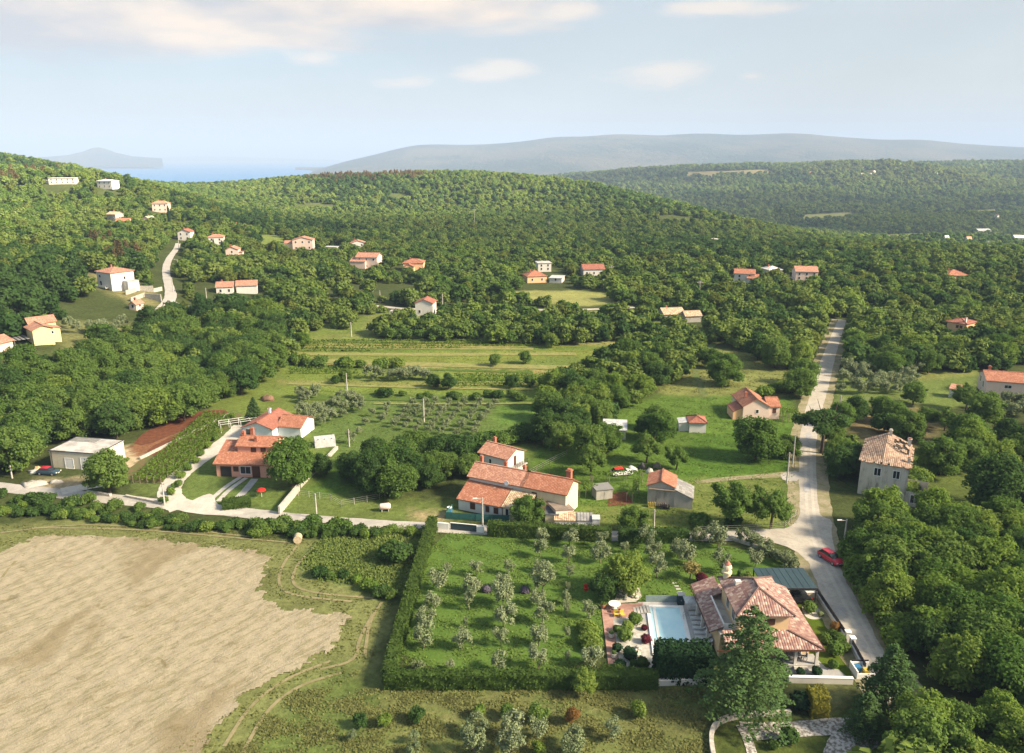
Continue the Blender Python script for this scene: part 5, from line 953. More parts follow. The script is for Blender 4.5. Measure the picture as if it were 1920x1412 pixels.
# long house on the right
a = Hs('house', 'long pale pink house with orange roof at the picture edge', (1847,743), (1962,752), 8.5, 4.1, 'gx', 1.5, M.palepink, M.t_orange); a.win('F', 3.9, 2.5, 1.5, .75, 'k').win('F', 3.9, .3, .8, .9, 'w').win('F', 10, 2.5, 1.5, .75, 'k').win('L', 1.6, 2.3, 1.3, 1.4, 'k').win('L', 4.6, 1.6, 1.3, 1.5, 'k'); a.chim(1.4, 5.4, 5.4, 1., .6)
a = Hs('shed', 'small white shed with reddish roof beside the long pale pink house', (1778,745), (1797,748), 3, 2.2, 'shed_b', .5, M.white, M.t_salmon, ov=.15)
# orange house and paddock sheds
a = Hs('house', 'orange-roofed cream house with a gabled wing by the road', (1392,788), (1441,788), 9, 3.3, 'gy', 1.7, M.palepink, M.t_orange, ov=.3); a.win('F', 2.9, 1.7, .6, .8, 'w'); a.chim(1.5, 4, 4.4, .9, .5); a.blk(a.w, .8, 2.6, 5.5, 0, 3.0, 'gx', 1.3, ov=.25).win('F', 1.1, 1.6, .6, .9, 's'); a.blk(-2.1, .5, 2.1, 5, 0, 1.9, 'shed_r', .9, M.apricot, M.t_red, ov=.15)
a = Hs('shed', 'small grey shed with red hipped roof in the paddock', (1292,811), (1323,812), 4.2, 2.2, 'hip', .9, M.grey_white, M.t_red, ov=.3); a.blk(-2.2, .6, 2.2, 3.4, 0, 1.8, 'shed_r', .3, M.grey_white, M.tarp, ov=.1)
a = Hs('shed', 'low shed with pale corrugated roof among the paddock trees', (1131,823), (1173,825), 5, 2.1, 'shed_b', .5, M.stone, M.tarp, ov=.25)
# yellow house, right
a = Hs('house', 'yellow two-storey house with red roof in the wood right of the road', (1773,627), (1808,633), 6.8, 4.4, 'hip', 1.1, M.apricot, M.t_red, ov=.5); a.win('F', 3, 2.9, .7, .8, 's').win('F', 4.2, 2.9, .7, .8, 's').win('F', 4.6, .5, 1.3, 1.6, 'k'); a.chim(5.2, 1.2, 5., 1.3, .5, M.frame); a.blk(a.w, -.8, 4.2, 5.5, 0, 2.4, 'gx', 1.0, M.apricot, M.t_red, ov=.3)
# left hillside pair
a = Hs('house', 'pale yellow gabled house with stacked orange roofs at the left', (65,648), (104,646), 6.5, 4.8, 'gy', 1.0, M.yellow, M.t_salmon, ov=.5); a.win('R', 1.4, 2.7, .7, 1., 'k').win('R', 3.6, 2.7, .7, 1., 'k').win('F', 4.6, 3.2, .5, .7, 'w'); a.blk(1., 6.5, 6.6, 4.5, 0, 5.4, 'gx', 1.3, ov=.4); a.blk(a.w, 2.6, 2.4, 4, 0, 4.0, 'shed_l', .6, ov=.3)
b = MB(); [b.box(-4.6 + k * 1.05, -3.9 + k * 1.05, .5, 7.5, 2.5, 2.56) for k in range(4)]; [b.tube((x, y, 0), (x, y, 2.5), .06) for x in (-4.4, -.3) for y in (.8, 7)]; b.build('terrace_frame', M.metal, a.o)
a = Hs('house', 'low orange-roofed house cut by the left picture edge', (-22,668), (26,655), 6, 2.6, 'gx', 1.3, M.palepink, M.t_salmon, ov=.4)
# white hillside house
a = Hs('house', 'tall white hillside house with hipped orange roof below the bending road', (184,536), (211,546), 9.2, 6.6, 'hip', 1.5, M.white, M.t_salmon, ov=.4); a.win('F', 1.7, 4.6, 1.0, .9, 'w').win('F', 1.7, 1.6, 1.2, 1.7, 'w').win('R', 5, 3.9, .7, 1.0, 'w'); a.chim(3, 4.4, 7.7, 1., .5); bb = MB().box(-.3, a.w * .8, -1.5, -.002, 1.0, 1.2).build('balcony', M.concrete, a.o); MB().box(-.3, a.w * .8, -1.5, -1.42, 1.2, 2.).build('railing', M.frame, bb); a.blk(a.w, 4.5, 3.2, 4.5, 0, 3.2, 'flat', 0, M.white, M.flat, ov=.1)
b = MB(); 
for k, ((x1, y1), (x2, y2), h_) in enumerate([((236,553),(262,545),1.6), ((262,545),(288,548),1.8), ((246,566),(272,556),1.6), ((272,558),(303,566),1.6), ((288,548),(304,545),1.4), ((300,578),(290,596),1.4)]):
    p, q = P(x1, y1), P(x2, y2); d = q - p; o = MB().box(0, Vector((d.x, d.y)).length, -.15, .15, -1, h_).build('retaining_wall', M.rock, None, p, rotz=math.atan2(d.y, d.x)); tag(o, 'pale stone terrace wall ' + ['at the corner of the tall white house', 'above the garden steps of the tall white house', 'lowest left in the terraces below the tall white house', 'lowest right beside the bending road', 'topmost, touching the road verge', 'across the road mouth at the junction'][k], 'wall', 'garden terrace walls')
# small white house above the lane
a = Hs('house', 'small white gabled house standing alone by the valley lane', (779,593), (812,594), 7, 5.0, 'gy', 1.4, M.white, M.t_red, ov=.35); a.win('F', 1.2, 1.4, .8, 1., 'w'); a.rm = M.t_salmon
a = Hs('garden_store', 'low white garden store left of the lone white house', (731,593), (760,594), 3, 1.9, 'flat', 0, M.white, M.flat, ov=.05, cat='shed'); a.win('F', 2.6, .1, .7, 1.6, 'd')
# houses far up the valley: label, left px, right px, base py, depth, h, roof, wall, roof mat, second block
FARH = [('long white modern villa high on the left hillside', 92,142,346,9,4.5,'flat',0,M.white,M.white,(-4,2,6,6,2.6,'flat',0)), ('flat white modern house right of the long hillside villa',183,217,351,8,5,'hip',1.0,M.white,M.flat,None), ('highest beige-roofed house above the cypress',286,312,396,7,5.5,'hip',1.6,M.palepink,M.t_salmon,None),
 ('half-hidden beige stone house left of the hillside road',201,222,412,7,4.,'gx',1.4,M.stone,M.t_beige,None), ('low orange roof below the beige stone house',218,243,423,7,3,'gx',1.4,M.palepink,M.t_orange,None), ('narrow pale house between the hillside trees',268,283,424,7,5,'gy',1.3,M.palepink,M.t_beige,None),
 ('white gabled house at the top of the bending road',334,357,450,7,5,'gy',1.4,M.white,M.t_red,None), ('white house behind the cypresses with a tiled hip',390,420,458,8,4.5,'hip',1.5,M.white,M.t_salmon,None), ('pinkish house right of the cypresses',424,446,483,8,4.5,'gy',1.3,M.palepink,M.t_salmon,(5,1,3,5,3,'flat',0)), ('small cream house alone in the wood above the others',432,452,431,7,3.2,'hip',1.3,M.palepink,M.t_beige,None),
 ('large pink-walled hillside farm with long tiled roofs',549,583,467,9,6,'gy',1.6,M.palepink,M.t_salmon,(-5,2,5,7,4,'gx',1.2)), ('flat white hall behind the farm',606,634,468,6,2.2,'flat',0,M.white,M.tarp,None), ('small white gabled house behind the big pale house',658,684,470,8,5,'gy',1.4,M.white,M.t_salmon,None), ('big pale three-block house in the middle of the hamlet',668,709,502,9,6,'gx',1.8,M.palepink,M.t_salmon,(-2.5,-2,8,5,4,'shed_b',1.5)),
 ('apricot house with several orange roofs at the hamlet edge',756,794,508,9,4.2,'hip',1.7,M.apricot,M.t_orange,(1,-4,5,4,3,'gy',1.2)), ('low orange hipped house by the pale meadow',989,1026,531,9,3,'hip',2.2,M.apricot,M.t_orange,None), ('white flat-topped house behind the orange hipped house',1009,1034,510,8,4.5,'flat',0,M.white,M.flat,None), ('white walled courtyard house right of the orange hipped house',1030,1052,530,9,2.2,'flat',0,M.white,M.tarp,None),
 ('red-roofed house with white gable near the pole line',1094,1134,518,9,3.4,'gx',2.,M.white,M.t_red,None), ('white house with orange double roof before the right wood',1376,1414,530,9,4.4,'gx',1.6,M.white,M.t_orange,(6,-2,5,4,2.6,'shed_b',1.3)), ('white hip-roofed house between the two roadside houses',1441,1469,519,8,3.2,'hip',1.5,M.white,M.white,None), ('broad white house with brown-pink gable roof at the wood',1491,1533,527,9,4.6,'gx',2.,M.palepink,M.t_salmon,None),
 ('lone orange roof sunk in the right wood',1776,1815,524,9,1.8,'hip',2.2,M.apricot,M.t_orange,None), ('low villa of three orange roofs below the hill road',406,438,550,8,3,'gx',1.5,M.white,M.t_salmon,(7.5,2,8,6,3,'gx',1.6)), ('ruined farm roof in the wood left of the far road',1245,1285,603,8,2.6,'gx',1.6,M.stone,M.t_beige,(7,-3,6,5,2.4,'gx',1.3)), ('tiny red-roofed hut below the bending road',243,259,580,4,2.2,'gy',1.,M.palepink,M.t_salmon,None),
 ('pale farm far out on the right plain',1834,1860,440,10,5,'gx',2,M.white,M.tarp,None), ('white building at the right edge of the plain',1902,1925,455,12,5,'gx',2,M.white,M.tarp,None), ('pair of white huts on the hill flank',1338,1348,459,6,4,'flat',0,M.white,M.white,(9,0,6,5,3,'flat',0))]
for k, (lb, x1, x2, py, d, h_, rf, ri, wm, rm, sec) in enumerate(FARH):
    a = Hs('house', lb, (x1, py), (x2, py + (1.5 if k % 2 else 0)), d, h_, rf, ri, wm, rm, 'houses scattered up the valley', rot=(9, -12, 6, -16, 12, -8, 0, 14)[k % 8]); n = max(1, int(a.w / 3.2))
    for i in range(n): a.win('F', (i + .5) * a.w / n - .4, 1., .8, 1.1, 'w')
    if h_ > 4.2:
        for i in range(n): a.win('F', (i + .5) * a.w / n - .4, h_ - 1.7, .8, 1.1, 'w')
    a.win('R', d * .4, 1.1, .9, 1.1, 'w')
    if rf not in ('flat',): a.chim(a.w * .3, d * .6, h_ + ri * .6, 1.1, .6)
    if sec: a.blk(*sec[:4], 0, sec[4], sec[5], sec[6])
q = P(560, 470)
# villages on the far slopes
for k in range(20):
    if k < 10: px, py = random.uniform(1290, 1900), random.uniform(313, 332)
    elif k < 17: px, py = random.choice((1500, 1580, 1650, 1860)) + random.gauss(0, 26), random.uniform(322, 342)
    else: px, py = random.uniform(1500, 1910), random.uniform(400, 470)
    q = P(px, py)
    if q.y > 3500: continue
    dd = max(1., q.y / 1400); o = MB(); wdt, dp, hh = random.uniform(7, 11) * dd * .5, random.uniform(6, 9) * dd * .5, random.uniform(4, 6)
    t = thing('distant_house', 'tiny white house among the trees of the far valley', 'house', (q.x, q.y, q.z + 1.2), random.uniform(0, 3), 'tiny houses of the far valley'); walls(MB(), 0, 0, wdt, dp, 0, hh, 'gx', 2).build('wall', M.white, t); roofs(MB(), 0, 0, wdt, dp, 0, hh, 'gx', 2).build('roof', random.choice((M.t_salmon, M.white, M.t_orange)), t)
# ------------------------------------------------------------------ the villa with its garden and pool
def villa():
    o = thing('villa', 'tan two-storey villa with mottled hipped tile roofs beside the pool', 'house', (24, 79.6, 0)); X0, Y0 = 24., 79.6
    h = Hs.__new__(Hs); h.o = o; h.wm = M.villa; h.rm = M.t_villa; h.w = 12
    h.blk(.8, 2.6, 10.8, 11.2, 0, 2.85, 'flat', 0, ov=-.05, rm=M.concrete); h.blk(2.9, 2.5, 5.8, 7.9, 2.9, 3.0, 'hip', 1.75, ov=.55); top = h.roof
    h.win('F', 3.1, 1.75, 1.0, .62, 's').win('F', .9, 1.2, .9, 1.1, 's').win('L', 2.4, .9, 1.0, 1.9, 'k').win('L', 5, .9, 1.0, 1.9, 'k')
    MB().box(2.85, 8.75, 2.42, 2.5, 5.72, 5.88).build('eave_band', M.brown, o)
    b = MB(); t = .16; E_ = 2.9; W_ = 4.3     # skirt roof: right, front, back-left, left strip
    b.plane([(12.2, 0, E_), (12.4, 13.9, E_), (8.72, 13.9, W_), (8.72, 2.49, 3.86)], t); b.plane([(12.2, 0, E_), (8.72, 2.49, 3.86), (.9, 2.49, 3.86), (.9, 0.1, E_)], t)
    b.plane([(-.1, 10.4, E_), (2.88, 10.4, 4.15), (2.88, 14.6, 4.15), (-.1, 14.6, E_)], t); b.plane([(-.2, 3.6, E_), (1.45, 3.6, 3.6), (1.45, 10.398, 3.6), (-.2, 10.398, E_)], t); b.plane([(2.9, 10.9, 4.15), (8.7, 10.9, 4.3), (8.7, 13.9, 3.0), (2.9, 14.6, 3.0)], t)
    b.tube((12.2, 0, E_ + .04), (8.74, 2.45, 3.92), .12, .12, 6); lr = b.build('lower_roof', M.t_villa, o)
    b = MB().box(-.22, 12.3, -.06, -.002, 2.68, 2.86).box(12.22, 12.36, .02, 13.9, 2.68, 2.84).box(-.28, -.22, 3.6, 14.6, 2.68, 2.84); b.build('gutter', M.brown, o)
    b = MB().box(1.46, 1.62, 3.9, 10.38, 3.0, 3.75).box(1.62, 2.88, 3.9, 4.02, 3.0, 3.75); b.build('terrace_parapet', M.white_gloss, o)
    c = MB().lathe([(.46, 4.9), (.46, 7.0), (.62, 7.05), (.62, 7.3), (.42, 7.35), (.42, 7.75), (.58, 7.8), (.5, 8.1), (.1, 8.35)], 12, (3.3, 10.2)).build('chimney', M.cream, top, smooth=False); MB().lathe([(.44, 8.3), (.25, 8.5), (.1, 8.72)], 10, (3.3, 10.2)).build('chimney_cap', M.t_red, c)
    MB().box(3.7, 4.4, 7.6, 8.2, 5.6, 7.3).build('chimney', M.white, top); MB().box(6.6, 7.2, 5.9, 6.2, 7.05, 7.2).build('skylight', M.dark, top)
    for x in (9.2, 11.7): MB().box(x - .16, x + .16, .5, .82, 0, 2.85).build('porch_column', M.white, o)
    MB().box(8.0, 12.1, .4, 2.58, 0, .55).build('porch_floor', M.concrete2, o); s = MB(); [s.box(9.0, 10.6, .4 - .32 * (k + 1), .398 - .32 * k, 0, .45 - .12 * k) for k in range(4)]; s.build('steps', M.concrete, o)
    for x in (.25, .25): pass
    for y in (5.4, 8.2, 11.): MB().box(-.05, .25, y, y + .3, 0, 2.8).build('arcade_column', M.white, o)
    h.b = (.8, 2.6, 10.8, 11.2, 0); h.win('F', 8.2, .6, 1.6, 2.0, 'k').win('F', 2., .8, 1.2, 1.3, 's').win('R', 3, .9, 1.1, 1.2, 's').win('R', 7, .9, 1.1, 1.2, 's')
    t = thing('porch_table', 'grey table set on the villa porch', 'table', (X0 + 9.4, Y0 + 1.5, .55)); MB().box(-.8, .8, -.45, .45, .7, .75).build('table_top', M.greyfab, t); [MB().box(x, x + .06, y, y + .06, 0, .7).build('leg', M.dark, t) for x in (-.75, .69) for y in (-.4, .34)]
    for i, dx in enumerate((-1.25, 1.25)): t = thing('porch_chair', ('grey chair at the left end of the porch table', 'grey chair at the right end of the porch table')[i], 'chair', (X0 + 9.4 + dx, Y0 + 1.5, .55), 0 if i == 0 else math.pi); MB().box(-.25, .25, -.25, .25, .4, .46).build('seat', M.greyfab, t); MB().box(-.27, -.21, -.25, .25, .46, .95).build('backrest', M.greyfab, t); [MB().box(x, x + .05, y, y + .05, 0, .4).build('leg', M.dark, t) for x in (-.24, .19) for y in (-.24, .19)]
villa()
sheet('pool_deck', [(1196,1130),(1300,1126),(1322,1150),(1336,1222),(1222,1226)], .10, plain('pale_deck_tiles', (.42, .42, .42), (.34, .34, .345), .9), 0); sheet('brick_terrace', [(1127,1136),(1206,1131),(1197,1158),(1149,1161),(1164,1258),(1142,1260)], .12, plain('rosy_brick_paving', (.38, .24, .20), (.30, .17, .14), 2.2), 0)
sheet('gravel_bed', [(1149,1161),(1198,1158),(1214,1166),(1226,1254),(1164,1258)], .115, plain('pale_bed_gravel', (.46, .45, .42), (.30, .29, .25), 1.2), 0); sheet('gravel_bed', [(1160,1104),(1196,1096),(1206,1128),(1150,1132)], .06, M.gravel, 1)
def pool():
    q = [P(1211,1137), P(1280,1139), P(1303,1232), P(1224,1232)]; t = thing('swimming_pool', 'turquoise swimming pool with white coping beside the villa', 'pool', q[3]); L_ = [v - q[3] for v in q]
    def rim(b, a, c, w, z0, z1):
        d = (c - a).normalized(); n = Vector((-d.y, d.x, 0)); b.prism([(v.x, v.y) for v in (a, c, c + n * w, a + n * w)], z0, z1)
    b = MB(); r = L_; rim(b, r[1], r[0], .55, .0, .28); rim(b, r[2], r[1], .5, .0, .285); rim(b, r[0], r[3], .4, .0, .29); rim(b, r[3], r[2], .5, 0, .295)
    a0, a1 = r[0].lerp(r[1], .17), r[3].lerp(r[2], .17); rim(b, a0, a1, .35, .0, .275); b.build('coping', M.white_gloss, t)
    m, nt, bs = newmat('pool_water'); bs.inputs['Roughness'].default_value = .06; bs.inputs['Specular IOR Level'].default_value = .5; f = noise_node(nt, pos(nt), .5, 4, .6, .6); L(nt, mixc(nt, mrange(nt, f, .35, .65), (.46, .74, .82), (.54, .79, .84)), bs.inputs['Base Color']); bump(nt, bs, noise_node(nt, pos(nt), 2.5, 3), .12, .05)
    MB().face([(v.x, v.y, .2) for v in (a1, r[2], r[1], a0)]).build('water', m, t); MB().face([(v.x, v.y, .205) for v in (r[3], a1, a0, r[0])]).build('spa_water', m, t)
    s = MB(); c = r[1].lerp(r[2], .25); s.tube((c.x - .35, c.y, .2), (c.x - .35, c.y, 1.0), .03); s.tube((c.x - .35, c.y - .5, .2), (c.x - .35, c.y - .5, 1.), .03); s.tube((c.x - .35, c.y, 1.), (c.x + .15, c.y, .95), .03); s.tube((c.x - .35, c.y - .5, 1.), (c.x + .15, c.y - .5, .95), .03); s.build('ladder', M.metal, t)
    b = MB(); n_ = L_[1] - L_[0]; n_.normalize(); b.box(L_[0].x + .1, L_[1].x + .3, L_[0].y + .9, L_[0].y + .95, .1, 1.1); b.build('glass_screen', plain('pool_glass', (.22, .30, .30), None, 1, .1, .6), t)
pool()
LN = None
for k in range(8):
    q = P(1304 + k * 2.6, 1146 + k * 9.2); t = thing('sun_lounger', f'grey-white sun lounger, {ORD[k]} from the parasol along the pool', 'sun lounger', (q.x - .1, q.y, .1), R(-4), 'loungers along the pool')
    if LN is None:
        LN = [MB().box(-.95, .95, -.36, .36, .26, .32), MB().box(-.93, .3, -.33, .33, .32, .42), MB().plane([(.3, -.33, .44), (.97, -.33, .82), (.97, .33, .82), (.3, .33, .44)], .09)]; LN = [b.build(n, m, t).data for b, n, m in zip(LN, ('frame', 'cushion', 'backrest'), (M.frame, M.tarp, M.greyfab))]; LG = MB().box(-.03, .03, -.03, .03, 0, .26).build('leg', M.frame, t, (-.88, -.3, 0)).data
        for p in ((-.88, .3, 0), (.8, -.3, 0), (.8, .3, 0)): link('leg', LG, t, p)
    else:
        for n, d in zip(('frame', 'cushion', 'backrest'), LN): link(n, d, t)
        for p in ((-.88, -.3, 0), (-.88, .3, 0), (.8, -.3, 0), (.8, .3, 0)): link('leg', LG, t, p)
q = P(1296, 1150); t = thing('parasol', 'square grey parasol at the head of the lounger row', 'parasol', (q.x, q.y + .3, .1)); c = MB(); [c.face([(math.cos(a) * 1.3, math.sin(a) * 1.3, 1.75), (math.cos(a + math.pi / 2) * 1.3, math.sin(a + math.pi / 2) * 1.3, 1.75), (0, 0, 2.15)]) for a in [math.pi / 4 + i * math.pi / 2 for i in range(4)]]; c.box(-.95, .95, -.95, .95, 1.62, 1.749); c.build('canopy', M.tarp, t); MB().tube((0, 0, 0), (0, 0, 2.2), .035).build('pole', M.metal, t); MB().box(-.35, .35, -.35, .35, 0, .08).build('base', M.concrete, t)
q = P(1277, 1136); t = thing('pump_cabinet', 'dark green cabinet with stone top at the pool corner', 'cabinet', (q.x, q.y + .4, 0)); MB().box(-.45, .45, -.4, .4, 0, 1.5).build('body', M.asphalt_green, t); MB().box(-.5, .5, -.45, .45, 1.502, 1.62).build('top', M.concrete, t); MB().box(-.05, .0, -.43, -.4, .7, .9).build('handle', M.metal, t)
t = thing('garden_steps', 'broad pale stone steps beside the pool', 'steps', P(1190, 1152)); [MB().box(k * .42, k * .42 + .4, -.1, 1.5, .0, .14 + .07 * k).build('step', M.concrete, t) for k in range(5)]
for k in range(6): q = P(1265 + k * 3.4, 1094 + k * 5.6); tag(MB().box(-.32, .32, -.16, .16, .0, .07).build('stepping_stone', M.concrete, None, q), f'pale stepping stone, {ORD[k]} from the lawn end of the line to the pool', 'stepping stone', 'stepping stones to the pool')
# garden plants and ornaments
def ball(px, py, r, mat, label, zf=.85, cat='bush', name='clipped_bush'):
    q = P(px, py); V, Q = blob_leaves([(0, 0, r * zf, r)] + [(r * .35 * math.cos(i * 2), r * .35 * math.sin(i * 2), r * zf + .1 * i * r, r * .72) for i in range(3)], 420, max(.1, r * .26), .3, .85, (.9, 1.05), .35, .95)
    tag(link(name, mesh_np(name, V, Q, mat), None, (q.x, q.y, .03)), label, cat)
for a in [(1157,1222,.62,M.leaf_cypress,'dark ball bush, upper one in the gravel beside the brick path'),(1180,1236,.85,M.leaf_cypress,'larger dark ball bush among the garden rocks'),(1162,1256,.72,M.leaf_cypress,'dark ball bush at the near end of the gravel bed'),(1204,1252,.75,M.leaf_hedge,'yellowish round bush at the foot of the rock garden'),(1170,1200,.95,M.leaf_mid,'spreading green bush in the middle of the rock garden'),(1190,1170,.85,M.leaf_mid,'mounded conifer near the pool steps'),(1176,1182,.7,M.leaf_lite,'light green mound in the rock garden'),
          (1208,1182,.42,M.leaf_red,'small purple-leaved shrub at the pool edge'),(1211,1206,.62,M.leaf_red,'purple-red maple shrub beside the pool'),(1156,1185,.5,M.leaf_hedge,'small green cushion beside the brick path'),(1188,1250,.5,M.leaf_dark,'low dark cushion between the garden rocks'),(1315,1094,.85,M.leaf_red,'dark purple round tree-shrub behind the villa'),
          (1516,1148,.85,M.leaf_mid,'round clipped bush in the pale stone bed'),(1524,1136,.4,M.leaf_olive,'silvery tuft behind the round clipped bush'),(1538,1156,.4,M.leaf_olive,'white-flowered tuft at the stone bed edge'),(1546,1206,.75,M.leaf_mid,'clipped ball nearest the villa corner'),(1558,1198,.7,M.leaf_hedge,'clipped ball behind in the cluster of five'),(1571,1208,.85,M.leaf_mid,'clipped ball right in the cluster of five'),(1583,1222,.7,M.leaf_mid,'rightmost clipped ball by the gate pillar'),(1564,1228,.95,M.leaf_mid,'largest clipped ball in front of the cluster'),(1566,1184,.7,M.leaf_orange,'bronze bush at the roadside wall'),(1561,1253,.6,M.leaf_mid,'ball-topped bush on the front lawn'),(1500,1266,.5,M.leaf_cypress,'left dark ball by the front steps'),(1530,1266,.6,M.leaf_cypress,'right dark ball by the front steps'),
          (1390,1084,.7,M.leaf_mid,'bush behind the villa roof, left'),(1402,1086,.6,M.leaf_lite,'bush behind the villa roof, right')]: ball(*a)
for k, (px, py, w) in enumerate([(912,1109,11),(984,1111,11)]): ball(px, py, .62, M.lavender, ('grey-violet lavender clump left on the orchard lawn', 'grey-violet lavender clump right on the orchard lawn')[k], .5)
for k, (px, py) in enumerate([(1392,1013),(1412,1022),(1432,1036),(1450,1046),(1468,1058),(1482,1064),(1345,1016),(1309,1012)]): q = P(px, py); t = thing('oleander_shrub', 'grey-green oleander growing along the low lane wall', 'shrub', (q.x, q.y, 0), k, 'oleanders along the lane wall'); link('foliage', OL[k % 4], t, (0, 0, -.6), 0, (.95, .95, .85))
for k in range(16):
    g = random.Random(k + 3); q = P(g.uniform(1180, 1212), g.uniform(1195, 1252)) if k > 5 else P(g.uniform(1165, 1200), g.uniform(1100, 1126)); V, Q = ico((0, 0, .1), g.uniform(.22, .45), .7); V *= 1 + .18 * np.random.default_rng(k).normal(size=V.shape); tag(link('garden_rock', mesh_np('garden_rock', V, Q, M.rock), None, (q.x, q.y, .1)), 'pale limestone rock lying in the garden by the pool' if k > 5 else 'pale limestone rock in the gravel under the fig tree', 'rock', 'rocks of the pool garden' if k > 5 else 'rocks under the fig tree')
for k, (px, py) in enumerate([(1146,1196),(1151,1234),(1131,1141)]): q = P(px, py); t = thing('planter', ('stone planter in the middle of the brick path', 'stone planter at the near end of the brick path', 'dark terracotta planter at the terrace corner')[k], 'planter', (q.x, q.y, .12)); MB().lathe([(.2, 0), (.34, .1), (.3, .45), (.4, .55), (.36, .58), (.3, .5)], 12).build('pot', (M.white, M.white, M.terracotta)[k], t); V, Q = blob_leaves([(0, 0, .62, .3)], 60, .14); link('foliage', mesh_np('planter_foliage', V, Q, M.leaf_mid), t)
q = P(1152, 1142); t = thing('garden_table', 'round white table on the brick terrace', 'table', (q.x, q.y, .12)); MB().lathe([(.02, .66), (.8, .68), (.8, .74), (.02, .75)], 18).build('table_top', M.white_gloss, t); MB().lathe([(.35, 0), (.1, .1), (.08, .66)], 10).build('pedestal', M.white_gloss, t)
for k, (px, py) in enumerate([(1155,1157),(1167,1158)]): q = P(px, py); t = thing('garden_chair', ('yellow garden chair left on the brick terrace', 'yellow garden chair right on the brick terrace')[k], 'chair', (q.x, q.y, .12), .4 * k); MB().box(-.3, .3, -.28, .28, .36, .42).build('seat', M.yellowp, t); MB().box(-.3, .3, .24, .3, .42, .9).build('backrest', M.yellowp, t); [MB().box(x, x + .05, y, y + .05, 0, .36).build('leg', M.yellowp, t) for x in (-.29, .24) for y in (-.27, .22)]
q = P(1154, 1149); t = thing('fire_pit', 'dark rectangular grill trough on the brick terrace', 'grill', (q.x - .6, q.y, .12)); MB().box(0, 1.3, -.25, .25, .0, .35).build('trough', M.brick, t); MB().box(.08, 1.22, -.17, .17, .352, .4).build('grate', M.dark, t)
q = P(1099, 1106); t = thing('toddler_seat', 'small red plastic seat on the lawn by the fig tree', 'seat', (q.x, q.y, 0)); MB().lathe([(.3, 0), (.34, .35), (.26, .38), (.24, .2)], 14).build('seat', M.redp, t); MB().box(-.3, .3, .2, .3, .3, .75).build('backrest', M.redp, t)
# carport, walls, gate, bins
t = thing('carport', 'dark slate carport roof behind the villa at the road', 'carport', (33.5, 93.2, 0)); MB().box(0, 7.0, 0, 5.4, 2.7, 2.84).build('roof', M.asphalt_green, t); [MB().box(k * .875 - .02, k * .875 + .02, 0, 5.4, 2.842, 2.87).build('roof_seam', M.asphalt_green, t) for k in range(1, 8)]; MB().box(-.06, 7.06, -.06, 0, 2.6, 2.86).build('fascia', M.dark, t)
for x in (.1, 3.5, 6.9):
    for y in (.15, 5.2): MB().box(x - .07, x + .07, y - .07, y + .07, 0, 2.7).build('post', M.dark, t)
def low_wall(name, label, a, c, h, mat, w=.3, cap=None, cat='wall', fence=0, group=None):
    p, q = P(*a), P(*c); d = q - p; l = Vector((d.x, d.y)).length; t = thing(name, label, cat, p, math.atan2(d.y, d.x), group); MB().box(0, l, -w / 2, w / 2, -.3, h).build('wall', mat, t)
    if cap: MB().box(-.03, l + .03, -w / 2 - .04, w / 2 + .04, h + .002, h + .07).build('coping', cap, t)
    if fence:
        f = MB(); [f.box(.05, l - .05, -.03, .03, z, z + .12) for z in np.arange(h + .1, h + fence, .16)]; f.build('fence_slats', M.dark, t)
        for k in range(int(l / 2) + 1): MB().box(k * 2., k * 2. + .08, -.05, .05, h + .07, h + fence + .1).build('post', M.dark, t)
    return t
low_wall('roadside_wall', 'white roadside wall with dark slatted fence between carport and gate', (1531,1118), (1584,1198), .55, M.white, .3, M.white_gloss, 'wall', .6); low_wall('roadside_wall', 'white roadside wall with dark slatted fence from the gate to the bins', (1597,1216), (1622,1262), .55, M.white, .3, M.white_gloss, 'wall', .6)
for k, (px, py) in enumerate([(1588,1202),(1597,1214)]): q = P(px, py); t = thing('gate_pillar', ('far white pillar of the villa gate', 'near white pillar of the villa gate')[k], 'pillar', q); MB().box(-.28, .28, -.28, .28, 0, 1.35).build('shaft', M.white, t); MB().box(-.34, .34, -.34, .34, 1.352, 1.45).build('cap', M.white_gloss, t)
low_wall('garden_wall', 'cream low wall at the end of the carport', (1482,1121), (1531,1120), .8, M.cream, .25, M.white_gloss); low_wall('garden_wall', 'white front wall between the front steps and the bin corner', (1478,1279), (1598,1282), .75, M.white, .35, M.white_gloss); low_wall('garden_wall', 'grey-white retaining wall under the dark cypress hedge', (1234,1285), (1328,1281), .7, M.white, .35, M.white_gloss); low_wall('lane_wall', 'low stone wall curving along the lane behind the oleanders', (1370,1012), (1440,1034), .5, M.rock, .3); low_wall('lane_wall', 'low stone wall from the oleanders to the carport', (1440,1034), (1492,1064), .5, M.rock, .3)
sheet('paved_yard', [(1474,1236),(1532,1236),(1548,1252),(1572,1256),(1596,1277),(1478,1277)], .05, M.concrete2, 0); sheet('stone_bed', [(1503,1134),(1522,1130),(1545,1152),(1540,1162),(1516,1162),(1505,1150)], .055, M.gravel, 2); sheet('carport_floor', [(1425,1108),(1528,1108),(1532,1122),(1440,1122)], .05, M.concrete, 0)
q = P(1606, 1274); t = thing('bin_enclosure', 'low white-walled bin enclosure at the road corner', 'enclosure', q); b = MB().box(0, .15, 0, 2.1, 0, 1.).box(.152, 2.2, 1.95, 2.1, 0, .9).box(.152, 2.2, 0, .15, 0, .7); b.build('wall', M.white_gloss, t); MB().box(.152, 2.2, 2.102, 2.18, 0, 1.1).build('back_panel', M.dark, t)
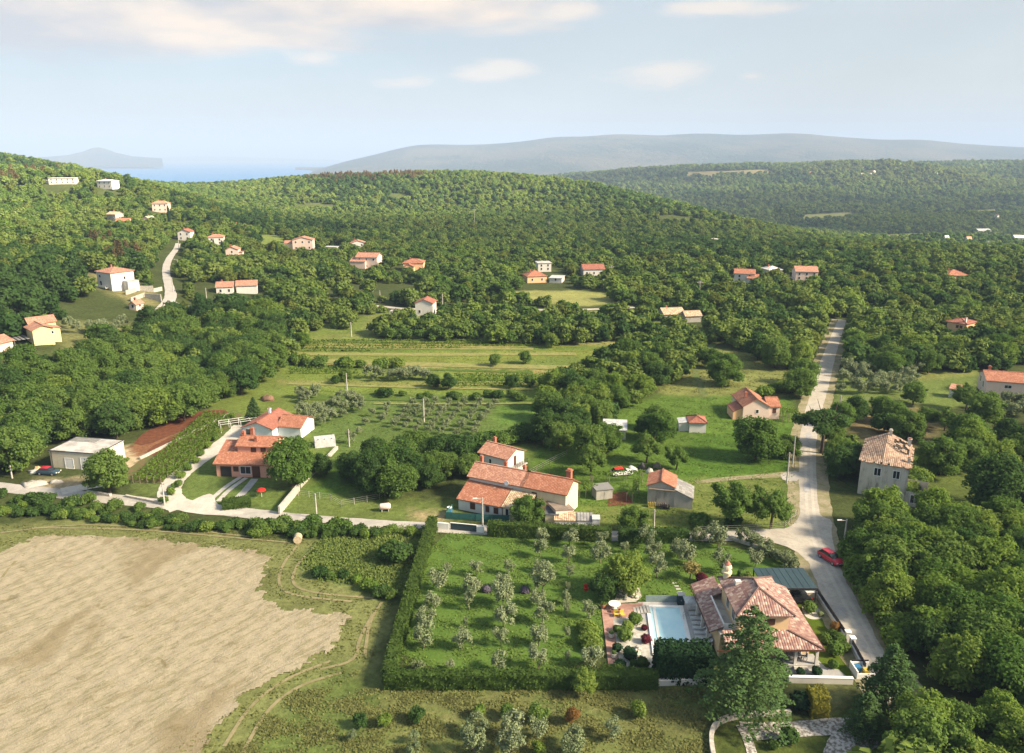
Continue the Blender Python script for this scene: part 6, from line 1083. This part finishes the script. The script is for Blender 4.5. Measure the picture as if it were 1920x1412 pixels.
for k, (m, c) in enumerate(((M.blue, 'blue'), (M.yellowp, 'yellow'))): t2 = thing('waste_bin', f'{c} lidded bin in the white enclosure', 'bin', (q.x + .55 + .75 * k, q.y + 1.2 - .6 * k, 0)); MB().loft([[(-.25, -.28, .05), (.25, -.28, .05), (.25, .28, .05), (-.25, .28, .05)], [(-.3, -.33, .9), (.3, -.33, .9), (.3, .33, .9), (-.3, .33, .9)]]).build('bin_body', m, t2); MB().box(-.32, .32, -.35, .37, .902, .97).build('lid', m, t2)
# cars
def car(label, px, py, rz, mat, roofm=None, z=0.07, L_=4.2, world=None):
    q = Vector(world) if world else P(px, py); t = thing('parked_car', label, 'car', (q.x, q.y, q.z + z), R(rz)); hw = .86
    sec = [(-2.1, .45, .62, .80), (-1.95, .30, .80, .92), (-1.2, .25, .92, 1.), (.6, .25, .94, 1.), (1.5, .28, .84, .97), (1.98, .32, .68, .88), (2.1, .42, .58, .76)]
    rings = [[(x, -hw * w, z0), (x, -hw * w * 1.02, (z0 + z1) / 2), (x, -hw * w * .93, z1), (x, hw * w * .93, z1), (x, hw * w * 1.02, (z0 + z1) / 2), (x, hw * w, z0)] for x, z0, z1, w in sec]
    b = MB().loft(rings).build('body', mat, t, smooth=False, bevel=.04)
    cab = [(-1.85, .82, .98), (-1.35, 1.38, .80), (.15, 1.42, .80), (1.0, .9, .96)]
    MB().loft([[(x0, -hw * .9, .80), (x0 + dx, -hw * .72, zt), (x0 + dx, hw * .72, zt), (x0, hw * .9, .80)] for x0, dx, zt in ((-1.9, .02, .9), (-1.75, .45, 1.36), (.35, -.15, 1.40), (1.15, -.05, .88))]).build('cabin_glass', M.glass, t)
    MB().loft([[(x, -hw * .73, zz), (x, -hw * .60, zz + .06), (x, hw * .60, zz + .06), (x, hw * .73, zz)] for x, zz in ((-1.4, 1.33), (-.6, 1.40), (.25, 1.385))]).build('car_roof', roofm or mat, t, bevel=.02)
    for x in (-1.3, 1.28):
        for s in (-1, 1): w = MB().tube((x, s * (hw - .17), .31), (x, s * (hw + .02), .31), .31, .31, 16).build('wheel', M.dark, t); MB().tube((x, s * (hw + .021), .31), (x, s * (hw + .03), .31), .19, .17, 12).build('rim', M.metal, w)
    for s in (-1, 1): MB().box(2.02, 2.1, s * .62 - .14, s * .62 + .14, .58, .70).build('headlight', M.white_gloss, t); MB().box(-2.1, -2.0, s * .64 - .12, s * .64 + .12, .62, .76).build('tail_light', M.redp, t)
    MB().box(2.07, 2.115, -.26, .26, .42, .53).build('number_plate', M.frame, t); return t
M.carred, _n2, _b2 = newmat('red_car_paint'); _b2.inputs['Base Color'].default_value = (.48, .02, .045, 1); _b2.inputs['Roughness'].default_value = .3; _b2.inputs['Specular IOR Level'].default_value = .5; M.carwhite, _n2, _b2 = newmat('white_car_paint'); _b2.inputs['Base Color'].default_value = (.7, .74, .74, 1); _b2.inputs['Roughness'].default_value = .3; M.carblack, _n2, _b2 = newmat('black_car_paint'); _b2.inputs['Base Color'].default_value = (.015, .016, .02, 1); _b2.inputs['Roughness'].default_value = .25; M.carblue, _n2, _b2 = newmat('dark_blue_car_paint'); _b2.inputs['Base Color'].default_value = (.03, .06, .09, 1)
car('red car parked on the right edge of the road above the villa', 1557, 1052, -70, M.carred); car('white car with red roof on the lawn between fruit trees', 1165, 890, 10, M.carwhite, M.redp, .0); car('black car under the dark slate carport', 0, 0, 184, M.carblack, None, .06, world=(38.2, 94.6, 0)); car('dark car with red bonnet among the scrap before the depot', 92, 889, -8, M.carblue, M.carred, .0); q = P(491, 932); t = thing('garden_parasol', 'small red parasol on the pink house forecourt behind the hedge', 'parasol', q); [MB().tube((0, 0, 0), (0, 0, 1.7), .04).build('pole', M.frame, t), MB().lathe([(.85, 1.3), (.8, 1.36), (.5, 1.62), (.05, 1.8)], 8).build('canopy', M.redp, t)]
# poles and lamps
def pole(px, py, top, kind, label):
    q = P(px, py); depth = q.y * CP - (q.z - H) * SP; h = (py - top) * depth / F / math.cos(PITCH + (py - 706) / F * .8); t = thing('street_lamp' if kind == 'l' else 'utility_pole', label, 'street lamp' if kind == 'l' else 'pole', q, 0, None); r = .16 if q.y < 160 else .2
    MB().tube((0, 0, -.3), (0, 0, h), r, r * .62, 8).build('shaft', M.concrete, t)
    if kind == 'l': MB().tube((0, 0, h - .25), (-.9, -.1, h - .1), .05).build('arm', M.metal, t); MB().loft([[(-1.5, -.22, h - .14), (-1.5, .02, h - .14), (-1.5, .02, h - .04), (-1.5, -.22, h - .04)], [(-.8, -.2, h - .16), (-.8, .0, h - .16), (-.8, .0, h), (-.8, -.2, h)]]).build('lamp_head', M.white_gloss, t)
    elif kind == 't': MB().box(-1.2, 1.2, -.09, .09, h - .9, h - .7).build('crossarm', M.concrete, t); MB().box(-.8, .8, -.09, .09, h - .25, h - .1).build('crossarm', M.concrete, t); [MB().tube((x, 0, h - .7), (x, 0, h - .45), .06, .04, 6).build('insulator', M.frame, t) for x in (-1.1, 0, 1.1)]
    else: MB().box(-.35, .35, -.06, .06, h - .35, h - .25).build('crossarm', M.wood, t)
for a in [(1583,1013,974,'l','street lamp at the lane junction right of the road'),(1733,1214,1173,'l','street lamp rising from the dense wood at lower right'),(905,996,934,'l','tall lamp pole in front of the low white front house'),(594,972,926,'p','pole at the meadow right of the pink house'),(655,838,805,'p','pole on the slope right of the tarpaulin tent'),(795,792,748,'p','pole in the middle of the olive fan'),(1225,1002,956,'p','pole in front of the stone barn'),(23,897,873,'p','pole at the left edge before the depot'),(309,948,905,'p','pole at the mouth of the white drive'),(651,738,700,'p','pole at the lower end of the short olive row'),(541,642,618,'p','pole at the left end of the upper terrace'),(659,632,604,'p','pole left of the tree belt'),(713,568,545,'p','pole left of the lone white house'),(830,576,551,'p','pole right of the lone white house'),(1311,556,527,'t','crossarm pole left of the two roadside houses'),(1475,905,849,'p','wooden pole at the field gate left of the road'),(1486,870,815,'p','pole at the roadside below the umbrella pine'),(1508,575,552,'t','crossarm pole in the wood beyond the road end'),(890,430,393,'t','pylon pole in the middle of the wooded hill'),(1029,430,415,'t','second pylon pole on the wooded hill'),(963,470,448,'t','low pylon pole on the wooded hill'),(336,468,450,'p','pole at the top of the bending road'),(334,505,486,'l','lamp in the bend of the hill road'),(325,548,520,'p','pole on the lower bend of the hill road'),(388,566,540,'p','pole right of the hill junction'),(1146,520,498,'t','pole behind the red-roofed house'),(1236,535,519,'t','pole in the wood right of the red-roofed house'),(1574,770,742,'p','pole at the corner of the walled olive plot'),(1863,768,744,'p','pole below the long pale pink house'),(1849,478,452,'t','lattice pole on the right plain')]: pole(*a)
# fences, gates, sheds' clutter
def fence(label, pts, h, post_m, rail=True, panel=None, step=2.4):
    p = [P(*q) for q in pts]; t = thing('fence', label, 'fence', p[0]); n = 0
    for a, c in zip(p[:-1], p[1:]):
        d = c - a; d.z = 0; l = d.length; d.normalize(); k = max(1, round(l / step)); o = a - p[0]
        for i in range(k + 1):
            if n > 60: break
            q = o + d * (l * i / k); MB().tube((q.x, q.y, -.2), (q.x, q.y, h), .05, .05, 5).build('post', post_m, t); n += 1
        e = o + d * l; b = MB(); nn = Vector((-d.y, d.x, 0)) * .015
        if panel: b.prism([(v.x, v.y) for v in (o - nn, e - nn, e + nn, o + nn)], .1, h * .96); b.build('panel', panel, t)
        elif rail: [b.tube((o.x, o.y, z), (e.x, e.y, z), .018, .018, 4) for z in (h * .35, h * .65, h * .95)]; b.build('wires', M.metal, t)
    return t
fence('green mesh-panel fence in front of the low white front house', [(848,958),(836,973),(892,977),(954,979)], 1.3, M.greenfence, False, M.greenfence); fence('wire fence along the field edge by the lane junction', [(1310,1000),(1390,997),(1470,992),(1494,968)], 1.2, M.wood); fence('wire fence from the white house along the lawn', [(993,892),(1030,872),(1062,856)], 1.3, M.wood); fence('wire fence below the field wall right of the pink house', [(560,930),(620,938),(640,950),(712,937),(722,930)], 1.2, M.concrete); fence('fence of the walled olive plot, lower side', [(1580,752),(1650,752),(1720,756)], 1., M.concrete); fence('fence at the back of the walled olive plot', [(1576,696),(1640,697),(1690,698)], 1., M.concrete); fence('roadside wire fence between field gate and grape arbour', [(1489,880),(1492,850),(1494,818)], 1.3, M.wood)
t = low_wall('entrance_gate', 'white wall with dark sliding gate at the left end of the back hedge', (821,991), (842,993), 1.1, M.white_gloss, .3, None, 'gate'); p = P(842,993); d = P(891,996) - p; l = d.length; MB().box(2.15, 2.15 + l, -.06, .06, .12, 1.2).build('sliding_gate', M.asphalt_green, t); MB().box(2.2 + l, 3.4 + l, -.15, .15, -.2, 1.1).build('wall', M.white_gloss, t); MB().box(2.1, 2.15 + l, -.1, .1, 1.22, 1.3).build('gate_rail', M.frame, t)
low_wall('field_wall', 'pale plastered wall sloping beside the pink house forecourt', (524,965), (561,920), 1.5, M.rock, .3); low_wall('field_wall', 'low dry-stone wall under the big tree before the depot', (163,925), (208,931), .5, M.rock, .5); low_wall('field_wall', 'low stone edging left of the drive mouth', (236,932), (302,945), .45, M.rock, .4); low_wall('field_wall', 'old field wall running up from the meadow to the tarpaulin tent', (562,915), (632,842), .7, M.rock, .5); low_wall('field_wall', 'dry-stone wall along the red soil strip', (262,862), (432,778), .5, M.rock, .5)
q = P(415, 812); t = thing('lattice_frame', 'white metal pergola frame beside the white house', 'pergola', q, R(28))
for k in range(5): b = MB(); x = k * 2.1; [b.tube((x, y, 0), (x, y, 1.9), .05) for y in (0, 3)]; b.tube((x, 0, 1.9), (x, 3, 1.9), .05); b.build('hoop', M.frame, t)
[MB().tube((0, y, 1.9), (8.4, y, 1.9), .045).build('rail', M.frame, t) for y in (0, 1.5, 3)]
q = P(590, 836); t = thing('tarpaulin_tent', 'low grey tarpaulin tent on the slope right of the big tree', 'tent', q, R(18)); MB().loft([[(x, -1.6, 0), (x, -1.2, 1.5 + .1 * math.sin(x)), (x, 1.1, 1.7), (x, 1.7, 0)] for x in (0, 1.4, 2.8, 4.2)]).build('tarpaulin', M.tarp, t); [MB().box(x, x + .2, -1.2, -1.0, 1.6, 1.72).build('weight', M.dark, t) for x in (.6, 1.9, 3.3)]
q = P(722, 958); t = thing('gas_tank', 'pale pinkish gas tank standing on the meadow', 'tank', q, R(12)); MB().loft([[(x, r * math.cos(a), .85 + r * math.sin(a)) for a in np.linspace(0, 2 * math.pi, 13)[:-1]] for x, r in ((-1.0, .1), (-.92, .4), (-.7, .55), (.7, .55), (.92, .4), (1.0, .1))]).build('tank_body', plain('pinkish_tank_paint', (.62, .42, .38), (.66, .60, .56), 1.1), t, smooth=True); [MB().box(x, x + .14, -.4, .4, 0, .42).build('foot', M.concrete, t) for x in (-.6, .5)]
q = P(559, 1016); t = thing('hay_bale', 'round straw bale standing at the far hay field corner', 'hay bale', q, R(100)); MB().tube((-.62, 0, .62), (.62, 0, .62), .64, .64, 26).build('bale', plain('bale_straw', (.50, .42, .30), (.36, .29, .18), 6), t); [MB().tube((x, 0, .62), (x + .03, 0, .62), .65, .65, 26).build('twine', M.wood, t) for x in (-.35, 0., .33)]
for k, (px, py, w, h_, m, lb) in enumerate([(1185,882,2.2,.8,M.tarp,'pale blue tarpaulin heap beside the white car'),(1204,879,1.6,1.1,M.dark,'dark junk heap under the pale tree'),(1218,886,1.5,.7,M.concrete,'cream cover sheet by the stone barn'),(1232,876,1.8,.9,M.wood,'tan board pile behind the stone barn'),(66,885,2.6,.5,M.tarp,'white pipe bundle before the depot'),(72,882,1.6,.8,M.apricot,'orange-brown board heap before the depot'),(62,908,4.5,.4,M.rock,'pale rubble heap by the lane before the depot'),(105,905,2.4,.5,M.rock,'sandy rubble heap in the depot yard'),(502,750,3.4,1.2,plain('dry_brush', (.20, .12, .08), (.14, .09, .06), 2),'brown brushwood heap on the meadow behind the white house'),(1236,1000,0,0,None,'')]):
    if not m: continue
    q = P(px, py); g = np.random.default_rng(k); V, Q = ico((0, 0, 0), 1, 1); V = V * (1 + .2 * g.normal(size=V.shape)) * np.array((w / 2, w / 2.6, h_)); V[:, 2] = np.maximum(V[:, 2], -.05); tag(link('junk_heap' if m not in (M.rock,) else 'rubble_heap', mesh_np('heap', V, Q, m), None, q), lb, 'heap')
for k, (px, py, m) in enumerate([(1221,948,M.yellowp),(1240,949,M.wood),(1247,952,M.dark)]): q = P(px, py); t = thing('crate', ('yellowish crate before the stone barn wall', 'wooden rack before the stone barn wall', 'dark wheelbarrow-sized crate at the barn corner')[k], 'crate', (q.x, q.y - .5, 0)); MB().box(-.6, .6, -.3, .3, 0, .12).build('base', m, t); [MB().box(x, x + .1, -.3, .3, .12, .8).build('slat', m, t) for x in (-.6, -.25, .1, .5)]
q = P(843, 962); t = thing('water_barrel', 'blue barrel at the corner of the green fence', 'barrel', q); MB().lathe([(.42, 0), (.48, .5), (.42, 1.0), (.1, 1.02)], 12).build('barrel', M.blue, t); MB().lathe([(.44, 1.022), (.44, 1.1)], 12).build('lid', M.frame, t)
def arbour(label, a, c, w, h):
    p, q = P(*a), P(*c); d = q - p; l = Vector((d.x, d.y)).length; t = thing('arbour', label, 'arbour', p, math.atan2(d.y, d.x)); n = int(l * w * 14); V, Q = leaf_quads(np.stack([rng.uniform(0, l, n), rng.uniform(0, w, n), h + rng.normal(size=n) * .16], 1), rng.normal(size=(n, 3)) * .5 + np.array((0, 0, 1)), .34 * rng.uniform(.6, 1.3, n)); link('vine_foliage', mesh_np('arbour_foliage', V, Q, M.leaf_vine), t)
    [MB().tube((x, y, 0), (x, y, h), .06).build('post', M.wood, t) for x in np.linspace(.1, l - .1, 4) for y in (.1, w - .1)]
arbour('grape arbour beside the orange-roofed house', (1466,792), (1499,794), 4, 2.3); arbour('vine-covered trellis between terrace and red soil bed', (1086,938), (1122,930), 3, 2.0); arbour('vine trellis along the back of the red soil bed', (1110,912), (1205,905), 1.5, 2.); arbour('vine-hung fence between soil bed and stone barn', (1186,944), (1204,915), 1.2, 1.8)
q = P(1118, 938); t = thing('garden_hut', 'flat grey-roofed hut under the vines beside the terrace', 'shed', q, R(14)); walls(MB(), 0, 0, 3, 2.6, 0, 1.8, 'flat', 0).build('wall', M.stone, t); roofs(MB(), 0, 0, 3, 2.6, 0, 1.8, 'flat', 0, .15).build('roof', M.t_grey, t)
# stone garden at the lower right
def curve(pts): return smooth([tuple(P(*q)[:2]) for q in pts], False, 3)
cv = curve([(1342,1440),(1333,1400),(1334,1372),(1350,1354),(1385,1345),(1430,1342),(1482,1340)]); b = MB(); org = cv[0]
for (x1, y1), (x2, y2) in zip(cv[:-1], cv[1:]):
    d = Vector((x2 - x1, y2 - y1)).normalized() * .0; n = Vector((-(y2 - y1), x2 - x1)).normalized() * .22; b.prism([(x1 - org[0] + n.x, y1 - org[1] + n.y), (x1 - org[0] - n.x, y1 - org[1] - n.y), (x2 - org[0] - n.x, y2 - org[1] - n.y), (x2 - org[0] + n.x, y2 - org[1] + n.y)], -.2, .55)
tag(b.build('curved_wall', M.rock, None, (org[0], org[1], 0)), 'pale low wall curving round the stone garden', 'wall')
M.cobble = plain('rough_cobbles', (.50, .49, .47), (.16, .15, .13), 2.6, .95, .1, lo=.40, hi=.60, world_space=True, det=8)
ribbon('stone_path', [(1388,1360),(1450,1362),(1520,1358),(1570,1352),(1600,1354)], 1.1, .05, M.cobble); ribbon('stone_path', [(1414,1380),(1480,1374),(1560,1370),(1600,1362)], 1.4, .055, M.cobble); ribbon('stone_path', [(1388,1360),(1402,1385),(1412,1420)], 1.0, .06, M.cobble); ribbon('stone_path', [(1562,1440),(1572,1400),(1592,1375),(1618,1360)], 2.4, .065, M.cobble); ribbon('stone_path', [(1600,1352),(1622,1362),(1640,1380)], 2.2, .045, M.cobble); ribbon('stone_path', [(1600,1440),(1612,1405),(1640,1388)], 1.5, .07, M.cobble)
ball(1478, 1392, .95, M.leaf_dark, 'round dark shrub on the stone garden lawn'); ball(1450, 1404, .5, M.leaf_mid, 'small shrub beside the dark one in the stone garden'); ball(1500,1330,1.1,M.leaf_cypress,'dark low conifer beside the yellow-topped hedge')
# fair-weather clouds between the sun and the valley, well above and beside the view
def cloud(label, x0, x1, y0, y1, z, seed, mat):
    g = np.random.default_rng(seed); n = 44; off = SDIR * ((z) / SDIR.z); u = np.linspace(-1, 1, n); U, V_ = np.meshgrid(u, u); ph = g.uniform(0, 6, 8)
    r = np.sqrt((np.abs(U) ** 3 + np.abs(V_) ** 3)) + .07 * np.sin(5 * U + ph[0]) + .07 * np.sin(6 * V_ + ph[1]) + .05 * np.sin(9 * U - 7 * V_ + ph[2]); k = r < .97; T = np.maximum(.97 - r, 0)
    X = (x0 + x1) / 2 + U * (x1 - x0) / 2; Y = (y0 + y1) / 2 + V_ * (y1 - y0) / 2; up = 90 * np.sqrt(T) * (1 + .35 * np.sin(7 * U + ph[3]) * np.cos(8 * V_ + ph[4])); Vv = np.concatenate([np.stack([X, Y, z + up + 1], -1).reshape(-1, 3), np.stack([X, Y, z - up * .2], -1).reshape(-1, 3)])
    i = np.arange(n * n).reshape(n, n); kk = k[:-1, :-1] & k[1:, 1:] & k[1:, :-1] & k[:-1, 1:]; Q = np.stack([i[:-1, :-1][kk], i[:-1, 1:][kk], i[1:, 1:][kk], i[1:, :-1][kk]], -1); Q = np.concatenate([Q, Q[:, ::-1] + n * n]); Vv[:, 0] += off.x; Vv[:, 1] += off.y
    tag(link('cloud', mesh_np('cloud', Vv, Q, mat)), kind='structure')
def cloud_mat(name, lo, hi):
    cm = bpy.data.materials.new(name); cm.use_nodes = True; nt = cm.node_tree; nt.nodes.clear(); o_ = N(nt, 'ShaderNodeOutputMaterial'); mx = N(nt, 'ShaderNodeMixShader'); tr = N(nt, 'ShaderNodeBsdfTransparent'); df = N(nt, 'ShaderNodeBsdfTranslucent'); df.inputs[0].default_value = (.9, .9, .9, 1)
    L(nt, mrange(nt, noise_node(nt, pos(nt), .006, 6, .6), .35, .7, lo, hi), mx.inputs[0]); L(nt, tr.outputs[0], mx.inputs[1]); L(nt, df.outputs[0], mx.inputs[2]); L(nt, mx.outputs[0], o_.inputs[0]); return cm
c1, c2 = cloud_mat('thin_cloud', .3, .46), cloud_mat('thick_cloud', .32, .52)
for i, (q, m) in enumerate([((-330, 480, -250, 820), c1), ((260, 1000, 880, 1950), c2), ((1420, 2900, 1300, 2700), c2), ((-80, 720, 2050, 2600), c2), ((980, 1440, 1150, 1900), c2)]): cloud('', *q, 760, i + 1, m)
